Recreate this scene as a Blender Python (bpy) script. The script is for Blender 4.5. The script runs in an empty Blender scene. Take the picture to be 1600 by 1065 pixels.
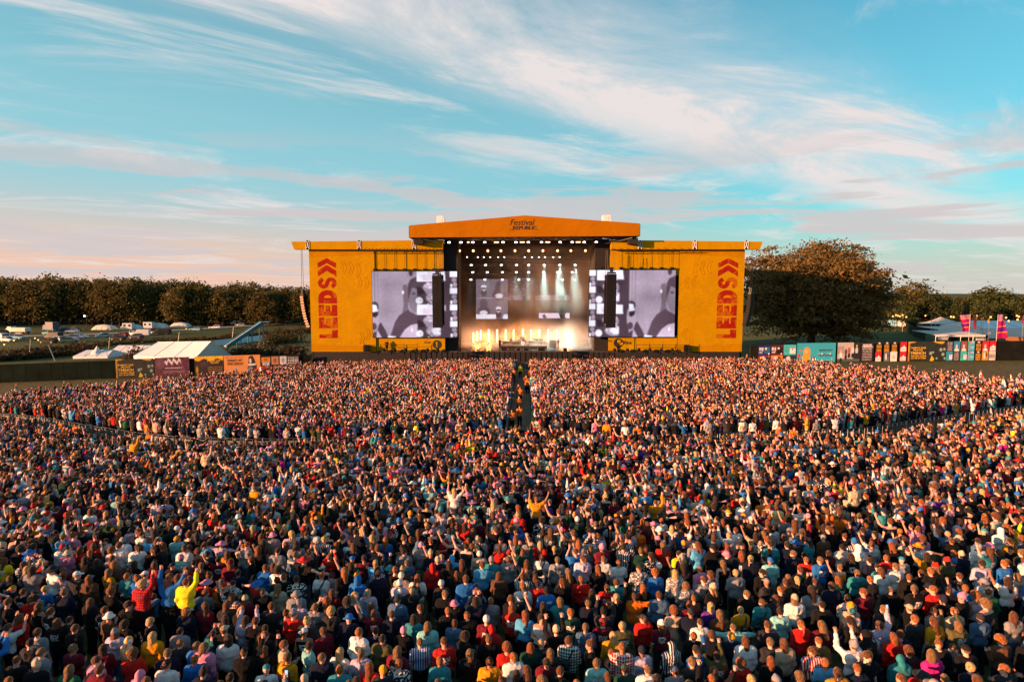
import bpy, bmesh, math, random
import numpy as np
from mathutils import Vector, Matrix
R = math.radians
rng = np.random.default_rng(7)
random.seed(7)
SC = bpy.context.scene
COL = SC.collection

# ------------------------------------------------------------------ camera
F = 920.0                       # focal length in photo pixels (1600 wide)
PITCH = math.atan(77.0 / F)
CAMZ = 10.1
cd = bpy.data.cameras.new('camera')
cam = bpy.data.objects.new('camera', cd)
COL.objects.link(cam)
cam.location = (0, 0, CAMZ)
cam.rotation_euler = (R(90) - PITCH, 0, 0)
cd.sensor_fit = 'HORIZONTAL'
cd.sensor_width = 36.0
cd.lens = 36.0 * F / 1600.0
cd.clip_start = 0.1
cd.clip_end = 20000
SC.camera = cam

# ------------------------------------------------------------------ sky, sun, exposure
SUN_AZ = R(-114)                # compass angle from +Y, clockwise: low in the west, left and a little behind
SUN_EL = R(9.5)
SUNDIR = Vector((math.sin(SUN_AZ) * math.cos(SUN_EL), math.cos(SUN_AZ) * math.cos(SUN_EL), math.sin(SUN_EL)))
SC.view_settings.view_transform = 'Standard'
SC.view_settings.look = 'None'
SC.view_settings.exposure = 1.47
SC.view_settings.gamma = 1.0
SC.view_settings.use_curve_mapping = False

world = bpy.data.worlds.new('World')
SC.world = world
world.use_nodes = True


class NT:
    """small helper to write node trees"""
    def __init__(self, tree):
        self.t = tree
        tree.nodes.clear()

    def n(self, typ, ins=None, **props):
        nd = self.t.nodes.new(typ)
        for k, v in props.items():
            setattr(nd, k, v)
        for k, v in (ins or {}).items():
            s = nd.inputs[k]
            if hasattr(v, 'node'):
                self.t.links.new(v, s)
            else:
                s.default_value = v
        return nd

    def math(self, op, a, b=0.0, c=0.0, clamp=False):
        nd = self.t.nodes.new('ShaderNodeMath')
        nd.operation = op
        nd.use_clamp = clamp
        for i, v in enumerate((a, b, c)):
            if hasattr(v, 'node'):
                self.t.links.new(v, nd.inputs[i])
            else:
                nd.inputs[i].default_value = v
        return nd.outputs[0]

    def mix(self, f, a, b, blend='MIX'):
        nd = self.t.nodes.new('ShaderNodeMix')
        nd.data_type = 'RGBA'
        nd.blend_type = blend
        for i, v in ((0, f), (6, a), (7, b)):
            if hasattr(v, 'node'):
                self.t.links.new(v, nd.inputs[i])
            else:
                if i and len(v) == 3:
                    v = (*v, 1)
                nd.inputs[i].default_value = v
        return nd.outputs[2]

    def ramp(self, f, stops, interp='LINEAR'):
        nd = self.t.nodes.new('ShaderNodeValToRGB')
        nd.color_ramp.interpolation = interp
        el = nd.color_ramp.elements
        while len(el) < len(stops):
            el.new(0.5)
        for e, (p, c) in zip(el, stops):
            e.position = p
            e.color = (*c, 1) if not isinstance(c, (int, float)) else (c, c, c, 1)
        self.t.links.new(f, nd.inputs[0])
        return nd.outputs[0]

    def smooth(self, v, lo, hi):
        nd = self.t.nodes.new('ShaderNodeMapRange')
        nd.interpolation_type = 'SMOOTHSTEP'
        self.t.links.new(v, nd.inputs[0])
        nd.inputs[1].default_value = lo
        nd.inputs[2].default_value = hi
        return nd.outputs[0]

    def link(self, a, b):
        self.t.links.new(a, b)


def build_world():
    w = NT(world.node_tree)
    sky = w.n('ShaderNodeTexSky', sky_type='NISHITA')
    sky.sun_disc = False
    sky.sun_elevation = SUN_EL
    sky.sun_rotation = SUN_AZ
    sky.air_density = 1.0
    sky.dust_density = 1.0
    sky.ozone_density = 2.0
    tint = w.mix(1.0, sky.outputs[0], SKY_TINT, 'MULTIPLY')
    geo = w.n('ShaderNodeTexCoord')
    d = geo.outputs['Generated']
    sep = w.n('ShaderNodeSeparateXYZ', {0: d})
    zz = w.math('MAXIMUM', sep.outputs[2], 0.0)
    den = w.math('ADD', zz, 0.05)
    u = w.math('DIVIDE', sep.outputs[0], den)
    v = w.math('DIVIDE', sep.outputs[1], den)
    # rotate into band coordinates: s along the cirrus band, t across it
    ca, sa = math.cos(BAND_A), math.sin(BAND_A)
    s = w.math('ADD', w.math('MULTIPLY', u, ca), w.math('MULTIPLY', v, sa))
    t = w.math('SUBTRACT', w.math('MULTIPLY', v, ca), w.math('MULTIPLY', u, sa))
    vec = w.n('ShaderNodeCombineXYZ', {0: w.math('MULTIPLY', s, 0.55), 1: t, 2: 0.0}).outputs[0]
    n1 = w.n('ShaderNodeTexNoise', {'Vector': vec, 'Scale': 1.1, 'Detail': 10.0, 'Roughness': 0.68, 'Distortion': 0.8})
    vec2 = w.n('ShaderNodeCombineXYZ', {0: w.math('MULTIPLY', s, 0.22), 1: t, 2: 3.7}).outputs[0]
    n2 = w.n('ShaderNodeTexNoise', {'Vector': vec2, 'Scale': 0.8, 'Detail': 8.0, 'Roughness': 0.6, 'Distortion': 0.3})
    # soft band: sharp near edge, feathered far side
    tt = w.math('ADD', t, w.math('MULTIPLY', w.math('SUBTRACT', n2.outputs[0], 0.5), 1.5))
    edge = w.smooth(tt, BAND_T0 + 0.25, BAND_T0 - 0.45)
    back = w.smooth(tt, BAND_T0 - 1.35, BAND_T0 - 0.40)
    band = w.math('MULTIPLY', edge, back)
    m1 = w.math('MULTIPLY', band, w.smooth(n1.outputs[0], 0.20, 0.56))
    # scattered wisps everywhere else
    wis = w.math('MULTIPLY', w.smooth(n1.outputs[0], 0.46, 0.66), w.smooth(n2.outputs[0], 0.38, 0.56))
    m = w.math('ADD', w.math('MULTIPLY', m1, 0.92), w.math('MULTIPLY', wis, 0.85), clamp=True)
    # long flat low clouds near the horizon
    vec3 = w.n('ShaderNodeCombineXYZ', {0: w.math('MULTIPLY', w.n('ShaderNodeMath', {0: sep.outputs[0], 1: sep.outputs[1]}, operation='ARCTAN2').outputs[0], 2.6), 1: w.math('MULTIPLY', zz, 26.0), 2: 1.3}).outputs[0]
    n3 = w.n('ShaderNodeTexNoise', {'Vector': vec3, 'Scale': 1.15, 'Detail': 8.0, 'Roughness': 0.55, 'Distortion': 0.35})
    lowz = w.math('MULTIPLY', w.smooth(zz, 0.27, 0.10), w.smooth(zz, 0.0, 0.03))
    low = w.math('MULTIPLY', w.smooth(n3.outputs[0], 0.47, 0.55), lowz)
    # the low sun warms the air near the horizon, most on its own side
    sunside = w.smooth(sep.outputs[0], 0.75, -0.55)
    pal = w.math('MULTIPLY', w.smooth(zz, 0.62, 0.10), w.math('ADD', w.math('MULTIPLY', sunside, 0.55), 0.42))
    base = w.mix(pal, tint, SKY_PALE)
    base = w.mix(w.math('MULTIPLY', w.smooth(zz, 0.14, 0.0), 0.9), base, HORIZON_PALE)
    warm = w.math('MULTIPLY', w.smooth(zz, 0.19, 0.0), w.smooth(sep.outputs[0], 0.5, -0.7))
    base = w.mix(w.math('MULTIPLY', warm, 0.85), base, HORIZON_WARM)
    # afterglow round the low sun
    sd = w.n('ShaderNodeVectorMath', {0: d, 1: (math.sin(SUN_AZ), math.cos(SUN_AZ), 0.0)}, operation='DOT_PRODUCT').outputs['Value']
    glow = w.math('MULTIPLY', w.smooth(sd, 0.25, 1.0), w.smooth(zz, 0.55, 0.02))
    base = w.mix(w.math('MULTIPLY', glow, 0.9), base, GLOW_COL)
    c1 = w.mix(m, base, CLOUD_COL)
    c2 = w.mix(w.math('MULTIPLY', low, 0.75), c1, LOWCLOUD_COL)
    c2 = w.mix(w.math('MULTIPLY', w.math('MULTIPLY', w.smooth(n3.outputs[0], 0.46, 0.54), lowz), 0.42), c2, CLOUD_COL)
    bg = w.n('ShaderNodeBackground', {'Color': c2, 'Strength': SKY_STRENGTH})
    out = w.n('ShaderNodeOutputWorld')
    w.link(bg.outputs[0], out.inputs[0])


SKY_STRENGTH = 0.081
SKY_TINT = (0.26, 0.95, 0.92)
SKY_PALE = (1.50, 2.85, 3.2)
HORIZON_WARM = (4.3, 2.5, 1.8)
HORIZON_PALE = (3.0, 2.75, 2.45)
CLOUD_COL = (3.7, 3.4, 3.35)
LOWCLOUD_COL = (2.15, 1.85, 1.95)
GLOW_COL = (8.5, 4.8, 3.3)
BAND_A = R(36)
BAND_T0 = 2.3
build_world()

sl = bpy.data.lights.new('sun', 'SUN')
sl.energy = 5.0
sl.angle = R(0.6)
sl.color = (1.0, 0.45, 0.20)
so = bpy.data.objects.new('sun', sl)
COL.objects.link(so)
so.rotation_euler = SUNDIR.to_track_quat('Z', 'Y').to_euler()
so.location = (-60, -30, 60)

SC.cycles.use_denoising = True
SC.cycles.max_bounces = 6
SC.cycles.volume_bounces = 1
SC.cycles.transparent_max_bounces = 8

# ------------------------------------------------------------------ geometry helpers
def ray(px, py):
    x = (px - 800.0) / F
    y = (532.5 - py) / F
    s, c = math.sin(PITCH), math.cos(PITCH)
    return Vector((x, c + y * s, -s + y * c))


def at(px, py, Y):
    d = ray(px, py)
    k = Y / d.y
    return Vector((d.x * k, Y, CAMZ + d.z * k))


def ground(x, y):
    x = np.asarray(x, float)
    y = np.asarray(y, float)
    z = -0.0180 * (np.clip(y, 11, 95) - 11) - 0.012 * np.clip(y - 95, 0, 205) - 0.004 * np.clip(y - 300, 0, 900)
    z = z + 0.018 * np.clip(x, -90, 90) * np.clip((y + 20) / 40, 0, 1)
    return z


def gz(x, y):
    return float(ground(x, y))


def gat(px, py, h=0.0):
    """point of the terrain (raised by h) seen at a photo pixel"""
    d = ray(px, py)
    lo, hi = 2.0, 3000.0
    for _ in range(60):
        m = 0.5 * (lo + hi)
        p = d * m
        if CAMZ + p.z > gz(p.x, p.y) + h:
            lo = m
        else:
            hi = m
    p = d * lo
    return Vector((p.x, p.y, CAMZ + p.z - h))


class MB:
    """collects shapes into one mesh"""
    def __init__(self):
        self.v, self.f, self.m = [], [], []

    def add(self, vs, fs, m=0):
        o = len(self.v)
        self.v += [tuple(p) for p in vs]
        self.f += [tuple(i + o for i in q) for q in fs]
        self.m += [m] * len(fs)
        return self

    def box(self, c, s, m=0, rz=0.0, rx=0.0):
        hx, hy, hz = s[0] / 2, s[1] / 2, s[2] / 2
        M = Matrix.Rotation(rz, 3, 'Z') @ Matrix.Rotation(rx, 3, 'X')
        vs = [Vector(c) + M @ Vector((x, y, z)) for z in (-hz, hz) for y in (-hy, hy) for x in (-hx, hx)]
        return self.add(vs, [(0, 2, 3, 1), (4, 5, 7, 6), (0, 1, 5, 4), (2, 6, 7, 3), (0, 4, 6, 2), (1, 3, 7, 5)], m)

    def span(self, a, b, m=0):
        a, b = Vector(a), Vector(b)
        return self.box((a + b) / 2, (abs(b.x - a.x), abs(b.y - a.y), abs(b.z - a.z)), m)

    def tube(self, a, b, r0, r1=None, n=6, m=0, cap=True):
        a, b = Vector(a), Vector(b)
        r1 = r0 if r1 is None else r1
        d = (b - a)
        if d.length < 1e-6:
            return self
        q = d.to_track_quat('Z', 'Y').to_matrix()
        vs = []
        for p, r in ((a, r0), (b, r1)):
            for i in range(n):
                t = 2 * math.pi * i / n
                vs.append(p + q @ Vector((math.cos(t) * r, math.sin(t) * r, 0)))
        fs = [(i, (i + 1) % n, n + (i + 1) % n, n + i) for i in range(n)]
        if cap:
            fs += [tuple(range(n - 1, -1, -1)), tuple(range(n, 2 * n))]
        return self.add(vs, fs, m)

    def path(self, pts, rs, n=6, m=0):
        """continuous tapered tube through points"""
        pts = [Vector(p) for p in pts]
        if not hasattr(rs, '__len__'):
            rs = [rs] * len(pts)
        vs = []
        for k, p in enumerate(pts):
            d = (pts[min(k + 1, len(pts) - 1)] - pts[max(k - 1, 0)]).normalized()
            q = d.to_track_quat('Z', 'Y').to_matrix()
            for i in range(n):
                t = 2 * math.pi * i / n
                vs.append(p + q @ Vector((math.cos(t) * rs[k], math.sin(t) * rs[k], 0)))
        fs = []
        for k in range(len(pts) - 1):
            o = k * n
            fs += [(o + i, o + (i + 1) % n, o + n + (i + 1) % n, o + n + i) for i in range(n)]
        fs += [tuple(range(n - 1, -1, -1)), tuple(range(len(vs) - n, len(vs)))]
        return self.add(vs, fs, m)

    def prism(self, pts, axis, a, b, m=0):
        """polygon given in the two other axes, extruded along axis from a to b"""
        n = len(pts)
        def mk(p, t):
            return {'x': (t, p[0], p[1]), 'y': (p[0], t, p[1]), 'z': (p[0], p[1], t)}[axis]
        vs = [mk(p, a) for p in pts] + [mk(p, b) for p in pts]
        fs = [tuple(range(n - 1, -1, -1)), tuple(range(n, 2 * n))] + [(i, (i + 1) % n, n + (i + 1) % n, n + i) for i in range(n)]
        return self.add(vs, fs, m)

    def lathe(self, c, prof, n=10, m=0, axis='z'):
        vs = []
        c = Vector(c)
        for r, h in prof:
            for i in range(n):
                t = 2 * math.pi * i / n
                x, y = r * math.cos(t), r * math.sin(t)
                vs.append(c + Vector({'z': (x, y, h), 'y': (x, h, y), 'x': (h, x, y)}[axis]))
        fs = []
        for k in range(len(prof) - 1):
            o = k * n
            fs += [(o + i, o + (i + 1) % n, o + n + (i + 1) % n, o + n + i) for i in range(n)]
        fs += [tuple(range(n - 1, -1, -1)), tuple(range(len(vs) - n, len(vs)))]
        return self.add(vs, fs, m)

    def mesh(self, name, mats, origin=(0, 0, 0), smooth=False):
        me = bpy.data.meshes.new(name)
        o = Vector(origin)
        me.from_pydata([(p[0] - o.x, p[1] - o.y, p[2] - o.z) for p in self.v], [], self.f)
        if not isinstance(mats, (list, tuple)):
            mats = [mats]
        for mt in mats:
            me.materials.append(mt)
        me.polygons.foreach_set('material_index', self.m)
        if smooth:
            me.polygons.foreach_set('use_smooth', [True] * len(me.polygons))
        bm = bmesh.new()
        bm.from_mesh(me)
        bmesh.ops.recalc_face_normals(bm, faces=bm.faces)
        bm.to_mesh(me)
        bm.free()
        me.update()
        return me

    def build(self, name, mats, parent=None, origin=None, smooth=False):
        """world-space shapes; the object's origin goes to `origin` (or its parent's location)"""
        if parent is not None:
            org = wloc(parent)
            me = self.mesh(name, mats, org, smooth)
            ob = bpy.data.objects.new(name, me)
            COL.objects.link(ob)
            ob.parent = parent
        else:
            org = Vector(origin or (0, 0, 0))
            me = self.mesh(name, mats, org, smooth)
            ob = bpy.data.objects.new(name, me)
            ob.location = org
            COL.objects.link(ob)
        return ob

    def local(self, name, mats, parent=None, smooth=False):
        me = self.mesh(name, mats, (0, 0, 0), smooth)
        ob = bpy.data.objects.new(name, me)
        COL.objects.link(ob)
        ob.parent = parent
        return ob


def wloc(o):
    p = Vector(o.location)
    while o.parent is not None:
        o = o.parent
        p = p + Vector(o.location)
    return p


UNITS = ['', 'first', 'second', 'third', 'fourth', 'fifth', 'sixth', 'seventh', 'eighth', 'ninth', 'tenth', 'eleventh', 'twelfth', 'thirteenth', 'fourteenth', 'fifteenth', 'sixteenth', 'seventeenth', 'eighteenth', 'nineteenth']


def ordn(i):
    """ordinal word of the i-th thing, counted from 0"""
    n = i + 1
    if n < 20:
        return UNITS[n]
    t, u = divmod(n, 10)
    tens = {2: ('twenty', 'twentieth'), 3: ('thirty', 'thirtieth'), 4: ('forty', 'fortieth'), 5: ('fifty', 'fiftieth')}[t]
    return tens[0] + '-' + UNITS[u] if u else tens[1]


def tag(o, label=None, cat=None, group=None, kind=None):
    if label:
        o['label'] = label
    if cat:
        o['category'] = cat
    if group:
        o['group'] = group
    if kind:
        o['kind'] = kind
    return o


def empty(name, loc, label=None, cat=None, group=None, rz=0.0):
    o = bpy.data.objects.new(name, None)
    o.empty_display_size = 0.3
    COL.objects.link(o)
    o.location = loc
    o.rotation_euler = (0, 0, rz)
    return tag(o, label, cat, group)


def copy_tree(o, parent=None):
    c = o.copy()
    COL.objects.link(c)
    c.parent = parent
    for ch in o.children:
        copy_tree(ch, c)
    return c


# ------------------------------------------------------------------ materials
def mat(name, col, rough=0.7, var=0.12, scale=3.0, bump=0.0, bscale=20.0, metal=0.0, spec=0.5, obj=True):
    m = bpy.data.materials.new(name)
    m.use_nodes = True
    t = NT(m.node_tree)
    tc = t.n('ShaderNodeTexCoord')
    nz = t.n('ShaderNodeTexNoise', {'Vector': tc.outputs['Object' if obj else 'Generated'], 'Scale': scale, 'Detail': 5.0, 'Roughness': 0.6})
    lo = tuple(c * (1 - var) for c in col)
    hi = tuple(min(1, c * (1 + var)) for c in col)
    c = t.ramp(nz.outputs[0], [(0.3, lo), (0.7, hi)])
    b = t.n('ShaderNodeBsdfPrincipled', {'Base Color': c, 'Roughness': rough, 'Metallic': metal, 'Specular IOR Level': spec})
    if bump:
        n2 = t.n('ShaderNodeTexNoise', {'Vector': tc.outputs['Object'], 'Scale': bscale, 'Detail': 4.0})
        bp = t.n('ShaderNodeBump', {'Height': n2.outputs[0], 'Strength': bump, 'Distance': 0.05})
        t.link(bp.outputs[0], b.inputs['Normal'])
    o = t.n('ShaderNodeOutputMaterial')
    t.link(b.outputs[0], o.inputs[0])
    return m


def emit(name, col, strength):
    m = bpy.data.materials.new(name)
    m.use_nodes = True
    t = NT(m.node_tree)
    e = t.n('ShaderNodeEmission', {'Color': (*col, 1), 'Strength': strength})
    o = t.n('ShaderNodeOutputMaterial')
    t.link(e.outputs[0], o.inputs[0])
    return m


def attr_mat(name, attr, rough=0.8, mul=1.0, kind='INSTANCER', vcol=False, var=0.25, scale=9.0, bump=0.0, bscale=14.0, spec=0.3, sheen=0.0, stretch=None, pattern=False):
    """base colour from a per-object property, or per-instance attribute of a scattered crowd"""
    m = bpy.data.materials.new(name)
    m.use_nodes = True
    t = NT(m.node_tree)
    a = t.n('ShaderNodeAttribute', attribute_type=kind, attribute_name=attr)
    tc = t.n('ShaderNodeTexCoord')
    co = tc.outputs['Object']
    if stretch:
        co = t.n('ShaderNodeMapping', {'Vector': co, 'Scale': stretch}).outputs[0]
    nz = t.n('ShaderNodeTexNoise', {'Vector': co, 'Scale': scale, 'Detail': 4.0})
    f = t.n('ShaderNodeMapRange', {0: nz.outputs[0], 1: 0.3, 2: 0.7, 3: 1 - var, 4: 1 + var})
    c = t.n('ShaderNodeVectorMath', {0: a.outputs['Color'], 'Scale': f.outputs[0]}, operation='SCALE').outputs[0]
    if pattern:
        pa = t.n('ShaderNodeAttribute', attribute_type=kind, attribute_name='pat').outputs['Fac']
        sx = t.n('ShaderNodeSeparateXYZ', {0: tc.outputs['Object']})
        st = t.math('GREATER_THAN', t.math('FRACT', t.math('MULTIPLY', sx.outputs[0], 16.0)), 0.6)
        sz = t.math('GREATER_THAN', t.math('FRACT', t.math('MULTIPLY', sx.outputs[2], 13.0)), 0.6)
        vo = t.n('ShaderNodeTexNoise', {'Vector': tc.outputs['Object'], 'Scale': 17.0, 'Detail': 1.0})
        sp = t.math('GREATER_THAN', vo.outputs[0], 0.55)
        is1 = t.math('COMPARE', pa, 1.0, 0.1)
        is2 = t.math('COMPARE', pa, 2.0, 0.1)
        is3 = t.math('COMPARE', pa, 3.0, 0.1)
        is4 = t.math('COMPARE', pa, 4.0, 0.1)
        inx = t.math('LESS_THAN', t.math('ABSOLUTE', sx.outputs[0]), 0.115)
        inz = t.math('LESS_THAN', t.math('ABSOLUTE', t.math('SUBTRACT', sx.outputs[2], 1.26)), 0.10)
        iny = t.math('LESS_THAN', sx.outputs[1], -0.03)
        bl = t.math('GREATER_THAN', t.n('ShaderNodeTexNoise', {'Vector': tc.outputs['Object'], 'Scale': 30.0, 'Detail': 1.0}).outputs[0], 0.47)
        pr = t.math('MULTIPLY', t.math('MULTIPLY', is4, bl), t.math('MULTIPLY', inx, t.math('MULTIPLY', inz, iny)))
        k = t.math('ADD', pr, t.math('ADD', t.math('MULTIPLY', is1, st), t.math('ADD', t.math('MULTIPLY', is2, t.math('MULTIPLY', t.math('ADD', st, sz), 0.5)), t.math('MULTIPLY', is3, sp))), clamp=True)
        a2 = t.n('ShaderNodeAttribute', attribute_type=kind, attribute_name='top2')
        c = t.mix(k, c, a2.outputs['Color'])
    if vcol:
        vc = t.n('ShaderNodeAttribute', attribute_type='GEOMETRY', attribute_name='tint')
        c = t.mix(1.0, c, vc.outputs['Color'], 'MULTIPLY')
    b = t.n('ShaderNodeBsdfPrincipled', {'Base Color': c, 'Roughness': rough, 'Specular IOR Level': spec, 'Sheen Weight': sheen, 'Sheen Roughness': 0.35, 'Sheen Tint': (1.0, 0.72, 0.52, 1.0)})
    if bump:
        n2 = t.n('ShaderNodeTexNoise', {'Vector': tc.outputs['Object'], 'Scale': bscale, 'Detail': 3.0, 'Distortion': 0.8})
        bp = t.n('ShaderNodeBump', {'Height': n2.outputs[0], 'Strength': bump, 'Distance': 0.06})
        t.link(bp.outputs[0], b.inputs['Normal'])
    o = t.n('ShaderNodeOutputMaterial')
    t.link(b.outputs[0], o.inputs[0])
    return m


def vc_mat(name, rough=0.7, emission=0.0, attr='paint'):
    """printed or lit picture: colours painted per vertex on a fine grid"""
    m = bpy.data.materials.new(name)
    m.use_nodes = True
    t = NT(m.node_tree)
    a = t.n('ShaderNodeAttribute', attribute_type='GEOMETRY', attribute_name=attr)
    if emission:
        sh = t.n('ShaderNodeEmission', {'Color': a.outputs['Color'], 'Strength': emission})
    else:
        sh = t.n('ShaderNodeBsdfPrincipled', {'Base Color': a.outputs['Color'], 'Roughness': rough, 'Specular IOR Level': 0.25})
    o = t.n('ShaderNodeOutputMaterial')
    t.link(sh.outputs[0], o.inputs[0])
    return m
# ------------------------------------------------------------------ terrain
def ground_material():
    m = bpy.data.materials.new('grass_field')
    m.use_nodes = True
    t = NT(m.node_tree)
    tc = t.n('ShaderNodeTexCoord')
    co = tc.outputs['Object']
    n1 = t.n('ShaderNodeTexNoise', {'Vector': co, 'Scale': 0.05, 'Detail': 6.0, 'Roughness': 0.65})
    n2 = t.n('ShaderNodeTexNoise', {'Vector': co, 'Scale': 1.4, 'Detail': 6.0, 'Roughness': 0.7})
    n3 = t.n('ShaderNodeTexNoise', {'Vector': co, 'Scale': 0.012, 'Detail': 3.0})
    g = t.ramp(n1.outputs[0], [(0.32, (0.064, 0.078, 0.022)), (0.5, (0.092, 0.10, 0.030)), (0.68, (0.14, 0.125, 0.045))])
    g = t.mix(t.smooth(n3.outputs[0], 0.42, 0.62), g, (0.070, 0.090, 0.026))
    d = t.ramp(n2.outputs[0], [(0.35, 0.62), (0.7, 1.25)])
    c = t.mix(1.0, g, d, 'MULTIPLY')
    # trampled earth under the crowd
    sp = t.n('ShaderNodeSeparateXYZ', {0: co})
    tr = t.math('MULTIPLY', t.smooth(sp.outputs[1], 88.0, 78.0), t.smooth(n2.outputs[0], 0.35, 0.6))
    c = t.mix(t.math('MULTIPLY', tr, 0.7), c, (0.19, 0.125, 0.072))
    b = t.n('ShaderNodeBsdfPrincipled', {'Base Color': c, 'Roughness': 0.95, 'Specular IOR Level': 0.1})
    bp = t.n('ShaderNodeBump', {'Height': n2.outputs[0], 'Strength': 0.6, 'Distance': 0.15})
    t.link(bp.outputs[0], b.inputs['Normal'])
    o = t.n('ShaderNodeOutputMaterial')
    t.link(b.outputs[0], o.inputs[0])
    return m


def build_ground():
    xs = np.unique(np.concatenate([np.linspace(-3500, -400, 14), np.linspace(-400, -90, 24), np.linspace(-90, 90, 61), np.linspace(90, 400, 24), np.linspace(400, 3500, 14)]))
    ys = np.unique(np.concatenate([np.linspace(-60, 10, 12), np.linspace(11, 110, 50), np.linspace(115, 320, 42), np.linspace(340, 1200, 18), np.linspace(1400, 6000, 10)]))
    Xg, Yg = np.meshgrid(xs, ys, indexing='ij')
    Zg = ground(Xg, Yg)
    far = np.clip((Yg - 120) / 150, 0, 1)
    Zg = Zg + far * 0.35 * np.sin(Xg * 0.045 + 1.3) * np.sin(Yg * 0.038) * (np.abs(Xg) < 600)
    V = np.stack([Xg, Yg, Zg], -1).reshape(-1, 3)
    ny = len(ys)
    i, j = np.meshgrid(np.arange(len(xs) - 1), np.arange(ny - 1), indexing='ij')
    a = (i * ny + j).ravel()
    Q = np.stack([a, a + ny, a + ny + 1, a + 1], 1)
    me = bpy.data.meshes.new('ground')
    me.from_pydata(V.tolist(), [], Q.tolist())
    me.polygons.foreach_set('use_smooth', [True] * len(me.polygons))
    me.materials.append(ground_material())
    ob = bpy.data.objects.new('ground', me)
    COL.objects.link(ob)
    tag(ob, 'grass field sloping down to the stage', kind='structure')


build_ground()
M_TRACK = mat('track_stone', (0.34, 0.29, 0.24), 0.95, 0.2, 0.6)


def strip(name, pix, wid, m, lift=0.06):
    pts_ = [gat(a, b) for a, b in pix]
    mb = MB()
    vs, n = [], len(pts_)
    for k, p in enumerate(pts_):
        d = (pts_[min(k + 1, n - 1)] - pts_[max(k - 1, 0)])
        d = Vector((d.x, d.y, 0)).normalized()
        s = Vector((-d.y, d.x, 0)) * wid / 2
        for q in (p - s, p + s):
            vs.append((q.x, q.y, gz(q.x, q.y) + lift + 0.35))
    # skirts keep the track closed where the field is uneven
    vs2 = [(x, y, z - 0.9) for x, y, z in vs]
    fs = [(2 * k, 2 * k + 2, 2 * k + 3, 2 * k + 1) for k in range(n - 1)]
    o = len(vs)
    fs += [(2 * k, 2 * k + 2, o + 2 * k + 2, o + 2 * k) for k in range(n - 1)] + [(2 * k + 1, 2 * k + 3, o + 2 * k + 3, o + 2 * k + 1) for k in range(n - 1)]
    mb.add(vs + vs2, fs)
    return mb.build(name, m)


tag(strip('track', [(-40, 528), (30, 527), (100, 525), (170, 522.5), (240, 519), (300, 516), (360, 512), (420, 508), (480, 505)], 5.0, M_TRACK), 'pale stone track running across the far left field', kind='structure')
# ------------------------------------------------------------------ painted pictures (video screens, banners)
class Canvas:
    def __init__(self, w, h, col=(0, 0, 0)):
        self.w, self.h = w, h
        self.a = np.ones((h, w, 3)) * np.array(col)
        self.x, self.y = np.meshgrid((np.arange(w) + 0.5) / w, (np.arange(h) + 0.5) / h)   # y runs down, as in a picture

    def put(self, mask, col, k=1.0):
        m = (np.clip(mask, 0, 1) * k)[..., None]
        self.a = self.a * (1 - m) + np.array(col) * m

    def rect(self, x0, y0, x1, y1, col, k=1.0):
        self.put(((self.x >= x0) & (self.x < x1) & (self.y >= y0) & (self.y < y1)).astype(float), col, k)

    def ell(self, cx, cy, rx, ry, col, k=1.0, soft=0.12):
        d = np.hypot((self.x - cx) / rx, (self.y - cy) / ry)
        self.put(np.clip((1 - d) / soft, 0, 1), col, k)

    def poly(self, pts, col, k=1.0):
        inside = np.zeros(self.x.shape, bool)
        n = len(pts)
        for i in range(n):
            (x0, y0), (x1, y1) = pts[i], pts[(i + 1) % n]
            c = ((y0 > self.y) != (y1 > self.y)) & (self.x < (x1 - x0) * (self.y - y0) / ((y1 - y0) or 1e-9) + x0)
            inside ^= c
        self.put(inside.astype(float), col, k)

    def noise(self, amt, cell=3, seed=0, col=None):
        r = np.random.default_rng(seed)
        g = r.random((self.h // cell + 2, self.w // cell + 2))
        b = np.kron(g, np.ones((cell, cell)))[:self.h, :self.w]
        if col is None:
            self.a *= (1 + amt * (b - 0.5))[..., None]
        else:
            self.put((b > 1 - amt).astype(float), col, 0.7)

    def lines(self, x0, x1, ys, hgt, col, seed=0):
        """rows of small print: uneven little bars"""
        r = np.random.default_rng(seed)
        for y in ys:
            x = x0
            while x < x1:
                w = r.uniform(0.02, 0.06)
                self.rect(x, y, min(x + w, x1), y + hgt, col)
                x += w + 0.012


def picture(name, cv, bl, br, tl, m, parent=None):
    """flat picture on a fine grid between three corners"""
    bl, br, tl = Vector(bl), Vector(br), Vector(tl)
    w, h = cv.w, cv.h
    u, v = np.meshgrid(np.linspace(0, 1, w), np.linspace(1, 0, h))
    V = np.array(bl) + u[..., None] * np.array(br - bl) + v[..., None] * np.array(tl - bl)
    org = wloc(parent) if parent else bl
    V = V.reshape(-1, 3) - np.array(org)
    i, j = np.meshgrid(np.arange(h - 1), np.arange(w - 1), indexing='ij')
    a = (i * w + j).ravel()
    Q = np.stack([a, a + w, a + w + 1, a + 1], 1)
    me = bpy.data.meshes.new(name)
    me.from_pydata(V.tolist(), [], Q.tolist())
    c = np.ones((w * h, 4), np.float32)
    c[:, :3] = cv.a.reshape(-1, 3)
    ca = me.color_attributes.new('paint', 'FLOAT_COLOR', 'POINT')
    ca.data.foreach_set('color', c.ravel())
    me.materials.append(m)
    ob = bpy.data.objects.new(name, me)
    COL.objects.link(ob)
    if parent:
        ob.parent = parent
    else:
        ob.location = org
    return ob


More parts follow.
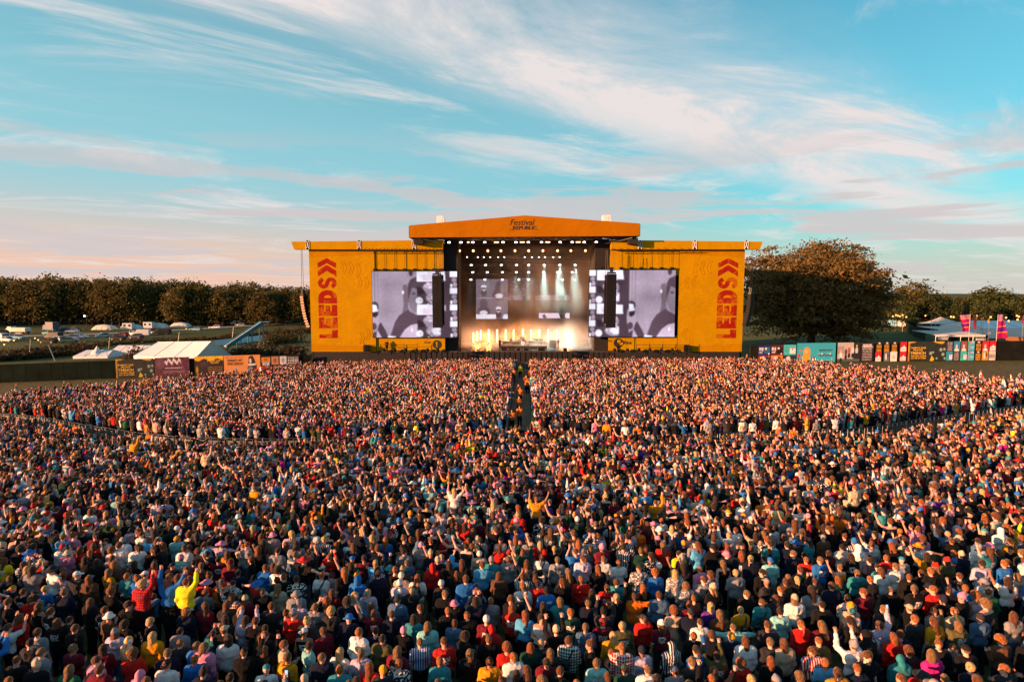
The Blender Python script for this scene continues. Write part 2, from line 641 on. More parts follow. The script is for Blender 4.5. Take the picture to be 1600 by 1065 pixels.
def text_mesh(s, bold=0.0, shear=0.0, spacing=1.0):
    cu = bpy.data.curves.new('t', 'FONT')
    cu.body = s
    cu.size = 1.0
    cu.offset = bold
    cu.shear = shear
    cu.space_character = spacing
    cu.resolution_u = 3
    ob = bpy.data.objects.new('t', cu)
    COL.objects.link(ob)
    dg = bpy.context.evaluated_depsgraph_get()
    me = bpy.data.meshes.new_from_object(ob.evaluated_get(dg))
    bpy.data.objects.remove(ob)
    return me


def lettering(name, s, left, width, height, m, parent, udir=(1, 0, 0), vdir=(0, 0, 1), bold=0.02, shear=0.0, spacing=1.0):
    """flat lettering fitted to width x height, its lower left corner at `left` (world)"""
    me = text_mesh(s, bold, shear, spacing)
    n = len(me.vertices)
    co = np.zeros(n * 3)
    me.vertices.foreach_get('co', co)
    co = co.reshape(-1, 3)
    lo, hi = co.min(0), co.max(0)
    q = (co - lo) / np.maximum(hi - lo, 1e-6)
    V = np.array(left) + q[:, :1] * width * np.array(udir) + q[:, 1:2] * height * np.array(vdir) - np.array(wloc(parent))
    me.vertices.foreach_set('co', V.ravel())
    me.materials.clear()
    me.materials.append(m)
    me.name = name
    ob = bpy.data.objects.new(name, me)
    COL.objects.link(ob)
    ob.parent = parent
    return ob


# ------------------------------------------------------------------ stage
def scrim(name, col, worn=None):
    """stretched printed fabric with faint wrinkles"""
    m = bpy.data.materials.new(name)
    m.use_nodes = True
    t = NT(m.node_tree)
    tc = t.n('ShaderNodeTexCoord')
    nz = t.n('ShaderNodeTexNoise', {'Vector': tc.outputs['Object'], 'Scale': 0.35, 'Detail': 6.0, 'Roughness': 0.6, 'Distortion': 0.6})
    c = t.ramp(nz.outputs[0], [(0.3, tuple(x * 0.90 for x in col)), (0.7, tuple(min(1, x * 1.08) for x in col))])
    b = t.n('ShaderNodeBsdfPrincipled', {'Base Color': c, 'Roughness': 0.85, 'Specular IOR Level': 0.06})
    mp = t.n('ShaderNodeMapping', {'Vector': tc.outputs['Object'], 'Scale': (0.5, 0.5, 1.3), 'Rotation': (0, 0.6, 0)})
    n2 = t.n('ShaderNodeTexNoise', {'Vector': mp.outputs[0], 'Scale': 0.9, 'Detail': 4.0, 'Distortion': 1.2})
    bp = t.n('ShaderNodeBump', {'Height': n2.outputs[0], 'Strength': 0.16, 'Distance': 0.5})
    t.link(bp.outputs[0], b.inputs['Normal'])
    o = t.n('ShaderNodeOutputMaterial')
    if worn:
        # ink broken up by wear: the fabric shows through
        n3 = t.n('ShaderNodeTexNoise', {'Vector': tc.outputs['Object'], 'Scale': 2.6, 'Detail': 8.0, 'Roughness': 0.75})
        n4 = t.n('ShaderNodeTexNoise', {'Vector': tc.outputs['Object'], 'Scale': 0.45, 'Detail': 2.0})
        k = t.smooth(t.math('ADD', n3.outputs[0], t.math('MULTIPLY', t.math('SUBTRACT', n4.outputs[0], 0.5), 0.9)), 0.50, 0.66)
        cc = t.mix(t.math('MULTIPLY', k, 0.75), c, worn)
        t.link(cc, b.inputs['Base Color'])
    t.link(b.outputs[0], o.inputs[0])
    return m


YEL = (0.395, 0.218, 0.0002)
M_YEL = scrim('yellow_scrim', YEL)
M_YEL2 = scrim('orange_fascia', (0.345, 0.124, 0.0004))
M_RED = scrim('worn_red_print', (0.25, 0.011, 0.006), (0.38, 0.14, 0.003))
M_BORD = scrim('orange_border_print', (0.375, 0.175, 0.0002))
M_LINE = scrim('orange_line_print', (0.355, 0.13, 0.002))
M_BLK = mat('black_drape', (0.010, 0.009, 0.010), 0.9, 0.4, 0.5, 0.4, 3.0)
M_STEEL = mat('dark_steel', (0.03, 0.03, 0.032), 0.5, 0.3, 2.0, metal=0.6)
M_ALU = mat('grey_aluminium', (0.32, 0.32, 0.33), 0.45, 0.2, 2.0, metal=0.7)
M_INK = mat('black_ink', (0.008, 0.008, 0.008), 0.7, 0.2)
M_WHITE = mat('white_paint', (0.72, 0.70, 0.70), 0.6, 0.08)
M_CAB = mat('speaker_black', (0.005, 0.005, 0.006), 0.7, 0.3, spec=0.2)
M_GRILLE = mat('speaker_grille', (0.007, 0.007, 0.008), 0.6, 0.5, 30.0, spec=0.2)
M_DECK = mat('stage_deck', (0.05, 0.04, 0.035), 0.5, 0.3, 1.0)
M_SCREEN = vc_mat('led_screen', emission=0.40)
M_WALL = vc_mat('led_wall_tile', emission=0.30)
M_PRINT = vc_mat('printed_vinyl', rough=0.6)

SY = 90.0
ZD = at(800, 548, SY).z          # deck height
ZG = gz(0, SY) - 0.7
stage = empty('festival_stage', (0, SY, ZG), 'huge yellow and black festival stage with pitched roof at the far end of the field', 'stage')


def SX(px, Y=SY):
    return at(px, 455, Y).x


def Zp(py, Y=SY):
    return at(800, py, Y).z


def slab(name, px0, py0, px1, py1, Y, m, th=0.12, parent=stage):
    a, b = at(px0, py0, Y), at(px1, py1, Y)
    mb = MB()
    mb.span((a.x, Y, a.z), (b.x, Y + th, b.z))
    return mb.build(name, m, parent)


# deck and skirt
mb = MB(); mb.span((SX(489), SY - 0.4, ZD - 0.15), (SX(1157), SY + 17, ZD)); deck = mb.build('deck', M_DECK, stage)
for a, b in ((489, 560), (560, 632), (632, 700), (700, 790), (790, 854), (854, 942), (942, 1010), (1010, 1084), (1084, 1157)):
    mb = MB(); mb.span((SX(a) + 0.02, SY - 0.45, ZG - 1.5), (SX(b) - 0.02, SY - 0.15, ZD - 0.16)); mb.build('skirt_panel', M_BLK, stage)
mb = MB()
for k in range(40):
    x = SX(640) + k * (SX(960) - SX(640)) / 39
    mb.span((x - 0.03, SY - 0.52, ZD - 1.6), (x + 0.03, SY - 0.46, ZD - 0.1))
mb.build('skirt_batten', M_STEEL, stage)


# wings ----------------------------------------------------------------
def worldx(side, u):
    """u: photo column on the left wing; mirrored for the right one"""
    return SX(u) if side < 0 else SX(1646 - u)


LETTERS = {
    'L': [[(0, 0), (1, 0), (1, .30), (.45, .30), (.45, 1), (0, 1)]],
    'E': [[(0, 0), (1, 0), (1, .29), (.42, .29), (.42, .37), (.92, .37), (.92, .63), (.42, .63), (.42, .71), (1, .71), (1, 1), (0, 1)]],
}


def ribbon(path, th):
    """flat ribbon polygon strips along a path: list of quads"""
    n = len(path)
    L, Rr = [], []
    for i, (x, y) in enumerate(path):
        x0, y0 = path[max(i - 1, 0)]
        x1, y1 = path[min(i + 1, n - 1)]
        d = math.hypot(x1 - x0, y1 - y0) or 1
        nx, ny = -(y1 - y0) / d, (x1 - x0) / d
        L.append((x + nx * th[0] / 2, y + ny * th[1] / 2)); Rr.append((x - nx * th[0] / 2, y - ny * th[1] / 2))
    return [[L[i], L[i + 1], Rr[i + 1], Rr[i]] for i in range(n - 1)]


def glyph(ch):
    if ch in LETTERS:
        return LETTERS[ch]
    if ch == 'D':
        out, inn = [], []
        for k in range(13):
            a = -math.pi / 2 + math.pi * k / 12
            out.append((0.42 + 0.58 * math.cos(a), 0.5 + 0.5 * math.sin(a)))
            inn.append((0.42 + 0.20 * math.cos(a), 0.5 + 0.21 * math.sin(a)))
        q = [[out[i], out[i + 1], inn[i + 1], inn[i]] for i in range(12)]
        return q + [[(0, 0), (0.42, 0), (0.42, 1), (0, 1)]]
    if ch == 'S':
        pth = []
        for k in range(13):
            a = R(8) + R(262) * k / 12
            pth.append((0.5 + 0.32 * math.cos(a), 0.70 + 0.19 * math.sin(a)))
        for k in range(1, 13):
            a = R(90) - R(262) * k / 12
            pth.append((0.5 + 0.32 * math.cos(a), 0.30 + 0.19 * math.sin(a)))
        return ribbon(pth, (0.36, 0.21))
    if ch == '>':
        return [[(0, 0), (.5, 0), (1, .5), (.5, .5)], [(.5, .5), (1, .5), (.5, 1), (0, 1)]]


def wing(side):
    Yb = SY - 0.5
    par = stage
    def xx(u):
        return worldx(side, u)
    def pan(name, u0, v0, u1, v1, Y, m, th=0.10):
        mb = MB(); mb.span((xx(u0), Y, Zp(v0, Y)), (xx(u1), Y + th, Zp(v1, Y))); return mb.build(name, m, par)
    # big printed banner, slightly rippled, on a 24 x 16 grid
    x0, x1 = sorted((xx(486), xx(587)))
    z0, z1 = ZD - 0.05, Zp(388, Yb)
    mb = MB()
    nx, nz = 24, 20
    vs = []
    for j in range(nz + 1):
        for i in range(nx + 1):
            u, v = i / nx, j / nz
            rip = 0.0
            vs.append((x0 + (x1 - x0) * u, Yb + rip, z0 + (z1 - z0) * v))
    mb.add(vs, [(j * (nx + 1) + i, j * (nx + 1) + i + 1, (j + 1) * (nx + 1) + i + 1, (j + 1) * (nx + 1) + i) for j in range(nz) for i in range(nx)])
    ban = mb.build('wing_banner', M_YEL, par, smooth=True)
    # LEEDS and chevrons, reading upwards (flipped top to bottom of the letters on neither side)
    Yl = Yb - 0.012
    def place(ch, v0, v1, hu0=497.0, hu1=526.0, nm='letter', m=M_RED):
        mb = MB()
        zb, zt = Zp(v0, Yl), Zp(v1, Yl)
        if side < 0:
            xl, xr = SX(hu0, Yl), SX(hu1, Yl)
        else:
            xl, xr = SX(1121, Yl), SX(1152, Yl)
        for q in glyph(ch):
            pts3 = [(xr + (xl - xr) * b, zb + (zt - zb) * a) for a, b in q]
            mb.prism(pts3, 'y', Yl, Yl + 0.008)
        o = mb.build(nm, m, ban)
        return o
    for ch, a, b in (('L', 528, 515), ('E', 513, 495.5), ('E', 493.5, 476), ('D', 474, 453), ('S', 451, 433)):
        place(ch, a, b)
    for a, b in ((432, 414), (419, 403)):
        place('>', a, b, nm='chevron')
    # darker printed borders, cut on a slant
    for v0, v1, v2, v3 in ((388.5, 388.5, 397.0, 402.5), (536.5, 541.5, 547.5, 547.5)):
        mb = MB()
        mb.prism([(xx(486.3), Zp(v0, Yl)), (xx(586.7), Zp(v1, Yl)), (xx(586.7), Zp(v2, Yl)), (xx(486.3), Zp(v3, Yl))], 'y', Yl + 0.004, Yl + 0.009)
        mb.build('border_print', M_BORD, ban)
    # pale chevron outlines
    def outline(u, v, s):
        mb = MB()
        z_ = lambda q: Zp(q, Yl)
        base = [(0, 0), (.45, 0), (.8, .5), (.45, 1), (0, 1), (.35, .5), (0, 0)]
        pp = [(u + s * a, v + 1.9 * s * (b - 0.5)) for a, b in base]
        for i in range(len(pp) - 1):
            (a0, b0), (a1, b1) = pp[i], pp[i + 1]
            dx, dz = xx(a1) - xx(a0), z_(b1) - z_(b0)
            L_ = math.hypot(dx, dz)
            ox, oz = -dz / L_ * 0.035, dx / L_ * 0.035
            mb.prism([(xx(a0) + ox, z_(b0) + oz), (xx(a1) + ox, z_(b1) + oz), (xx(a1) - ox, z_(b1) - oz), (xx(a0) - ox, z_(b0) - oz)], 'y', Yl + 0.001 * i, Yl + 0.008)
        mb.build('chevron_outline', M_LINE, ban)
    for u, v, s in ((536, 418, 10), (547, 419, 10), (558, 422, 10), (560, 441, 9), (571, 442, 9), (562, 528, 9), (572, 522, 9)):
        outline(u, v, s)
    # yellow slats above and below the screen
    us = [587, 602, 618, 636, 652, 665, 680, 694]
    for k in range(len(us) - 1):
        d = -0.36 if k in (0, 1, 2, 5) else -0.32
        pan('header_panel', us[k] + 0.15, 389, us[k + 1] - 0.15, 430, SY + d, M_YEL)
    for k, (a, b) in enumerate(((587, 654), (654.3, 695))):
        pan('foot_panel', a, 524, b, 547.6, SY - 0.30 - 0.08 * k, M_YEL)
    # header beam with raked outer end
    Yh = SY - 1.2
    xo, xi, xe = xx(462), xx(486), xx(694)
    zt, zb_ = Zp(377.5, Yh), Zp(389.5, Yh)
    mb = MB()
    mb.prism([(xo, zt), (xe, zt + 0.25), (xe, zb_), (xx(466), zb_)] if side < 0 else [(xx(466), zb_), (xe, zb_), (xe, zt + 0.25), (xo, zt)], 'y', Yh, Yh + 1.0)
    hb = mb.build('header_beam', M_YEL, par)
    # truss ends that break the beam
    for u in (487, 566, 650):
        c = xx(u)
        tb = MB()
        w = 0.62
        zc, hh = (zt + zb_) / 2 + 0.1, 0.66
        tb.span((c - w / 2, Yh - 0.03, zc - hh), (c + w / 2, Yh + 0.04, zc + hh))
        tr = tb.build('truss_end', M_BLK, par)
        tb = MB()
        for s in (-1, 1):
            tb.tube((c - s * w * .4, Yh - 0.05, zc - hh * .9), (c + s * w * .1, Yh - 0.05, zc + hh * .1), 0.04, n=5)
            tb.tube((c + s * w * .1, Yh - 0.05, zc + hh * .1), (c - s * w * .3, Yh - 0.05, zc + hh * .9), 0.04, n=5)
            tb.tube((c + s * w * .42, Yh - 0.05, zc - hh), (c + s * w * .42, Yh - 0.05, zc + hh), 0.035, n=5)
        tb.build('truss_lattice', M_WHITE, tr)
    # black cable truss under the beam
    tb = MB()
    za = Zp(391, Yh)
    a, b = xx(566), xx(694)
    tb.tube((a, Yh - 0.2, za), (b, Yh - 0.2, za), 0.07, n=5)
    n = 22
    for k in range(n):
        x0_, x1_ = a + (b - a) * k / n, a + (b - a) * (k + 1) / n
        tb.tube((x0_, Yh - 0.2, za), (x1_, Yh - 0.2, za + 0.35 * (k % 2)), 0.03, n=4)
    tb.build('cable_truss', M_STEEL, par)
    # inner black tower beside the opening
    mb = MB()
    xa, xb = sorted((xx(694), xx(716)))
    mb.span((xa, SY + 0.5, ZD), (xb, SY + 5, Zp(374, SY)))
    mb.build('tower_drape', M_BLK, par)
    # side wall of the wing (seen from beside)
    mb = MB()
    xa = xx(487)
    mb.span((xa - 0.1, SY - 0.3, ZG), (xa + 0.1, SY + 6, Zp(390, SY)))
    mb.build('wing_side', M_BLK, par)
    # back wall behind the panels
    mb = MB()
    xa, xb = sorted((xx(488), xx(694)))
    mb.span((xa, SY + 0.6, ZD), (xb, SY + 0.8, Zp(379, SY)))
    mb.build('wing_back', M_BLK, par)
    # hooded floods along the foot and clamps over the screen
    for u in (600, 617, 634, 651, 668, 684) if side < 0 else (596, 613, 631, 648, 666, 686):
        lb = MB()
        c = xx(u)
        lb.lathe((c, SY - 0.9, ZD + 0.02), [(0.26, 0), (0.27, 0.22), (0.20, 0.40), (0.06, 0.48)], 8)
        lb.build('foot_light', M_CAB, par)
    rail = MB()
    a, b = xx(571), xx(653)
    for zr in (ZD + 0.55, ZD + 1.05):
        rail.tube((a, SY - 1.3, zr), (b, SY - 1.3, zr), 0.03, n=5)
    for k in range(5):
        q = a + (b - a) * k / 4
        rail.tube((q, SY - 1.3, ZD - 0.2), (q, SY - 1.3, ZD + 1.35), 0.035, n=5)
    rail.build('safety_rail', M_STEEL, par)
    # tall side-fill speaker standing on the walkway
    sp = empty('side_fill_speaker', (xx(573), SY - 1.0, ZD), f"black speaker stack standing on the {'left' if side < 0 else 'right'} wing walkway", 'speaker')
    sb = MB(); sb.span((xx(573) - 0.42, SY - 1.15, ZD), (xx(573) + 0.42, SY - 0.6, ZD + 0.95)); sb.build('cabinet', M_CAB, sp)
    sb = MB(); sb.span((xx(573) - 0.38, SY - 1.17, ZD + 0.08), (xx(573) + 0.38, SY - 1.152, ZD + 0.88)); sb.build('grille', M_GRILLE, sp)


wing(-1)
wing(1)

# small logos on the foot panels ----------------------------------------
lg = MB(); Yq = SY - 0.43
c = at(682.5, 538, Yq)
lg.lathe((c.x, Yq, c.z), [(0.66, 0.0), (0.66, 0.02)], 28, axis='y')
logo1 = lg.build('round_logo', M_INK, stage)
mb = MB()
for q in ([(-.13, -.38), (.13, -.38), (.13, -.24), (-.13, -.24)], [(-.09, -.2), (.09, -.2), (.13, .4), (-.06, .4), (-.2, .28), (-.16, .2), (-.09, .22)]):
    mb.prism([(c.x + a, c.z + b) for a, b in q], 'y', Yq - 0.03, Yq - 0.01)
mb.build('logo_numeral', M_YEL, stage)
lettering('small_logo_text', 'BBC RADIO', (SX(662, Yq), Yq, Zp(536, Yq)), SX(672, Yq) - SX(662, Yq), 0.24, M_INK, stage)
c = at(966, 535.5, Yq)
lg = MB()
lg.lathe((c.x, Yq, c.z), [(0.70, 0.0), (0.70, 0.02)], 28, axis='y')
lg.prism([(c.x - .25, c.z - .55), (c.x + .3, c.z - .55), (c.x + .18, c.z - 1.25), (c.x - .1, c.z - 1.25)], 'y', Yq, Yq + 0.02)
lg.build('extra_logo', M_INK, stage)
mb = MB(); mb.lathe((c.x + 0.10, Yq - 0.03, c.z + 0.25), [(0.27, 0), (0.27, 0.02)], 18, axis='y')
mb.prism([(c.x + .2, c.z - .1), (c.x + .72, c.z + .12), (c.x + .72, c.z - .22), (c.x + .3, c.z - .35)], 'y', Yq - 0.03, Yq - 0.01)
mb.build('extra_logo_cutout', M_YEL, stage)
lettering('extra_logo_text', 'Xtra', (c.x + 0.62, Yq, c.z - 0.20), 1.35, 0.52, M_INK, stage, bold=0.02)
lettering('small_logo_text', 'BBC RADIO', (SX(947, Yq), Yq, Zp(533.5, Yq)), SX(957, Yq) - SX(947, Yq), 0.24, M_INK, stage)

# roof -------------------------------------------------------------------
RY = SY - 3.0
roofpts = [(SX(641, RY), Zp(371, RY)), (SX(998, RY), Zp(368.5, RY)), (SX(998, RY), Zp(349, RY)), (SX(820, RY), Zp(336.5, RY)), (SX(641, RY), Zp(352, RY))]
mb = MB(); mb.prism(roofpts, 'y', RY, RY + 0.25); fascia = mb.build('roof_fascia', M_YEL2, stage)
mb = MB()
xl, xm, xr = roofpts[0][0], roofpts[3][0], roofpts[1][0]
mb.prism([(xl + .05, roofpts[4][1] - 0.05), (xm, roofpts[3][1] - 0.05), (xr - .05, roofpts[2][1] - 0.05), (xr - .05, roofpts[2][1] - 0.5), (xm, roofpts[3][1] - 0.5), (xl + .05, roofpts[4][1] - 0.5)], 'y', RY + 0.26, SY + 17)
mb.build('roof_skin', M_BLK, stage)
for s, x in ((-1, xl), (1, xr)):
    mb = MB()
    zb = roofpts[0][1] if s < 0 else roofpts[1][1]
    zt = roofpts[4][1] if s < 0 else roofpts[2][1]
    mb.span((x - 0.12, RY + 0.26, zb), (x + 0.12, SY + 17, zt - 0.1))
    mb.build('roof_side', M_BLK, stage)
# roof trusses seen from below
for k, yy in enumerate((RY + 0.9, RY + 4.0, SY + 5, SY + 9)):
    tb = MB()
    zb = roofpts[0][1] + 0.1
    a, b = xl + 0.3, xr - 0.3
    for zz in (zb, zb + 1.1):
        tb.tube((a, yy, zz), (b, yy, zz), 0.08, n=5)
    n = 26
    for q in range(n):
        x0, x1 = a + (b - a) * q / n, a + (b - a) * (q + 1) / n
        tb.tube((x0, yy, zb + 1.1 * (q % 2)), (x1, yy, zb + 1.1 * ((q + 1) % 2)), 0.05, n=4)
    tb.build('roof_truss', M_ALU if k == 1 else M_STEEL, stage)
for s in (-1, 1):      # raking braces at the roof ends
    tb = MB()
    xo = xl + 1.0 if s < 0 else xr - 1.0
    xi = SX(696) if s < 0 else SX(944)
    zb = roofpts[0][1]
    for dy in (0.4, 2.4):
        tb.tube((xo, RY + dy, zb), (xi, SY + dy - 1, Zp(381, SY)), 0.10, n=5)
    for k in range(7):
        f0, f1 = k / 7, (k + 1) / 7
        p = lambda f, dy: Vector((xo, RY + dy, zb)).lerp(Vector((xi, SY + dy - 1, Zp(381, SY))), f)
        tb.tube(p(f0, 0.4), p(f1, 2.4), 0.05, n=4)
    tb.build('roof_brace', M_ALU, stage)
    tb = MB()
    tb.span((xo - 0.5, RY + 0.6, zb - 0.9), (xo + 0.9, RY + 3, zb - 0.02))
    tb.build('eaves_box', M_BLK, stage)
# the sponsor lettering
lettering('script_lettering', 'Festival', (SX(797, RY), RY - 0.03, Zp(351.8, RY)), SX(835, RY) - SX(797, RY), 0.85, M_INK, fascia, bold=0.0, shear=0.30)
lettering('block_lettering', 'REPUBLIC.', (SX(801.5, RY), RY - 0.03, Zp(358.8, RY)), SX(840, RY) - SX(801.5, RY), 0.54, M_INK, fascia, bold=0.02)
mb = MB(); mb.span((SX(795.5, RY), RY - 0.03, Zp(359.2, RY)), (SX(803, RY), RY - 0.01, Zp(358.4, RY))); mb.build('lettering_underline', M_INK, fascia)
for u, v in ((689, 345), (947, 342)):
    p = at(u, v, SY + 2)
    rb = empty('roof_box', (p.x, SY + 2, p.z - 1.2), f"white weathered box on top of the stage roof, {'left' if u < 800 else 'right'} end", 'box')
    mb = MB()
    if u < 800:
        prof = [(-0.62, -1.2), (0.62, -1.2), (0.62, 0.0), (0.45, 0.45), (0.1, 0.72), (-0.62, 0.62)]
    else:
        prof = [(-0.66, -1.2), (0.66, -1.2), (0.62, 0.55), (-0.55, 0.50)]
    mb.prism([(p.x + a, p.z + b) for a, b in prof], 'y', SY + 1.4, SY + 2.6)
    mb.build('shell', M_WHITE, rb)
    mb = MB(); mb.span((p.x - 0.3, SY + 1.38, p.z - 0.4), (p.x + 0.3, SY + 1.399, p.z + 0.3)); mb.build('hatch', M_WHITE, rb)

# inside of the stage ------------------------------------------------------
mb = MB(); mb.span((SX(690), SY + 15, ZD), (SX(950), SY + 15.3, Zp(345, SY))); mb.build('back_drape', M_BLK, stage)
for a in (700, 940):
    mb = MB(); mb.span((SX(a) - 0.15, SY + 1, ZD), (SX(a) + 0.15, SY + 15, Zp(350, SY))); mb.build('side_drape', M_BLK, stage)
mb = MB(); mb.span((SX(700), SY + 1, Zp(371, SY) + 0.8), (SX(940), SY + 15, Zp(371, SY) + 1.0)); mb.build('ceiling_drape', M_BLK, stage)
# ------------------------------------------------------------------ video screens
LAV = np.array((0.40, 0.31, 0.40))
WHT = np.array((0.95, 0.90, 1.05))
DRK = np.array((0.075, 0.045, 0.062))
MID = np.array((0.13, 0.075, 0.10))


def portrait(cv, x0, x1):
    """grey-mauve camera picture: one figure with cap at the left edge, a larger one turned at the right"""
    w = x1 - x0
    f = lambda u: x0 + u * w
    cv.rect(x0, 0, x1, 1, LAV)
    cv.put(((cv.x >= x0) & (cv.x < x1)).astype(float) * (0.35 * (cv.x - x0) / w), LAV * 0.75)
    for u, k in ((0.05, 0.55), (0.115, 0.4)):
        cv.rect(f(u), 0, f(u + 0.02), 0.5, MID, k)
    # right figure: shadow on the wall, head, hair, shoulder, pale drum
    cv.poly([(f(.68), .21), (f(.78), .19), (f(.82), .30), (f(.80), .55), (f(.86), .62), (f(.66), .66), (f(.70), .5)], MID, 0.75)
    cv.ell(f(.95), .40, .15 * w, .24, LAV * 0.62)
    cv.poly([(f(.80), .20), (f(.86), .12), (f(1), .08), (f(1), .27), (f(.90), .24), (f(.83), .38), (f(.81), .5)], DRK * 1.2)
    cv.ell(f(.93), .335, .05 * w, .015, DRK)
    cv.ell(f(.87), .02, .05 * w, .06, DRK)
    cv.poly([(f(.38), 1), (f(.50), .76), (f(.60), .66), (f(.78), .58), (f(1), .66), (f(1), 1)], DRK * 1.35)
    cv.poly([(f(.60), 1), (f(.72), .88), (f(.86), .81), (f(1), .79), (f(1), 1)], LAV * 1.5)
    cv.ell(f(.69), .315, .022 * w, .028, WHT)
    cv.ell(f(.88), .88, .018 * w, .035, WHT)
    # left figure: white-fronted cap, dark glasses, bearded chin, dark jacket
    cv.poly([(f(0), .94), (f(.18), .76), (f(.30), .90), (f(.36), 1), (f(0), 1)], DRK * 1.1)
    cv.ell(f(.05), .70, .10 * w, .22, LAV * 1.15)
    cv.ell(f(.05), .53, .10 * w, .08, DRK)
    cv.poly([(f(0), .50), (f(.09), .51), (f(.12), .60), (f(0), .615)], WHT)
    cv.poly([(f(0), .615), (f(.14), .60), (f(.12), .67), (f(.05), .70), (f(0), .68)], DRK * 0.6)
    cv.ell(f(.03), .83, .07 * w, .06, DRK * 1.3)
    cv.poly([(f(.10), .88), (f(.2), 1), (f(.08), 1)], LAV * 1.3)
    cv.poly([(f(.36), .97), (f(.52), .985), (f(.5), 1), (f(.33), 1)], WHT)


def drums(cv, x0, x1, y0, y1, seed):
    w, h = x1 - x0, y1 - y0
    f = lambda u: x0 + u * w
    g = lambda v: y0 + v * h
    cv.rect(x0, y0, x1, y1, DRK * 1.1)
    cv.rect(x0, y0, f(.9), g(.30), WHT)
    r = np.random.default_rng(seed)
    for k in range(5):
        cv.rect(f(r.uniform(0, .8)), g(r.uniform(0, .25)), f(r.uniform(.3, .9)), g(r.uniform(.26, .30)), LAV * 1.6, 0.5)
    cv.ell(f(.62), g(.52), .40 * w, .20 * h, LAV * 0.8)
    cv.ell(f(.62), g(.44), .34 * w, .09 * h, LAV * 1.5, 0.7)
    cv.poly([(f(0), g(.45)), (f(.25), g(.5)), (f(.4), g(.66)), (f(.1), g(.7)), (f(0), g(.62))], DRK * 0.5)
    cv.ell(f(.78), g(.80), .42 * w, .17 * h, LAV * 1.1)
    cv.ell(f(.85), g(.80), .26 * w, .12 * h, WHT, 0.75)
    cv.ell(f(.10), g(.88), .16 * w, .11 * h, WHT, 0.9)
    for k in range(16):
        cv.ell(f(r.random()), g(r.uniform(.3, 1)), .04 * w, .02 * h, WHT if k % 2 else DRK * 0.4, 0.8)


def strip_pic(cv, x0, x1):
    w = x1 - x0
    for k in range(4):
        y0 = k / 4
        cv.rect(x0, y0, x1, y0 + 0.25, DRK)
        cv.rect(x0, y0, x1, y0 + 0.085, WHT)
        cv.ell(x0 + .55 * w, y0 + .13, .36 * w, .035, LAV * 0.9)
        cv.ell(x0 + .68 * w, y0 + .20, .28 * w, .034, LAV * 1.5)
        cv.ell(x0 + .68 * w, y0 + .20, .10 * w, .012, DRK)
        cv.ell(x0 + .18 * w, y0 + .215, .16 * w, .03, WHT)


def screen(px0, px1, py0, py1, label, paint, Y=SY - 0.75):
    a, b = at(px0, py1, Y), at(px1, py0, Y)
    e = empty('video_screen', (a.x, Y, a.z), label, 'screen')
    mb = MB(); mb.span((a.x - 0.06, Y + 0.02, a.z - 0.06), (b.x + 0.06, Y + 0.35, b.z + 0.08)); mb.build('frame', M_CAB, e)
    W, H = int((px1 - px0) * 1.6), int((py1 - py0) * 1.6)
    cv = Canvas(W, H)
    paint(cv)
    r_ = np.random.default_rng(W)
    g_ = r_.random((6, 7))
    iy, ix = np.linspace(0, 4.999, cv.h), np.linspace(0, 5.999, cv.w)
    y0_, x0_ = iy.astype(int), ix.astype(int)
    fy, fx = (iy - y0_)[:, None], (ix - x0_)[None]
    sm = (g_[y0_][:, x0_] * (1 - fx) + g_[y0_][:, x0_ + 1] * fx) * (1 - fy) + (g_[y0_ + 1][:, x0_] * (1 - fx) + g_[y0_ + 1][:, x0_ + 1] * fx) * fy
    cv.a *= (0.72 + 0.56 * sm)[..., None]
    for _ in range(4):       # camera softness
        p_ = np.pad(cv.a, ((1, 1), (1, 1), (0, 0)), 'edge')
        cv.a = (p_[:-2, 1:-1] + p_[2:, 1:-1] + p_[1:-1, :-2] + p_[1:-1, 2:] + 2 * p_[1:-1, 1:-1]) / 6
    cv.noise(0.12, 1, 3)
    cv.noise(0.10, 6, 5)
    picture('display', cv, (a.x, Y, a.z), (b.x, Y, a.z), (a.x, Y, b.z), M_SCREEN, e)
    return e


def paint_left(cv):
    portrait(cv, 0, 0.525)
    drums(cv, 0.525, 0.80, 0, 0.5, 1)
    drums(cv, 0.525, 0.80, 0.5, 1, 1)
    cv.rect(0.80, 0, 0.915, 1, DRK)
    cv.poly([(.79, .02), (.85, 0), (.86, .14), (.82, .15)], WHT)
    cv.ell(.855, .55, .008, .05, LAV * 1.4)
    strip_pic(cv, 0.915, 1.0)


def paint_right(cv):
    strip_pic(cv, 0, 0.075)
    cv.rect(0.075, 0, 0.09, 1, DRK)
    drums(cv, 0.09, 0.35, 0, 0.5, 2)
    drums(cv, 0.09, 0.35, 0.5, 1, 2)
    cv.rect(0.35, 0, 0.465, 1, DRK)
    cv.poly([(.30, 0), (.385, 0), (.40, .14), (.32, .14)], WHT)
    cv.poly([(.32, .52), (.39, .52), (.395, .65), (.32, .65)], WHT)
    portrait(cv, 0.465, 1.0)


sL = screen(583, 714, 424, 527, 'wide video screen on the left wing showing a mauve close-up of two faces', paint_left)
sR = screen(920, 1056, 422, 526, 'wide video screen on the right wing showing a mauve close-up of two faces', paint_right)
for e, us in ((sL, (586, 601, 617, 632, 648, 664, 678, 690)), (sR, (942, 971, 987, 1002, 1018, 1034, 1050))):
    for u in us:
        p = at(u, 423 if e is sL else 421, SY - 0.8)
        mb = MB()
        mb.prism([(p.x - .28, p.z + .34), (p.x + .28, p.z + .34), (p.x + .17, p.z - .05), (p.x - .17, p.z - .05)], 'y', SY - 0.95, SY - 0.5)
        mb.tube((p.x, SY - 0.47, p.z + .3), (p.x, SY - 0.47, p.z + 3.2 if abs(u - 690) > 1 else p.z + 0.6), 0.018, n=4)
        mb.build('hanging_clamp', M_CAB, e)


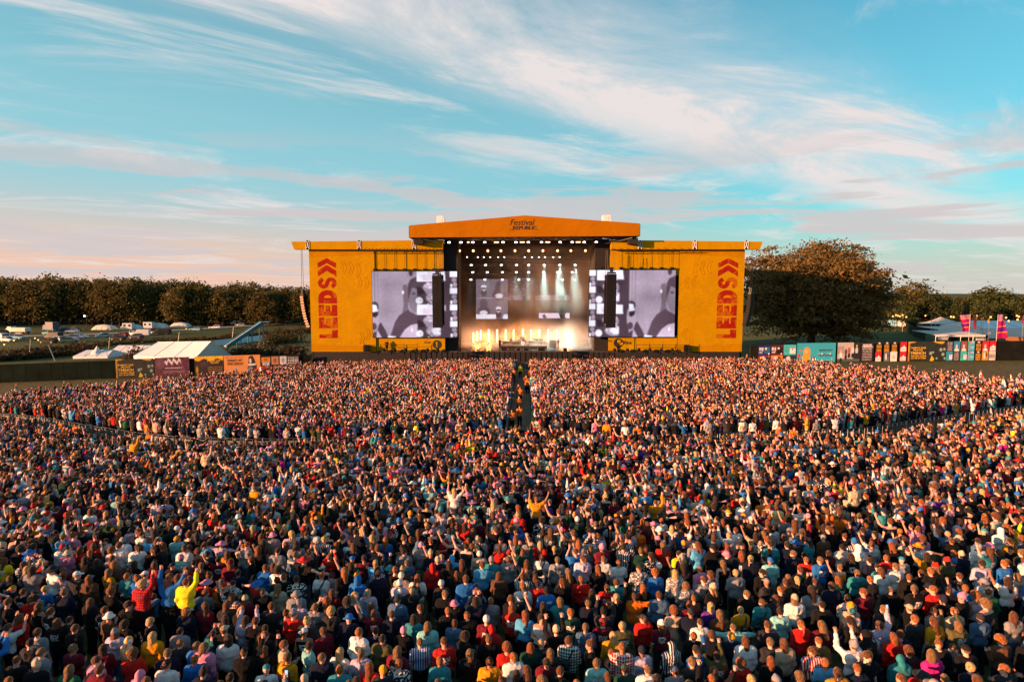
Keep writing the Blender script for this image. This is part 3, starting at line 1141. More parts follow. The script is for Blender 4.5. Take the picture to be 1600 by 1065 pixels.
# the LED wall at the back of the stage, in tiles with gaps
def face_tile(cv):
    cv.rect(0, 0, 1, 1, LAV * 0.55)
    for cx, cy in ((.25, .22), (.70, .76)):
        cv.ell(cx, cy + .12, .10, .10, DRK)
        cv.ell(cx, cy, .07, .09, LAV * 1.6)
        cv.rect(cx - .08, cy - .06, cx + .08, cy - .01, WHT)
        cv.rect(cx - .06, cy + .0, cx + .06, cy + .03, DRK * 0.4)
    for cx, cy in ((.72, .20), (.24, .62)):
        cv.ell(cx, cy, .13, .15, MID)
        cv.ell(cx, cy + .20, .22, .15, MID * 0.9)
        cv.ell(cx, cy + .22, .13, .06, WHT, 0.8)
    cv.rect(0, .47, 1, .49, LAV * 1.2)
    cv.rect(0, .88, .62, 1, WHT)
    cv.ell(.93, .96, .10, .09, WHT)
    cv.noise(0.3, 3, 9)


def bar_tile(bright):
    def p(cv):
        cv.rect(0, 0, 1, 1, (0, 0, 0))
        cv.poly([(0, 0), (.64, 0), (.70, 1), (0, 1)], LAV * bright)
        cv.ell(.95, .5, .11, .6, LAV * bright)
        cv.poly([(.10, .4), (.2, .2), (.26, .9), (.16, 1)], DRK)
    return p


def dark_tile(cv):
    cv.rect(0, 0, 1, 1, DRK * 0.35)
    r = np.random.default_rng(4)
    for k in range(40):
        cv.ell(r.random(), r.random(), .05, .03, LAV * r.uniform(.2, 1.4), .8)


wall = empty('led_wall', (SX(744, 104), SY + 14, ZD + 2), 'tall video wall at the back of the stage with mauve pictures half lost in smoke', 'video wall')
for (u0, v0, u1, v1, fn) in ((744, 436, 793.5, 498, face_tile), (794, 434, 841, 462, dark_tile), (794, 462, 828, 469, bar_tile(.7)), (836, 461, 890, 469, bar_tile(.7)), (842, 489, 890, 497, bar_tile(2.4))):
    Yw = SY + 14
    a, b = at(u0, v1, Yw), at(u1, v0, Yw)
    mb = MB(); mb.span((a.x, Yw + 0.02, a.z), (b.x, Yw + 0.25, b.z)); mb.build('tile_back', M_CAB, wall)
    cv = Canvas(int((u1 - u0) * 1.6), int((v1 - v0) * 1.8))
    fn(cv)
    picture('tile', cv, (a.x, Yw, a.z), (b.x, Yw, a.z), (a.x, Yw, b.z), M_WALL, wall)

# ------------------------------------------------------------------ line arrays
def line_array(px, pt, pb, n, w, Y, label, curve=0.0, mcab=M_CAB, mgr=M_GRILLE, yaw=0.0, rig_top=None, lean=0.0):
    top, bot = at(px, pt, Y), at(px, pb, Y)
    e = empty('line_array', (top.x, Y, top.z), label, 'line array', 'hanging line array speakers', rz=yaw)
    H = (top.z - bot.z) / n
    cab, gr, ban = None, None, None
    y, z, ang = 0.0, -H / 2, 0.0
    xo = 0.0
    me_c = MB().prism([(-w / 2, -.49 * H), (w / 2, -.49 * H), (w / 2, .49 * H), (-w / 2, .49 * H)], 'y', 0.0, 0.55).mesh('cabinet', mcab)
    gm = MB()
    for s in (-1, 1):
        gm.span((s * w * .26 - w * .19, -0.03, -.36 * H), (s * w * .26 + w * .19, 0.0, .36 * H))
    gm.span((-w * .05, -0.035, -.40 * H), (w * .05, 0.0, .40 * H))
    me_g = gm.mesh('grille', mgr)
    for k in range(n):
        ang = curve * (k / (n - 1)) ** 1.6
        c = bpy.data.objects.new('cabinet', me_c); COL.objects.link(c); c.parent = e
        c.location = (xo, y, z); c.rotation_euler = (-ang, 0, 0)
        g = bpy.data.objects.new('grille', me_g); COL.objects.link(g); g.parent = c
        y += H * math.sin(ang)
        z -= H * math.cos(ang)
        xo += lean * H
    mb = MB()
    mb.span((-w * .45, 0.05, 0.05), (w * .45, 0.5, 0.28))
    mb.span((-0.25, 0.1, 0.3), (0.25, 0.45, 1.0))
    mb.local('flying_frame', M_STEEL, e)
    zt = (rig_top or 391)
    mb = MB()
    hgt = at(px, zt, Y).z - top.z
    for s in (-1, 1):
        mb.tube((s * w * .3, 0.25, 0.3), (s * w * .15, 0.25, hgt), 0.03, n=4)
    mb.local('chain', M_STEEL, e)
    return e


M_LITCAB = mat('sunlit_speaker_face', (0.34, 0.20, 0.12), 0.6, 0.2)  # low sun on the left side array painted into its grille colour
line_array(682.5, 430, 512, 17, 1.42, SY - 3.0, 'black line array hanging in front of the left video screen', 0.10)
line_array(956, 428, 512, 17, 1.42, SY - 3.0, 'black line array hanging in front of the right video screen', 0.10)
line_array(690, 440, 508, 16, 0.62, SY - 2.2, 'slim black line array just right of the left main hang', 0.08)
line_array(948, 440, 506, 16, 0.62, SY - 2.2, 'slim black line array just left of the right main hang', 0.08)
line_array(471, 462, 512, 12, 1.05, SY + 0.9, 'curved side line array, faces coloured as if sunlit, hung outside the left wing', 0.30, M_CAB, M_LITCAB, -0.75, 390, 0.20)
line_array(1176, 460, 508, 12, 1.05, SY - 2.4, 'dark side line array hung outside the right wing before the tree', 0.30, M_CAB, M_GRILLE, 0.75, 390, -0.12)

# ------------------------------------------------------------------ lamps
M_LW = emit('white_lamp_glass', (1.0, 0.90, 0.86), 5.0)
M_LW2 = emit('hot_filament', (1.0, 0.72, 0.40), 3.0)
M_LA = emit('amber_lamp_glass', (1.0, 0.26, 0.035), 1.7)
M_LT = emit('cool_lamp_glass', (0.93, 1.0, 0.97), 5.0)
M_TUBE = emit('tube_lamp_glass', (1.0, 0.66, 0.36), 3.2)


def row_truss(py, Y, px0=706, px1=936):
    a, b = at(px0, py, Y), at(px1, py, Y)
    e = empty('lighting_truss', (a.x, Y, a.z + 0.5), f'black lighting truss carrying lamps across the stage, at {"front" if Y < 92 else "second" if Y < 94 else "third" if Y < 97 else "fourth" if Y < 100 else "rear"} depth', 'truss')
    mb = MB()
    for zz in (0.45, 0.85):
        for yy in (0, 0.4):
            mb.tube((a.x, Y + yy, a.z + zz), (b.x, Y + yy, a.z + zz), 0.03, n=4)
    mb.build('chords', M_STEEL, e)
    mb = MB()
    n = 36
    for k in range(n):
        x0, x1 = a.x + (b.x - a.x) * k / n, a.x + (b.x - a.x) * (k + 1) / n
        mb.tube((x0, Y, a.z + .45 + .4 * (k % 2)), (x1, Y, a.z + .45 + .4 * ((k + 1) % 2)), 0.02, n=4)
    mb.build('lattice', M_STEEL, e)


def lamp(px, py, Y, m, w, h, label, light=None, kind='stage_lamp', tilt=0.0):
    p = at(px, py, Y)
    e = empty(kind, p, label, 'lamp', 'stage lamps')
    mb = MB()
    mb.prism([(p.x - w / 2 - .06, p.z - h / 2 - .06), (p.x + w / 2 + .06, p.z - h / 2 - .06), (p.x + w / 2 + .06, p.z + h / 2 + .06), (p.x - w / 2 - .06, p.z + h / 2 + .06)], 'y', Y + 0.01, Y + 0.35)
    mb.build('housing', M_CAB, e)
    mb = MB()
    for s in (-1, 1):
        mb.span((p.x + s * (w / 2 + .09) - .02, Y + .1, p.z - .05), (p.x + s * (w / 2 + .09) + .02, Y + .2, p.z + h / 2 + .25))
    mb.span((p.x - w / 2 - .11, Y + .1, p.z + h / 2 + .25), (p.x + w / 2 + .11, Y + .2, p.z + h / 2 + .30))
    mb.build('yoke', M_STEEL, e)
    mb = MB()
    n = 10
    if w < h * 1.4:
        mb.add([(p.x + math.cos(t * 2 * math.pi / n) * w / 2, Y, p.z + math.sin(t * 2 * math.pi / n) * h / 2) for t in range(n)], [tuple(range(n))])
    else:
        mb.span((p.x - w / 2, Y - .01, p.z - h / 2), (p.x + w / 2, Y + .005, p.z + h / 2))
    mb.build('lens', m, e)
    if m is M_LA:
        mb = MB()
        if w < h * 1.4:
            mb.lathe((p.x, Y - .03, p.z), [(.12, 0), (.12, .02)], 10, axis='y')
        else:
            mb.span((p.x - w * .36, Y - .03, p.z - .05), (p.x + w * .36, Y - .015, p.z + .05))
        mb.build('filament', M_LW2, e)
    if light:
        col, en, ang, tgt = light
        ld = bpy.data.lights.new('beam', 'SPOT')
        ld.energy = en
        ld.color = col
        ld.spot_size = R(ang)
        ld.spot_blend = 0.6
        ld.shadow_soft_size = 0.12
        lo = bpy.data.objects.new('beam', ld)
        COL.objects.link(lo)
        lo.parent = e
        lo.location = (0, -0.1, 0)
        d = Vector(tgt) - p
        lo.rotation_euler = (-d).to_track_quat('Z', 'Y').to_euler()
    return e


def zpx(v):
    return 680 + v / 5.326


for py, Y in ((377, SY + 0.5), (389, SY + 2.5), (412, SY + 5.5), (423, SY + 8), (435, SY + 10.5)):
    row_truss(py - 3, Y + 0.2)
for i, (v, am) in enumerate(((115, 0), (215, 0), (275, 1), (313, 0), (412, 0), (510, 2), (565, 0), (672, 0), (725, 2), (775, 0), (885, 0), (937, 2), (1040, 0), (1140, 0), (1190, 2), (1240, 0), (1340, 0))):
    lamp(zpx(v), 378.6 - 0.4 * i / 16, SY + 0.4, M_LA if am else M_LW, {0: .34, 1: .36, 2: .74}[am], .18, f'{"amber" if am else "white"} wash lamp in the top row, {ordn(i)} from the left')
for i, v in enumerate((202, 317, 438, 547, 664, 778, 897, 1018, 1129, 1250)):
    lamp(zpx(v), 391.8 - 0.2 * i / 9, SY + 2.4, M_LA, .40, .42, f'round amber lamp in the second row, {ordn(i)} from the left')
for r_, (py, Y, vs) in enumerate(((414, SY + 5.4, (300, 420, 550, 677, 778, 907, 1037, 1165)), (425.2, SY + 7.9, (313, 433, 560, 675, 778, 901, 1020, 1140)), (436.8, SY + 10.4, (297, 413, 558, 697, 775, 907, 1058, 1162)))):
    for i, v in enumerate(vs):
        lt = None
        if (r_ == 0 and i in (4, 5, 6, 7)) or (r_ == 1 and i in (1, 3, 5, 6, 7)) or (r_ == 2 and i in (0, 2, 4, 6)):
            q = at(zpx(v) + (i - 4) * 2, 530, Y - 1)
            lt = ((0.62, 1.0, 0.92), 7500 if i >= 5 else 3200, 30, q)
        lamp(zpx(v), py, Y, M_LT, .32, .14, f'cool white lamp in the {["third", "fourth", "fifth"][r_]} row, {ordn(i)} from the left', lt)
for i, (v, a, b) in enumerate(((318, 850, 930), (348, 840, 915), (380, 830, 910), (446, 825, 925), (516, 825, 928), (587, 825, 925), (652, 825, 925), (730, 822, 890), (798, 825, 925), (865, 825, 890), (940, 825, 925), (1012, 825, 915), (1078, 835, 910), (1108, 840, 920), (1138, 850, 930))):
    Y = SY + 12.0
    u = zpx(v)
    t0, t1 = at(u, 360 + b / 5.326, Y), at(u, 360 + a / 5.326, Y)
    e = empty('tube_lamp', (t0.x, Y, ZD), f'upright glowing tube lamp at the back of the stage, {ordn(i)} from the left', 'lamp', 'upright tube lamps')
    mb = MB(); mb.tube((t0.x, Y + .12, ZD), (t0.x, Y + .12, t1.z + .2), 0.05, n=6); mb.lathe((t0.x, Y + .12, ZD), [(0.3, 0), (0.3, 0.04), (0.05, 0.06)], 8); mb.build('stand', M_STEEL, e)
    zm = (t0.z * 0.55 + t1.z * 0.45)
    for za, zb in ((t0.z, zm - .06), (zm + .06, t1.z)):
        mb = MB(); mb.tube((t0.x, Y, za), (t0.x, Y, zb), 0.085, n=8); mb.build('tube', M_TUBE, e)
    if i % 2 == 1 or i in (7,):
        ld = bpy.data.lights.new('glow', 'POINT')
        ld.energy = 600
        ld.color = (1.0, 0.29, 0.055)
        ld.shadow_soft_size = 0.3
        lo = bpy.data.objects.new('glow', ld); COL.objects.link(lo); lo.parent = e
        lo.location = (0, -0.5, (t0.z + t1.z) / 2 - ZD)

# small spotlights catching the light under the second truss
for i, v in enumerate((272, 360, 410, 463, 528, 580, 750, 810, 868, 920, 988, 1040)):
    p = at(zpx(v), 398.6, SY + 3.2)
    e = empty('profile_spotlight', p, f'small black spotlight hanging under the second truss, {ordn(i)} from the left', 'lamp', 'small hanging spotlights')
    mb = MB(); mb.tube((p.x, p.y, p.z), (p.x - 0.10, p.y - 0.12, p.z - 0.30), 0.11, 0.13, 8); mb.build('barrel', M_CAB, e)
    mb = MB(); mb.tube((p.x - 0.101, p.y - 0.121, p.z - 0.302), (p.x - 0.105, p.y - 0.126, p.z - 0.31), 0.10, 0.10, 8); mb.build('lens', emit('spot_glass', (1, .93, .85), 5.0) if i == 0 else bpy.data.materials['spot_glass'], e)
    mb = MB(); mb.tube((p.x, p.y, p.z), (p.x, p.y, p.z + .35), 0.03, n=5); mb.build('hanger', M_STEEL, e)


# ------------------------------------------------------------------ stage smoke
def smoke():
    m = bpy.data.materials.new('stage_smoke')
    m.use_nodes = True
    t = NT(m.node_tree)
    tc = t.n('ShaderNodeTexCoord')
    n1 = t.n('ShaderNodeTexNoise', {'Vector': tc.outputs['Object'], 'Scale': 0.22, 'Detail': 4.0, 'Roughness': 0.6, 'Distortion': 0.6})
    sp = t.n('ShaderNodeSeparateXYZ', {0: tc.outputs['Object']})
    low = t.smooth(sp.outputs[2], 5.2, 0.0)
    d = t.math('MULTIPLY', t.smooth(n1.outputs[0], 0.34, 0.68), t.math('ADD', t.math('MULTIPLY', low, 0.12), 0.006))
    hi = t.math('MULTIPLY', t.smooth(sp.outputs[0], -9.0, 7.0), t.smooth(sp.outputs[2], 4.5, 8.5))
    d = t.math('ADD', d, t.math('MULTIPLY', t.math('MULTIPLY', hi, t.smooth(n1.outputs[0], 0.26, 0.60)), 0.04))
    v = t.n('ShaderNodeVolumePrincipled', {'Color': (0.9, 0.9, 0.9, 1), 'Density': d, 'Anisotropy': 0.25})
    o = t.n('ShaderNodeOutputMaterial')
    t.link(v.outputs[0], o.inputs['Volume'])
    mb = MB()
    a, b = (SX(704), SY + 2.0, ZD + 0.02), (SX(936), SY + 13.8, Zp(380, SY))
    org = ((a[0] + b[0]) / 2, (a[1] + b[1]) / 2, ZD)
    mb.span(a, b)
    ob = mb.build('stage_smoke', m, None, org)
    tag(ob, 'drifting stage smoke lit amber and pale green', 'smoke', kind='stuff')


smoke()

# ------------------------------------------------------------------ band gear and riser
def gear(name, u0, v0, u1, v1, Y, depth, m, label, cat, trim=None):
    a, b = at(u0, v1, Y), at(u1, v0, Y)
    a.z = max(a.z, ZD)
    e = empty(name, (a.x, Y, a.z), label, cat)
    mb = MB(); mb.span((a.x, Y, a.z), (b.x, Y + depth, b.z)); mb.build('body', m, e)
    mb = MB()
    g = 0.06
    mb.span((a.x + g, Y - 0.02, a.z + g), (b.x - g, Y - 0.002, b.z - g))
    mb.build('front', trim or M_GRILLE, e)
    mb = MB()
    for s in (a.x + .02, b.x - .02):
        mb.span((s - .03, Y - .03, a.z), (s + .03, Y - .021, b.z))
    mb.build('corner_trim', M_ALU, e)
    return e


M_RISER = mat('riser_carpet', (0.10, 0.06, 0.045), 0.9, 0.3)
gear('drum_riser', 781, 540.5, 855, 547.9, SY + 2.6, 4.0, M_RISER, 'low carpeted riser at the front of the stage under the drum kit', 'riser')
gear('back_riser', 785, 533, 852, 547.9, SY + 7.2, 3.2, M_RISER, 'taller riser block behind the drums', 'riser')
for i, (a, b) in enumerate(((796, 801), (836, 841.5), (833.5, 836), (841.8, 846))):
    gear('guitar_amplifier', a, 529.5, b, 536, SY + 7.8, 0.7, M_CAB, f'small amplifier cabinet on the back riser, {ordn(i)} from the left', 'amplifier')
gear('upright_keyboard', 858, 532, 870, 545, SY + 5, 1.0, M_CAB, 'black upright keyboard cabinet to the right of the drums', 'keyboard', M_RISER)
for i, (a, b) in enumerate(((783, 793), (806, 814), (818, 827), (840, 852))):
    gear('floor_monitor', a, 543.6, b, 547.9, SY + 0.6, 0.6, M_CAB, f'black floor monitor wedge along the stage lip, {ordn(i)} from the left', 'monitor')
# drum kit
kit = empty('drum_kit', (SX(817, SY + 4), SY + 4, Zp(540.5, SY + 2.6)), 'pale drum kit with cymbals on the riser, centre stage', 'drum kit')
kx, ky, kz = kit.location
mb = MB(); mb.lathe((kx, ky - .3, kz + .34), [(.33, -.22), (.33, .22)], 16, axis='y'); mb.build('bass_drum', M_WHITE, kit)
for dx, dy, dz, r in ((-.35, -.1, .85, .2), (.35, -.1, .85, .2), (-.7, .2, .65, .2), (.75, .1, .5, .24)):
    mb = MB(); mb.lathe((kx + dx, ky + dy, kz + dz), [(r, -.15), (r, .15)], 12); mb.build('tom_drum', M_WHITE, kit)
for dx, dz in ((-.9, 1.35), (.9, 1.4), (-.45, 1.5), (.5, 1.55)):
    mb = MB(); mb.tube((kx + dx, ky + .2, kz), (kx + dx, ky + .2, kz + dz), .015, n=5); mb.lathe((kx + dx, ky + .2, kz + dz), [(.26, 0), (.04, .03)], 12); mb.build('cymbal', M_ALU, kit)
# two camera positions in the pit and steps
for u, lab in ((718, 'left'), (883, 'right')):
    p = at(u, 548, SY - 1.6)
    e = empty('camera_pedestal', (p.x, SY - 1.6, ZG), f'dark television camera on a pedestal before the {lab} part of the stage', 'camera')
    mb = MB(); mb.tube((p.x, SY - 1.6, ZG), (p.x, SY - 1.6, ZD + .1), .09, n=6); mb.build('column', M_STEEL, e)
    mb = MB(); mb.span((p.x - .22, SY - 2.0, ZD + .1), (p.x + .22, SY - 1.3, ZD + .6)); mb.tube((p.x, SY - 1.3, ZD + .35), (p.x, SY - .9, ZD + .35), .12, n=8); mb.build('camera_body', M_CAB, e)
    mb = MB(); mb.span((p.x - .35, SY - 2.1, ZD - .5), (p.x + .35, SY - 1.1, ZD - .35)); mb.build('platform', M_STEEL, e)
# ------------------------------------------------------------------ foliage
def leaf_mat(name, c0, c1, c2, trans=0.25):
    m = bpy.data.materials.new(name)
    m.use_nodes = True
    t = NT(m.node_tree)
    tc = t.n('ShaderNodeTexCoord')
    oi = t.n('ShaderNodeObjectInfo')
    off = t.n('ShaderNodeVectorMath', {0: tc.outputs['Object'], 1: t.n('ShaderNodeCombineXYZ', {0: t.math('MULTIPLY', oi.outputs['Random'], 90.0), 1: 0.0, 2: 0.0}).outputs[0]}, operation='ADD')
    n1 = t.n('ShaderNodeTexNoise', {'Vector': off.outputs[0], 'Scale': 0.28, 'Detail': 4.0, 'Roughness': 0.6})
    n2 = t.n('ShaderNodeTexNoise', {'Vector': off.outputs[0], 'Scale': 2.5, 'Detail': 2.0})
    f = t.math('ADD', t.math('MULTIPLY', n1.outputs[0], 0.7), t.math('MULTIPLY', n2.outputs[0], 0.3))
    c = t.ramp(f, [(0.34, c0), (0.5, c1), (0.66, c2)])
    rv = t.n('ShaderNodeMapRange', {0: oi.outputs['Random'], 3: 0.75, 4: 1.25})
    c = t.n('ShaderNodeVectorMath', {0: c, 'Scale': rv.outputs[0]}, operation='SCALE').outputs[0]
    b = t.n('ShaderNodeBsdfPrincipled', {'Base Color': c, 'Roughness': 0.7, 'Specular IOR Level': 0.15})
    tl = t.n('ShaderNodeBsdfTranslucent', {'Color': c})
    mx = t.n('ShaderNodeMixShader', {0: trans, 1: b.outputs[0], 2: tl.outputs[0]})
    o = t.n('ShaderNodeOutputMaterial')
    t.link(mx.outputs[0], o.inputs[0])
    return m


M_LEAFB = leaf_mat('beech_leaves', (0.080, 0.060, 0.022), (0.155, 0.108, 0.036), (0.24, 0.145, 0.042), 0.35)
M_LEAFG = leaf_mat('green_leaves', (0.020, 0.034, 0.014), (0.045, 0.062, 0.020), (0.095, 0.095, 0.026))
M_LEAFL = leaf_mat('wood_leaves', (0.048, 0.046, 0.016), (0.095, 0.084, 0.026), (0.19, 0.135, 0.036), 0.35)
M_HEDGE = leaf_mat('bramble_leaves', (0.030, 0.020, 0.010), (0.060, 0.040, 0.018), (0.11, 0.075, 0.028))
M_BARK = mat('bark', (0.075, 0.055, 0.042), 0.9, 0.35, 2.0, 0.6, 8.0)


def leaf_quads(C, s, up=0.35, seed=0, droop=None):
    r = np.random.default_rng(seed)
    n = len(C)
    nrm = r.normal(size=(n, 3))
    nrm[:, 2] = (np.abs(nrm[:, 2]) if up > 0 else nrm[:, 2]) + up
    nrm /= np.linalg.norm(nrm, axis=1)[:, None]
    a = np.cross(nrm, r.normal(size=(n, 3)))
    a /= np.linalg.norm(a, axis=1)[:, None]
    b = np.cross(nrm, a)
    sz = s * r.uniform(0.6, 1.4, (n, 1))
    V = np.stack([C + a * sz, C + b * sz * 0.55, C - a * sz, C - b * sz * 0.55], 1).reshape(-1, 3)
    Q = np.arange(4 * n).reshape(n, 4)
    return V, Q


def crown_points(rx, rz, zc, nclump, per, rc, seed, flat=0.5, inner=0.55, rough=0.2, bottom=-0.85):
    r = np.random.default_rng(seed)
    d = r.normal(size=(nclump * 2, 3))
    d /= np.linalg.norm(d, axis=1)[:, None]
    d = d[d[:, 2] > bottom][:nclump]
    ph = r.uniform(0, 6.28, 6)
    az = np.arctan2(d[:, 1], d[:, 0])
    lob = 1 + rough * (0.5 * np.sin(3 * az + ph[0] + 2 * d[:, 2]) + 0.35 * np.sin(5 * az + ph[1] - 3 * d[:, 2]) + 0.35 * np.sin(7 * d[:, 2] + ph[2] + az)) + r.normal(0, rough * 0.35, len(d))
    rad = lob * np.clip(inner + (1 - inner) * r.random(len(d)) ** 0.5, 0, 1)
    C = d * rad[:, None] * np.array([rx, rx, rz]) + np.array([0, 0, zc])
    P = []
    for k in range(len(C)):
        q = r.normal(size=(per, 3)) * np.array([1, 1, flat]) * rc * 0.55 * r.uniform(0.6, 1.3)
        out = d[k].copy(); out[2] = 0
        q[:, 2] -= (q @ out) * 0.25
        P.append(C[k] + q)
    return np.concatenate(P), C


def quad_mesh(name, V, Q, m):
    me = bpy.data.meshes.new(name)
    me.vertices.add(len(V))
    me.vertices.foreach_set('co', np.asarray(V, np.float32).ravel())
    me.loops.add(Q.size)
    me.loops.foreach_set('vertex_index', Q.ravel().astype(np.int32))
    me.polygons.add(len(Q))
    me.polygons.foreach_set('loop_start', (np.arange(len(Q)) * 4).astype(np.int32))
    me.polygons.foreach_set('loop_total', np.full(len(Q), 4, np.int32))
    me.update()
    me.validate()
    me.materials.append(m)
    return me


def trunk_mesh(h, r0, limbs, seed, spread):
    r = random.Random(seed)
    mb = MB()
    lean = (r.uniform(-.3, .3), r.uniform(-.3, .3))
    mb.path([(0, 0, -0.5), (lean[0] * .3, lean[1] * .3, h * .3), (lean[0], lean[1], h * .62), (lean[0] * 1.4, lean[1] * 1.4, h * .9)], [r0 * 1.25, r0, r0 * .6, r0 * .15], 8)
    for k in range(limbs):
        z = h * r.uniform(0.22, 0.7)
        a = 2 * math.pi * k / limbs + r.uniform(-.4, .4)
        L = spread * r.uniform(.6, .95) * (1.15 - z / h * .6)
        e = (math.cos(a) * L, math.sin(a) * L, z + L * r.uniform(.15, .5))
        mid = (math.cos(a) * L * .45, math.sin(a) * L * .45, z + L * .12)
        mb.path([(lean[0] * z / h, lean[1] * z / h, z), mid, e], [r0 * .42, r0 * .26, r0 * .06], 6)
    return mb.mesh('trunk', M_BARK, smooth=True)


def make_tree(name, loc, crown_me, trunk_me, label, group, s=1.0, sz=1.0, rz=0.0, root=None):
    e = empty(name, loc, label, 'tree', group, rz)
    e.scale = (s, s, sz)
    for nm, me in (('trunk', trunk_me), ('crown', crown_me)):
        o = bpy.data.objects.new(nm, me)
        COL.objects.link(o)
        o.parent = e
    return e


# unit woodland trees, 20 m tall
WOOD = []
for k in range(6):
    P, _ = crown_points(5.6, 9.2, 11.2, 150, 20, 2.6, 20 + k, 0.55, 0.55, 0.26)
    V, Q = leaf_quads(P, 0.58, 0.0, 40 + k)
    WOOD.append((quad_mesh('crown', V, Q, M_LEAFL), quad_mesh('crown', V, Q, M_LEAFG), trunk_mesh(18, 0.32, 7, k, 5.0)))


def top_py(px):
    return np.interp(px, [-200, 0, 90, 130, 170, 230, 330, 400, 440, 500], [438, 441, 437, 440, 439, 442, 446, 449, 452, 455])


wr = random.Random(3)
i = 0
px = -150.0
while px < 505:
    for row, Yd in ((0, 268), (1, 284)):
        q = px + wr.uniform(-5, 5) + (8 if row else 0)
        d = Yd + wr.uniform(-5, 5)
        p = at(q, 500, d)
        zg = gz(p.x, d)
        ztop = at(q, float(top_py(q)) + wr.uniform(-3.5, 5.0) + (0 if row else 3), d).z
        h = ztop - zg
        w = WOOD[wr.randrange(6)]
        make_tree('woodland_tree', (p.x, d, zg), w[0], w[2], f"brownish tree, {ordn(i // 2)} from the left in the {'rear' if row else 'front'} row of the left wood", 'trees of the left wood', h / 20 * wr.uniform(0.95, 1.2), h / 20, wr.uniform(0, 6.28))
        i += 1
    px += 17 + wr.uniform(-2, 2)
# unseen wood added out of view on the left, bent round to shade the forest
P = []
rr = np.random.default_rng(8)
for k in range(46):
    t = k / 45
    cx, cy = -285 - 20 * math.sin(t * 3), 255 - 235 * t
    pp, _ = crown_points(6.5, 8.5, 9.5, 60, 12, 3.0, 300 + k, 0.6, 0.5, 0.25)
    P.append(pp * np.array([1, 1, 0.9]) + np.array([cx + rr.uniform(-6, 6), cy + rr.uniform(-4, 4), gz(cx, cy)]))
V, Q = leaf_quads(np.concatenate(P), 0.75, 0.3, 4)
ob = bpy.data.objects.new('side_wood', quad_mesh('side_wood', V, Q, M_LEAFL)); COL.objects.link(ob)
tag(ob, 'unseen dense wood added along the left side of the field for shade', 'wood', kind='stuff')
# back of the wood: closed mass so no sky shows between the stems
pts_ = np.stack([rr.uniform(-290, -80, 9000), rr.uniform(290, 312, 9000), np.zeros(9000)], 1)
pts_[:, 2] = ground(pts_[:, 0], pts_[:, 1]) + rr.uniform(0, 13, 9000)
V, Q = leaf_quads(pts_, 0.9, 0.3, 5)
ob = bpy.data.objects.new('wood_interior', quad_mesh('wood_interior', V, Q, M_LEAFL)); COL.objects.link(ob)
tag(ob, 'dark depth of the left wood behind its front trees', 'wood', kind='stuff')

# right hand wood
RT = [(1372, 458, 196, 0.8), (1398, 462, 204, 0.8), (1428, 444, 188, 0.95), (1450, 461, 182, 0.85), (1472, 466, 196, 0.85), (1497, 468, 212, 0.8), (1520, 464, 205, 0.8), (1550, 451, 190, 1.1), (1572, 459, 196, 0.9), (1600, 466, 206, 0.9), (1625, 463, 198, 0.9), (1352, 463, 208, 0.8), (1660, 460, 200, 0.9), (1410, 470, 178, 0.7), (1485, 474, 180, 0.7), (1530, 473, 178, 0.7), (1590, 474, 182, 0.7), (1330, 466, 215, 0.8)]
for k, (u, v, d, wd) in enumerate(sorted(RT)):
    p = at(u, 500, d)
    zg = gz(p.x, d)
    h = at(u, v, d).z - zg
    w = WOOD[(k * 5 + 1) % 6]
    make_tree('field_tree', (p.x, d, zg), w[1] if k % 5 else w[0], w[2], f'dark green tree behind the right hand tents, {ordn(k)} from the left', 'trees behind the right hand tents', h / 20 * 1.25 * wd + 0.1, h / 20, k * 1.7)
for k in range(16):
    u = 1380 + k * 19
    d = 430 + (k * 37 % 60)
    p = at(u, 470, d)
    zg = gz(p.x, d)
    h = at(u, 462 + (k * 7 % 5), d).z - zg
    w = WOOD[k % 6]
    make_tree('distant_tree', (p.x, d, zg), w[0], w[2], f'small sunlit tree on the far right skyline, {ordn(k)} from the left', 'sunlit trees on the far right skyline', h / 20 * 1.5, h / 20, k * 2.3)
# big beech beside the stage, on its own
bp_ = at(1266, 541, 118)
bz = gz(bp_.x, 118)
P1, C1 = crown_points(12.0, 9.0, 10.4, 680, 70, 2.2, 83, 0.28, 0.56, 0.21, -0.95)
P1[:, 0] *= np.where(P1[:, 0] > 0, 1.0, 1.02)
P2, _ = crown_points(5.2, 5.0, 5.0, 90, 40, 1.6, 78, 0.4, 0.5, 0.25, -0.95)
P2 = P2 * np.array([.85, 1, 1.0]) + np.array([7.2, 0.5, 0.0])
V, Q = leaf_quads(np.concatenate([P1, P2]), 0.27, 0.12, 79)
P3, _ = crown_points(10.0, 7.6, 10.0, 160, 26, 2.6, 80, 0.5, 0.35, 0.1, -0.95)
V3, Q3 = leaf_quads(P3, 0.62, 0.1, 81)
Q = np.concatenate([Q, Q3 + len(V)]); V = np.concatenate([V, V3])
tm = MB()
br = random.Random(12)
tm.path([(0, 0, -0.5), (0.3, 0, 4), (0.2, 0.3, 9), (-0.4, 0, 16)], [0.85, 0.62, 0.42, 0.08], 10)
for k in range(26):
    z = br.uniform(2.5, 15)
    a = br.uniform(0, 6.28)
    L = 11.2 * math.sqrt(max(0.1, 1 - ((z - 9) / 10.5) ** 2)) * br.uniform(.8, 1.04)
    e_ = (math.cos(a) * L, math.sin(a) * L, z + L * .22)
    tm.path([(0.2, 0.1, z), (math.cos(a) * L * .5, math.sin(a) * L * .5, z + L * .16), e_], [0.24, 0.12, 0.02], 6)
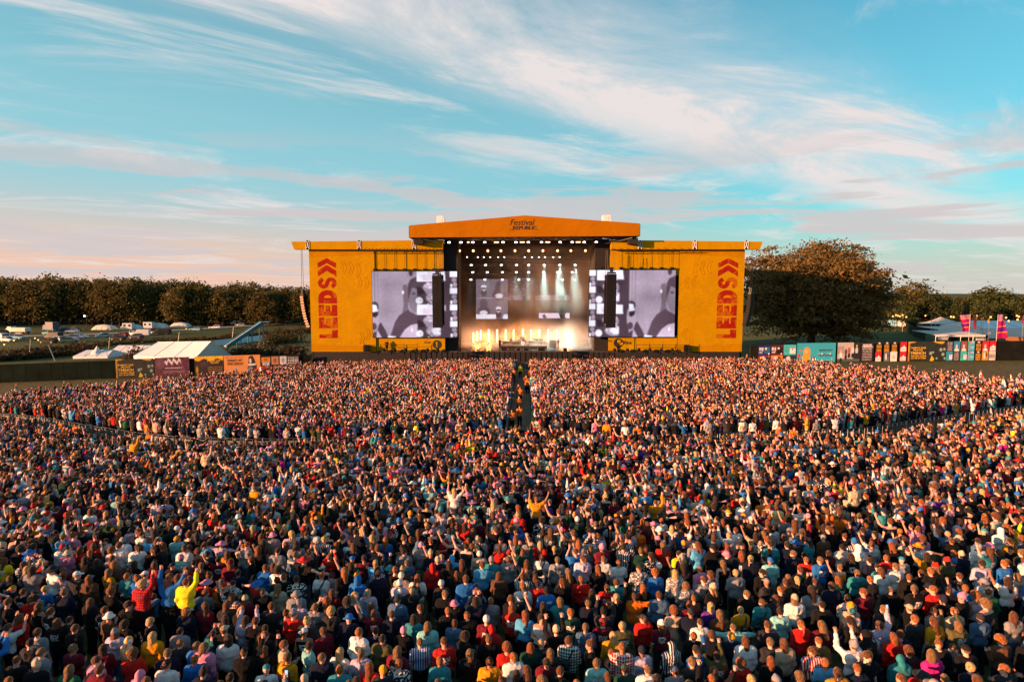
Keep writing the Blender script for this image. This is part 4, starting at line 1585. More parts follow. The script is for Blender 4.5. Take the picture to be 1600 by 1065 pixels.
# bare twigs reaching out on the right
for k in range(9):
    z = 8.5 + k * 1.0
    x0 = 10.0 - 0.35 * k
    tm.path([(x0 - 3, -1, z), (x0 + 1.5, -1 + k * .2, z + .6), (x0 + 3.4 - 0.15 * k, -1, z + 1.0)], [0.07, 0.04, 0.012], 4)
    n_ = 60
    q = np.stack([x0 + np.random.default_rng(k).uniform(-1, 3.6, n_), -1 + np.random.default_rng(k + 9).normal(0, .5, n_), z + .6 + np.random.default_rng(k + 5).normal(0, .18, n_)], 1)
    V2, Q2 = leaf_quads(q, 0.2, 0.2, 90 + k)
    Q = np.concatenate([Q, Q2 + len(V)]); V = np.concatenate([V, V2])
beech = empty('beech_tree', (bp_.x, 118, bz), 'huge spreading copper-brown beech tree standing just right of the stage', 'tree')
o = bpy.data.objects.new('trunk', tm.mesh('trunk', M_BARK, smooth=True)); COL.objects.link(o); o.parent = beech
o = bpy.data.objects.new('crown', quad_mesh('crown', V, Q, M_LEAFB)); COL.objects.link(o); o.parent = beech
beech.scale = (1.06, 1.06, 1.02)


def thicket(name, pix, hgt, wid, n, label, m=M_HEDGE, s=0.28, seed=0):
    r = np.random.default_rng(seed)
    A = np.array([tuple(gat(a, b)) for a, b in pix])
    seg = np.linalg.norm(np.diff(A, axis=0), axis=1)
    cum = np.concatenate([[0], np.cumsum(seg)])
    t = r.random(n) * cum[-1]
    P = np.stack([np.interp(t, cum, A[:, k]) for k in range(3)], 1)
    hh = hgt * (0.65 + 0.35 * np.sin(t * 1.1 + seed) * np.sin(t * 0.37 + 1)) + 0
    v = r.random(n)
    P[:, 0] += r.normal(0, wid * 0.25, n); P[:, 1] += r.normal(0, wid * 0.4, n)
    P[:, 2] += hh * v * (0.8 + 0.4 * r.random(n)) - 0.1
    V, Q = leaf_quads(P, s, 0.3, seed)
    org = A[0]
    e = empty(name, org, label, 'hedge')
    o = bpy.data.objects.new('foliage', quad_mesh('foliage', V - org, Q, m)); COL.objects.link(o); o.parent = e
    mb = MB()
    for k in range(14):
        j = r.integers(0, n)
        b = np.array([np.interp(t[j], cum, A[:, q]) for q in range(3)]) - org
        mb.path([b + (0, 0, -.2), b + (r.normal(0, .2), r.normal(0, .2), hgt * .8)], [0.05, 0.015], 5)
    o = bpy.data.objects.new('stems', mb.mesh('stems', M_BARK)); COL.objects.link(o); o.parent = e
    return e


thicket('bramble_hedge', [(-30, 566), (40, 561), (100, 556), (150, 552)], 2.0, 3.5, 3800, 'brown bramble hedge behind the green fence at far left', seed=1)
thicket('bramble_hedge', [(0, 552), (80, 548), (160, 540), (240, 534), (340, 530), (420, 522)], 1.6, 3.0, 4200, 'long dark hedge crossing the left field below the parked cars', seed=2)
thicket('bramble_hedge', [(352, 561), (400, 560), (440, 560), (470, 561)], 3.2, 4.0, 3600, 'tall rusty hedge behind the banners just left of the stage', seed=3)
thicket('bramble_hedge', [(410, 541), (440, 536), (470, 534)], 3.4, 4.0, 2400, 'rounded green bushes on the bank left of the stage', M_LEAFL, seed=4)
thicket('bramble_hedge', [(430, 523), (470, 520), (490, 519)], 2.4, 3.0, 1400, 'low dark bushes in the field by the left wing edge', seed=6)
thicket('bramble_hedge', [(196, 566), (215, 563), (228, 560)], 2.8, 1.6, 700, 'small red-leaved bush at the left end of the marquee', seed=5)

# ------------------------------------------------------------------ vehicles
def attr_paint():
    return attr_mat('car_paint', 'paintcol', rough=0.3, var=0.05, spec=0.5, kind='OBJECT')


M_CAR = attr_paint()
M_GLASS = mat('tinted_glass', (0.02, 0.025, 0.03), 0.08, 0.2, spec=0.8)
M_TYRE = mat('tyre_rubber', (0.015, 0.015, 0.015), 0.9, 0.2)
M_RIM = mat('alloy_rim', (0.35, 0.35, 0.36), 0.35, 0.1, metal=0.8)
M_TAIL = mat('red_tail_lens', (0.35, 0.01, 0.01), 0.2, 0.1)
M_HEADL = mat('clear_lamp_lens', (0.7, 0.7, 0.68), 0.15, 0.1)


def loft(sections):
    """sections along x: (x, [(y,z)...]) with equal counts"""
    mb = MB()
    n = len(sections[0][1])
    vs = [(x, y, z) for x, ring in sections for y, z in ring]
    fs = []
    for k in range(len(sections) - 1):
        for i in range(n):
            fs.append((k * n + i, k * n + (i + 1) % n, (k + 1) * n + (i + 1) % n, (k + 1) * n + i))
    fs += [tuple(range(n - 1, -1, -1)), tuple(range(len(vs) - n, len(vs)))]
    return mb.add(vs, fs)


def ring(w, z0, z1, bev=0.12):
    return [(-w + .03, z0), (w - .03, z0), (w, z0 + bev), (w, z1 - bev), (w - bev * .8, z1), (-w + bev * .8, z1), (-w, z1 - bev), (-w, z0 + bev)]


CARS = {}


def car_proto(kind):
    e = empty('parked_car' if kind in ('hatch', 'estate') else 'parked_van', (0, 0, 0))
    L = {'hatch': 4.1, 'estate': 4.6, 'van': 5.2}[kind]
    h = L / 2
    if kind == 'van':
        body = loft([(-h, ring(.85, .35, 1.95)), (-h + .1, ring(.95, .3, 2.1)), (h - 1.7, ring(.96, .3, 2.1)), (h - .95, ring(.93, .3, 1.22)), (h - .15, ring(.88, .32, 1.0)), (h, ring(.75, .4, .85))])
        glass = loft([(h - 1.72, ring(.90, 1.25, 2.02)), (h - 1.25, ring(.88, 1.22, 1.78)), (h - .93, ring(.84, 1.18, 1.26, .03))])
        wins = [((-h - .01, 0), (1.3, .5))]
    else:
        body = loft([(-h, ring(.70, .40, .92)), (-h + .15, ring(.85, .30, 1.02)), (-h * .45, ring(.88, .28, .98)), (h * .32, ring(.88, .28, .95)), (h - .2, ring(.82, .30, .80)), (h, ring(.66, .38, .66))])
        rear = -h + (.1 if kind == 'estate' else .2)
        glass = loft([(rear, ring(.72, .98, 1.08, .03)), (rear + (.35 if kind == 'estate' else .6), ring(.74, .95, 1.44)), (h * .05, ring(.74, .95, 1.47)), (h * .22, ring(.72, .93, 1.36)), (h * .55, ring(.70, .86, .95, .03))])
    b = body.local('body', M_CAR, e)
    glass.local('windows', M_GLASS, e)
    if kind != 'van':
        rf = loft([(rear + .42, ring(.66, 1.45, 1.50, .02)), (h * .04, ring(.66, 1.48, 1.53, .02)), (h * .20, ring(.64, 1.38, 1.42, .02))])
        rf.local('roof', M_CAR, e)
        mb = MB()
        for s in (-1, 1):
            for x in (rear + .5, 0.0):
                mb.span((x - .05, s * .755 - .01, .95), (x + .05, s * .755 + .01, 1.45))
        mb.local('pillars', M_CAR, e)
    wm = MB().lathe((0, 0, 0), [(.31, -.1), (.33, -.06), (.33, .06), (.31, .1)], 14, axis='y').mesh('tyre', M_TYRE)
    rm = MB().lathe((0, 0, 0), [(.20, -.108), (.20, .108)], 10, axis='y').mesh('rim', M_RIM)
    for sx in (-1, 1):
        for sy in (-1, 1):
            w = empty('wheel', (sx * h * .62, sy * .80, .33)); w.parent = e
            for nm, me in (('tyre', wm), ('rim', rm)):
                o = bpy.data.objects.new(nm, me); COL.objects.link(o); o.parent = w
    for sy in (-1, 1):
        mb = MB(); mb.span((h - .14, sy * .62 - .14, .60), (h - .02, sy * .62 + .14, .74)); mb.local('headlight', M_HEADL, e)
        mb = MB(); mb.span((-h - .01, sy * .68 - .10, .72), (-h + .08, sy * .68 + .10, .92)); mb.local('taillight', M_TAIL, e)
    CARS[kind] = [e, False]


for k in ('hatch', 'estate', 'van'):
    car_proto(k)
CCOL = dict(white=(.72, .72, .74), black=(.012, .012, .014), silver=(.38, .40, .42), navy=(.02, .035, .08), red=(.30, .02, .02), blue=(.16, .36, .50), turquoise=(.08, .45, .45), teal=(.03, .10, .11), grey=(.14, .16, .18))


def park(px, py, kind, col, ang, label):
    p = gat(px, py)
    proto, used = CARS[kind]
    e = proto if not used else copy_tree(proto)
    CARS[kind][1] = True
    e.location = p
    e.rotation_euler = (0, 0, R(ang))
    tag(e, label, 'van' if kind == 'van' else 'car', 'vehicles parked in the left field')
    for c in e.children:
        if c.name.split('.')[0] in ('body', 'roof', 'pillars'):
            c['paintcol'] = CCOL[col]


for u, v, kd, col, a, lab in (
    (11, 521.5, 'estate', 'black', 10, 'black car at the far left end of the upper row'),
    (5, 532, 'van', 'white', -20, 'white van cut off by the left picture edge'),
    (13, 533.5, 'hatch', 'white', -15, 'white hatchback nearest the left picture edge'),
    (27, 529.5, 'estate', 'blue', -5, 'pale blue estate car near the left picture edge'),
    (78, 522.5, 'estate', 'turquoise', 175, 'bright turquoise car before the dark box lorry'),
    (113, 520, 'hatch', 'white', 200, 'white hatchback parked alone beside the small dome tents'),
    (76, 536, 'estate', 'black', 178, 'black car nearest the viewer in the left cluster'),
    (88, 533.5, 'estate', 'white', 170, 'white car behind the nearest black car'),
    (84, 529, 'van', 'black', 170, 'black van at the back of the left cluster'),
    (110, 534.5, 'estate', 'teal', 12, 'dark teal estate car on the right of the left cluster'),
    (118, 530, 'hatch', 'silver', 20, 'silver hatchback behind the dark teal estate'),
    (126, 528.5, 'hatch', 'white', 20, 'white hatchback at the right end of the left cluster'),
    (160, 527.5, 'hatch', 'silver', 235, 'silver hatchback by itself beside the track'),
    (185, 531, 'hatch', 'black', 178, 'black hatchback in front of the dark red car'),
    (190, 526.5, 'estate', 'red', 172, 'dark red car between black and white cars'),
    (206, 524, 'estate', 'white', 160, 'white estate car behind the navy hatchback'),
    (213, 528.5, 'hatch', 'navy', 175, 'navy hatchback in front of the white van'),
    (221, 524.5, 'van', 'white', 190, 'white panel van in the middle of the parking row'),
    (239, 519.5, 'estate', 'red', 20, 'red car just right of the white panel van'),
    (245, 521.5, 'hatch', 'silver', 200, 'silver hatchback tucked behind the black van'),
    (254, 522.5, 'van', 'black', 185, 'black van at the right end of the parking row'),
    (306, 516.5, 'estate', 'blue', 175, 'pale blue estate alone on the track'),
    (336, 513.5, 'estate', 'white', 185, 'white estate on the track right of the pale blue one'),
    (343, 508, 'hatch', 'red', 10, 'small red hatchback beyond the white estate'),
    (369, 507, 'van', 'white', 180, 'white van beside the silver tanker cab'),
    (376, 509.5, 'estate', 'grey', 175, 'dark grey car on the track before the white van'),
    (1396, 510, 'van', 'blue', 90, 'pale blue van parked under the right hand trees'),
    (1410, 511, 'van', 'white', 70, 'white van beside the green site fence on the right'),
):
    park(u, v, kd, col, a, lab)

M_TANK = mat('polished_tank', (0.5, 0.5, 0.5), 0.28, 0.1, metal=0.9)
M_BLUE = mat('lorry_blue', (0.02, 0.09, 0.28), 0.35, 0.1)
M_CANV = mat('cream_canvas', (0.62, 0.56, 0.50), 0.8, 0.08, 0.5, 0.3, 4.0)
M_TEALP = mat('teal_paint', (0.025, 0.20, 0.28), 0.45, 0.15)
M_DKBLUE = mat('dark_blue_grp', (0.03, 0.06, 0.10), 0.5, 0.1)


def wheels(e, xs, w, r=0.5):
    wm = MB().lathe((0, 0, 0), [(r * .9, -.14), (r, -.1), (r, .1), (r * .9, .14)], 12, axis='y').mesh('wheel', M_TYRE)
    for x in xs:
        for s in (-1, 1):
            o = bpy.data.objects.new('wheel', wm); COL.objects.link(o); o.parent = e; o.location = (x, s * w, r)


def tanker(px, py, ang, cab, label):
    p = gat(px, py)
    e = empty('tanker_lorry', p, label, 'lorry', rz=R(ang))
    MB().lathe((0, 0, 2.3), [(0.9, -5.6), (1.12, -5.4), (1.15, 0), (1.12, 4.4), (0.9, 4.6)], 14, axis='x').local('tank', M_TANK, e, True)
    mb = MB()
    for x in (-5.45, -2.6):
        mb.lathe((x, 0, 2.3), [(1.17, -.12), (1.17, .12)], 14, axis='x')
    mb.local('tank_band', mat('orange_band', (0.6, 0.22, 0.02), 0.5), e)
    MB().span((-5.4, -1.0, .8), (6.6, 1.0, 1.1)).local('chassis', M_STEEL, e)
    MB().prism([(5.0, .7), (7.4, .7), (7.4, 2.2), (7.1, 3.5), (5.2, 3.7), (5.0, 3.4)], 'y', -1.2, 1.2).local('cab', cab, e)
    MB().prism([(7.42, 2.1), (7.46, 2.1), (7.16, 3.2), (7.12, 3.2)], 'y', -1.05, 1.05).local('windscreen', M_GLASS, e)
    for s in (-1, 1):
        MB().span((5.9, s * 1.21 - .01, 2.1), (7.0, s * 1.21 + .01, 2.95)).local('side_window', M_GLASS, e)
    wheels(e, (-4.6, -3.4, -2.2, 3.6, 6.3), 1.0)
    return e


tanker(350, 505.5, -8, M_BLUE, 'long silver tanker lorry with a blue cab before the wood')
tanker(414, 502, -8, M_WHITE, 'silver tanker lorry with a white cab, right of the blue-cabbed one')


def box_lorry(px, py, ang, mbox, mcab, label, L=6.0, H=3.2):
    p = gat(px, py)
    e = empty('box_lorry', p, label, 'lorry', rz=R(ang))
    MB().span((-L / 2, -1.15, .9), (L / 2 - 1.6, 1.15, H)).local('box_body', mbox, e)
    MB().prism([(L / 2 - 1.5, .6), (L / 2 + .3, .6), (L / 2 + .3, 1.5), (L / 2 - .2, 2.5), (L / 2 - 1.5, 2.6)], 'y', -1.0, 1.0).local('cab', mcab, e)
    MB().prism([(L / 2 + .32, 1.5), (L / 2 + .36, 1.5), (L / 2 - .14, 2.4), (L / 2 - .18, 2.4)], 'y', -.9, .9).local('windscreen', M_GLASS, e)
    MB().span((-L / 2, -.9, .6), (L / 2, .9, .88)).local('chassis', M_STEEL, e)
    wheels(e, (-L / 2 + 1.1, L / 2 - .5), .95, .45)
    return e


box_lorry(80, 518, 160, M_DKBLUE, M_BLUE, 'tall dark blue box lorry behind the turquoise car', 5.6, 3.6)
box_lorry(30, 521.5, 170, M_CANV, M_WHITE, 'white flatbed lorry with a long rounded cream load', 7.5, 2.2)
box_lorry(440, 501, 180, M_WHITE, M_WHITE, 'white box lorry just left of the stage before the wood', 7.0, 3.6)


def caravan(px, py, ang, label):
    p = gat(px, py)
    e = empty('caravan', p, label, 'caravan', rz=R(ang))
    MB().prism([(-3.2, .6), (3.0, .6), (3.4, 1.5), (3.0, 2.6), (-2.9, 2.65), (-3.3, 2.3)], 'y', -1.1, 1.1).local('shell', M_WHITE, e)
    for x in (-2.1, -.2, 1.7):
        for s in (-1, 1):
            MB().span((x - .6, s * 1.11 - .01, 1.5), (x + .6, s * 1.11 + .01, 2.15)).local('window', M_GLASS, e)
    MB().span((-3.2, -1.12, 1.02), (3.1, 1.12, 1.12)).local('stripe', M_TEALP, e)
    wheels(e, (-.4,), 1.0, .35)


caravan(458, 503, 175, 'white caravan furthest right before the wood')
caravan(449, 504.5, 180, 'white caravan left of the last one')
for k, (u, v, w) in enumerate(((164, 515, 36), (206, 514, 34), (248, 512, 30), (283, 511, 32), (25, 521, 40))):
    p = gat(u, v)
    wm_ = w * p.y / F * 0.92
    e = empty('tunnel_tent', p, ['pale rounded tunnel tent, leftmost of the row beneath the wood', 'pale tunnel tent behind the small white cabin', 'pale tunnel tent between the two cabins and the last tent', 'pale tunnel tent at the right end of the row', 'cream rounded load cover behind the first cars'][k], 'tent', 'pale tunnel tents')
    mb = MB()
    n, L = 9, wm_ / 2
    rows = [(-L, .15), (-L * .9, 1.2), (-L * .7, 1.8), (0, 2.1), (L * .7, 1.8), (L * .9, 1.2), (L, .15)]
    vs = []
    for x, h in rows:
        for q in range(n):
            a = math.pi * q / (n - 1)
            vs.append((x, -math.cos(a) * 2.0, math.sin(a) * h))
    mb.add(vs, [(r * n + q, r * n + q + 1, (r + 1) * n + q + 1, (r + 1) * n + q) for r in range(len(rows) - 1) for q in range(n - 1)])
    mb.local('canvas', M_CANV, e, True)
    mb = MB()
    for x in (-L * .5, 0, L * .5):
        mb.path([(x, -math.cos(math.pi * q / 8) * 2.03, math.sin(math.pi * q / 8) * 2.03 + .03) for q in range(9)], .03, 4)
    mb.local('hoop', M_ALU, e)
for u, v, lab, a in ((201, 514.5, 'small white site cabin between the pale tunnel tents', 8), (233, 512.5, 'white site cabin with dark windows, right of the other', 5)):
    p = gat(u, v)
    e = empty('site_cabin', p, lab, 'cabin', rz=R(a))
    MB().span((-1.7, -1.2, .15), (1.7, 1.2, 2.5)).local('shell', M_WHITE, e)
    for x in (-.9, .9):
        MB().span((x - .4, -1.215, 1.2), (x + .4, -1.201, 2.0)).local('window', M_GLASS, e)
    MB().span((-1.75, -1.25, 2.5), (1.75, 1.25, 2.6)).local('roof', M_ALU, e)
    MB().span((-1.6, -1.1, 0), (1.6, 1.1, .15)).local('base', M_STEEL, e)
for u, v, lab in ((101, 517, 'small dark blue dome tent'), (118, 516.5, 'olive dome tent behind the lone white hatchback')):
    p = gat(u, v)
    e = empty('dome_tent', p, lab + ' below the wood', 'tent')
    MB().lathe((0, 0, 0), [(2.0, 0), (1.8, .7), (1.2, 1.35), (.3, 1.65)], 12).local('flysheet', M_DKBLUE if 'blue' in lab else mat('olive_nylon', (.10, .11, .06), .6), e, True)
    MB().path([(-2.02, 0, 0), (-1.3, 0, 1.35), (0, 0, 1.7), (1.3, 0, 1.35), (2.02, 0, 0)], .03, 4).local('pole', M_ALU, e)
M_FLOOD = emit('floodlight_glass', (1.0, 0.93, 0.86), 14.0)
for k, (u, vb, vt, lit) in enumerate(((136, 516, 494, 1), (301, 508, 491, 1), (388, 503, 486, 1), (130, 548, 543, 0))):
    p = gat(u, vb)
    t_ = at(u, vt, p.y)
    h = max(t_.z - p.z, 2)
    e = empty('floodlight_mast', p, ['lit floodlight mast in the middle of the car park', 'lit floodlight mast left of the blue-cabbed tanker', 'lit floodlight mast between the tankers', 'short lamp post behind the low white marquee'][k], 'floodlight')
    MB().tube((0, 0, 0), (0, 0, h), .10, .06, 6).local('mast', M_STEEL, e)
    for s in (-1, 1):
        MB().box((s * .55, -.1, h + .1), (.6, .3, .4)).local('lamp_head', M_STEEL, e)
        if lit and s < 0:
            MB().box((s * .55, -.262, h + .1), (.5, .02, .3)).local('lamp_glass', M_FLOOD, e)
    MB().tube((-.9, 0, h), (.9, 0, h), .05, n=5).local('crossbar', M_STEEL, e)
    mb = MB()
    for s in (-1, 1):
        mb.tube((s * .9, 0, 0), (0, 0, h * .45), .05, n=5)
    mb.local('leg', M_STEEL, e)
for k, (u, vb, vt) in enumerate(((46, 558, 530), (169.5, 545, 527), (87, 564, 539), (278, 536, 519), (363, 529, 511))):
    p = gat(u, vb)
    h = at(u, vt, p.y).z - p.z
    e = empty('wooden_pole', p, f'thin upright pole standing in the left field, {ordn(k)} in the list from left fence to stage' if k > 9 else ['pale thin pole above the hedge at far left', 'thin pole beside the white hatchback row', 'leaning pale pole behind the green fence', 'thin pole above the left part of the marquee', 'thin pole above the right part of the marquee'][k], 'pole')
    MB().tube((0, 0, -.3), (.5 if k != 2 else -1.2, 0, h), .09, .07, 6).local('shaft', M_ALU, e)
    MB().tube((.5 if k != 2 else -1.2, 0, h), (.5 if k != 2 else -1.2, 0, h + .12), .12, .10, 6).local('cap', M_STEEL, e)

# small amber lamps along the field path
M_FEST = emit('festoon_bulb', (1.0, 0.40, 0.09), 1.5)
for k, (u, v) in enumerate(((7, 545), (22, 538), (55, 534), (60, 537), (237, 524), (291, 518), (339, 515), (371, 511))):
    p = gat(u, v)
    e = empty('path_lamp', p, f'tiny amber path lamp in the left field, {ordn(k)} from the left', 'lamp', 'amber path lamps')
    MB().tube((0, 0, 0), (0, 0, .9), .03, n=5).local('stake', M_STEEL, e)
    MB().lathe((0, 0, .9), [(.05, 0), (.16, .1), (.16, .22), (.05, .32)], 8).local('bulb', M_FEST, e)

# ------------------------------------------------------------------ marquee, slide, low white tents
def ridge_tent(name, x0, x1, y0, y1, ze, zr, zb, m, label, hip=0.0, bays=3, hip0=None):
    org = ((x0 + x1) / 2, y0, zb)
    e = empty(name, org, label, 'tent')
    ym = (y0 + y1) / 2
    hp0 = hip if hip0 is None else hip0
    mb = MB()
    def roof_pt(t, side):
        x = x0 + (x1 - x0) * t
        return x
    xs = [x0 + hp0 + (x1 - hip - x0 - hp0) * k / bays for k in range(bays + 1)]
    for k in range(bays):
        mb = MB()
        a, b = xs[k], xs[k + 1]
        ea = x0 + (x1 - x0) * k / bays
        eb = x0 + (x1 - x0) * (k + 1) / bays
        for yy in (y0, y1):
            mb.add([(ea, yy, ze), (eb, yy, ze), (b, ym, zr), ((a + b) / 2, ym, zr - .06), (a, ym, zr)], [(0, 1, 2, 3, 4)])
        mb.build('roof_panel', m, e)
    for xe, xr_ in ((x0, xs[0]), (x1, xs[-1])):
        mb = MB(); mb.add([(xe, y0, ze), (xe, y1, ze), (xr_, ym, zr)], [(0, 1, 2)]); mb.build('gable', M_CANV, e)
    mb = MB()
    mb.span((x0 + .05, y0 + .05, zb), (x1 - .05, y0 + .12, ze - .02)); mb.span((x0 + .05, y1 - .12, zb), (x1 - .05, y1 - .05, ze - .02))
    mb.span((x0 + .05, y0 + .13, zb), (x0 + .12, y1 - .13, ze - .02)); mb.span((x1 - .12, y0 + .13, zb), (x1 - .05, y1 - .13, ze - .02))
    mb.build('wall', m, e)
    mb = MB()
    for k in range(bays + 1):
        ea = x0 + (x1 - x0) * k / bays
        for yy in (y0, y1):
            mb.tube((ea, yy, ze + .01), (xs[k], ym, zr + .01), .04, n=4)
    mb.build('rafter', M_ALU, e)
    return e


M_PVC = mat('white_pvc', (0.66, 0.68, 0.72), 0.55, 0.06, 0.4, 0.25, 1.5)
fl, fr_, br_, rl, rr_ = at(209, 558, 106), at(303, 558, 99.5), at(361, 555, 107), at(246, 534.5, 111.5), at(330, 533.5, 103.5)
bl_ = fl + (br_ - fr_)
zb = min(gz(fl.x, 106), gz(br_.x, 107)) - .6
mq = empty('marquee', (fl.x, 104, zb), 'large white marquee with a pitched roof behind the left banners', 'tent')
ze_ = (fl.z + fr_.z + br_.z) / 3
for p_ in (fl, fr_, br_, bl_):
    p_.z = ze_
nb = 3
for k in range(nb):
    f0, f1 = k / nb, (k + 1) / nb
    for e0_, e1_ in ((fl, fr_), (bl_, br_)):
        mb = MB()
        a, b = e0_.lerp(e1_, f0), e0_.lerp(e1_, f1)
        c, d = rl.lerp(rr_, f1), rl.lerp(rr_, f0)
        mid = (a + b + c + d) / 4 - Vector((0, 0, .12))
        mb.add([a, b, c, d, mid], [(0, 1, 4), (1, 2, 4), (2, 3, 4), (3, 0, 4)])
        mb.build('roof_panel', M_PVC, mq, smooth=True)
for a, b, c in ((fr_, br_, rr_), (fl, bl_, rl)):
    mb = MB(); m_ = (a + b) / 2
    mb.add([a, m_, c], [(0, 1, 2)]); mb.build('gable_half', M_CANV, mq)
    mb = MB(); mb.add([m_, b, c], [(0, 1, 2)]); mb.build('gable_half', M_CANV, mq)
for a, b, m_ in ((fl, fr_, M_PVC), (fr_, br_, M_CANV), (br_, bl_, M_PVC), (bl_, fl, M_CANV)):
    mb = MB(); mb.add([(a.x, a.y, zb), (b.x, b.y, zb), (b.x, b.y, b.z), (a.x, a.y, a.z)], [(0, 1, 2, 3)]); mb.build('wall', m_, mq)
mb = MB()
for k in range(nb + 1):
    for e0_, e1_ in ((fl, fr_), (bl_, br_)):
        q = e0_.lerp(e1_, k / nb); w_ = rl.lerp(rr_, k / nb)
        mb.tube((q.x, q.y, q.z + .02), (w_.x, w_.y, w_.z + .03), .045, n=4)
mb.tube(rl + Vector((0, 0, .03)), rr_ + Vector((0, 0, .03)), .045, n=4)
mb.build('rafter', M_PVC, mq)
for u0, v0, u1, v1, Yt, lab, by in ((113, 556.5, 168, 553.5, 118, 'low white tent roof behind the hedge at far left', 3), (165, 553, 232, 546, 124, 'long low white tent left of the big marquee', 4)):
    a, b = at(u0, v0, Yt), at(u1, v0, Yt)
    zr = at(u0, v1 - 5, Yt).z
    ridge_tent('low_tent', a.x, b.x, Yt, Yt + 6, a.z, zr, gz(a.x, Yt) - .4, M_PVC, lab, 0.8, by)
e0 = at(152, 549, 120); e_ = empty('pointed_tent', (e0.x, 120, e0.z - 1.2), 'tiny pointed white tent beside the low tent roof', 'tent')
MB().lathe((0, 0, 0), [(1.1, 0), (1.1, 1.0), (.45, 1.6), (.02, 2.4)], 10).local('canvas', M_PVC, e_)
MB().tube((0, 0, 2.3), (0, 0, 2.8), .03, n=5).local('finial', M_STEEL, e_)
# long sloping slide
Ys = 132.0
s0, s1 = at(352, 541, Ys), at(409, 503, Ys + 6)
sl_ = empty('fairground_slide', (s0.x, s0.y, gz(s0.x, Ys)), 'long sloping teal and white slide rising behind the marquee', 'slide')
d = (s1 - s0)
side = Vector((d.y, -d.x, 0)).normalized()
up = side.cross(d).normalized() * -1
if up.z < 0:
    up = -up
def beam(p, q, w, h, off, lift):
    mb = MB()
    o_ = side * off + up * lift
    vs = []
    for r_ in (p, q):
        for s_, t_ in ((-1, -1), (1, -1), (1, 1), (-1, 1)):
            vs.append(r_ + o_ + side * (w / 2 * s_) + up * (h / 2 * t_))
    mb.add(vs, [(0, 1, 2, 3), (4, 5, 6, 7), (0, 1, 5, 4), (1, 2, 6, 5), (2, 3, 7, 6), (3, 0, 4, 7)])
    return mb
beam(s0, s1, 1.3, .12, 0, 0).build('chute', M_WHITE, sl_)
for s_ in (-1, 1):
    beam(s0, s1, .18, .42, s_ * .75, .1).build('side_wall', M_TEALP, sl_)
beam(s0, s1, .5, .35, 0, -.5).build('girder', M_TEALP, sl_)
for f_ in (.35, .65, .97):
    q = s0.lerp(s1, f_)
    mb = MB()
    for s_ in (-1, 1):
        mb.tube(q + side * s_ - up * .3, (q.x + side.x * s_ * 1.3, q.y + side.y * s_ * 1.3, gz(q.x, q.y) - .3), .12, n=6)
    mb.build('support_leg', M_TEALP, sl_)
mb = MB(); q = s1
mb.box((q.x + 1.2, q.y, q.z + .05), (1.4, 1.6, .12)); mb.build('top_platform', M_TEALP, sl_)
# white boarded ramp beside it
p0, p1 = gat(336, 541), gat(415, 531)
rmp = empty('white_hoarding', p0, 'low white boarded wall climbing the bank right of the marquee', 'hoarding')
n = 9
for k in range(n):
    a, b = p0.lerp(p1, k / n), p0.lerp(p1, (k + .97) / n)
    mb = MB(); h = 1.5
    za, zb_ = gz(a.x, a.y), gz(b.x, b.y)
    mb.add([(a.x, a.y, za - .4), (b.x, b.y, zb_ - .4), (b.x, b.y, zb_ + h), (a.x, a.y, za + h), (a.x, a.y + .1, za - .4), (b.x, b.y + .1, zb_ - .4), (b.x, b.y + .1, zb_ + h), (a.x, a.y + .1, za + h)], [(0, 1, 2, 3), (4, 5, 6, 7), (0, 1, 5, 4), (2, 3, 7, 6), (0, 3, 7, 4), (1, 2, 6, 5)])
    mb.build('board', M_PVC, rmp)
# far mesh fence under the wood
p0, p1 = gat(-20, 515.5), gat(300, 508)
mf = empty('mesh_fence', p0, 'thin dark mesh fence running along the foot of the wood', 'fence')
n = 44
for k in range(n + 1):
    q = p0.lerp(p1, k / n); z = gz(q.x, q.y)
    if k % 2 == 0:
        mb = MB(); mb.tube((q.x, q.y, z - .3), (q.x, q.y, z + 2.6), .06, n=4); mb.build('post', M_STEEL, mf)
for h in (2.55, 1.6, .7):
    mb = MB(); mb.path([(p0.lerp(p1, k / n).x, p0.lerp(p1, k / n).y, gz(p0.lerp(p1, k / n).x, p0.lerp(p1, k / n).y) + h) for k in range(n + 1)], .035, 4); mb.build('wire', M_STEEL, mf)

# ------------------------------------------------------------------ perimeter fences and banners
M_FENCE = mat('dark_green_mesh', (0.005, 0.013, 0.008), 0.9, 0.5, 0.6, spec=0.1)
M_FENCEB = mat('black_mesh', (0.008, 0.009, 0.008), 0.9, 0.5, 0.6, spec=0.1)


def fence_run(pa, pb, ha, hb, n, label, m):
    e = empty('perimeter_fence', (pa.x, pa.y, gz(pa.x, pa.y)), label, 'fence')
    for k in range(n):
        a, b = pa.lerp(pb, k / n), pa.lerp(pb, (k + 1) / n)
        za, zb_ = gz(a.x, a.y), gz(b.x, b.y)
        h0, h1 = ha + (hb - ha) * k / n, ha + (hb - ha) * (k + 1) / n
        d = (b - a).normalized() * .02
        mb = MB()
        mb.add([(a.x + d.x, a.y + d.y, za - .3), (b.x - d.x, b.y - d.y, zb_ - .3), (b.x - d.x, b.y - d.y, zb_ + h1), (a.x + d.x, a.y + d.y, za + h0),
                (a.x + d.x, a.y + .06, za - .3), (b.x - d.x, b.y + .06, zb_ - .3), (b.x - d.x, b.y + .06, zb_ + h1), (a.x + d.x, a.y + .06, za + h0)], [(0, 1, 2, 3), (4, 5, 6, 7), (0, 1, 5, 4), (2, 3, 7, 6), (0, 3, 7, 4), (1, 2, 6, 5)])
        mb.build('panel', m, e)
        mb = MB(); mb.tube((a.x, a.y + .1, za - .3), (a.x, a.y + .1, za + h0 + .08), .045, n=6); mb.build('post', M_STEEL, e)


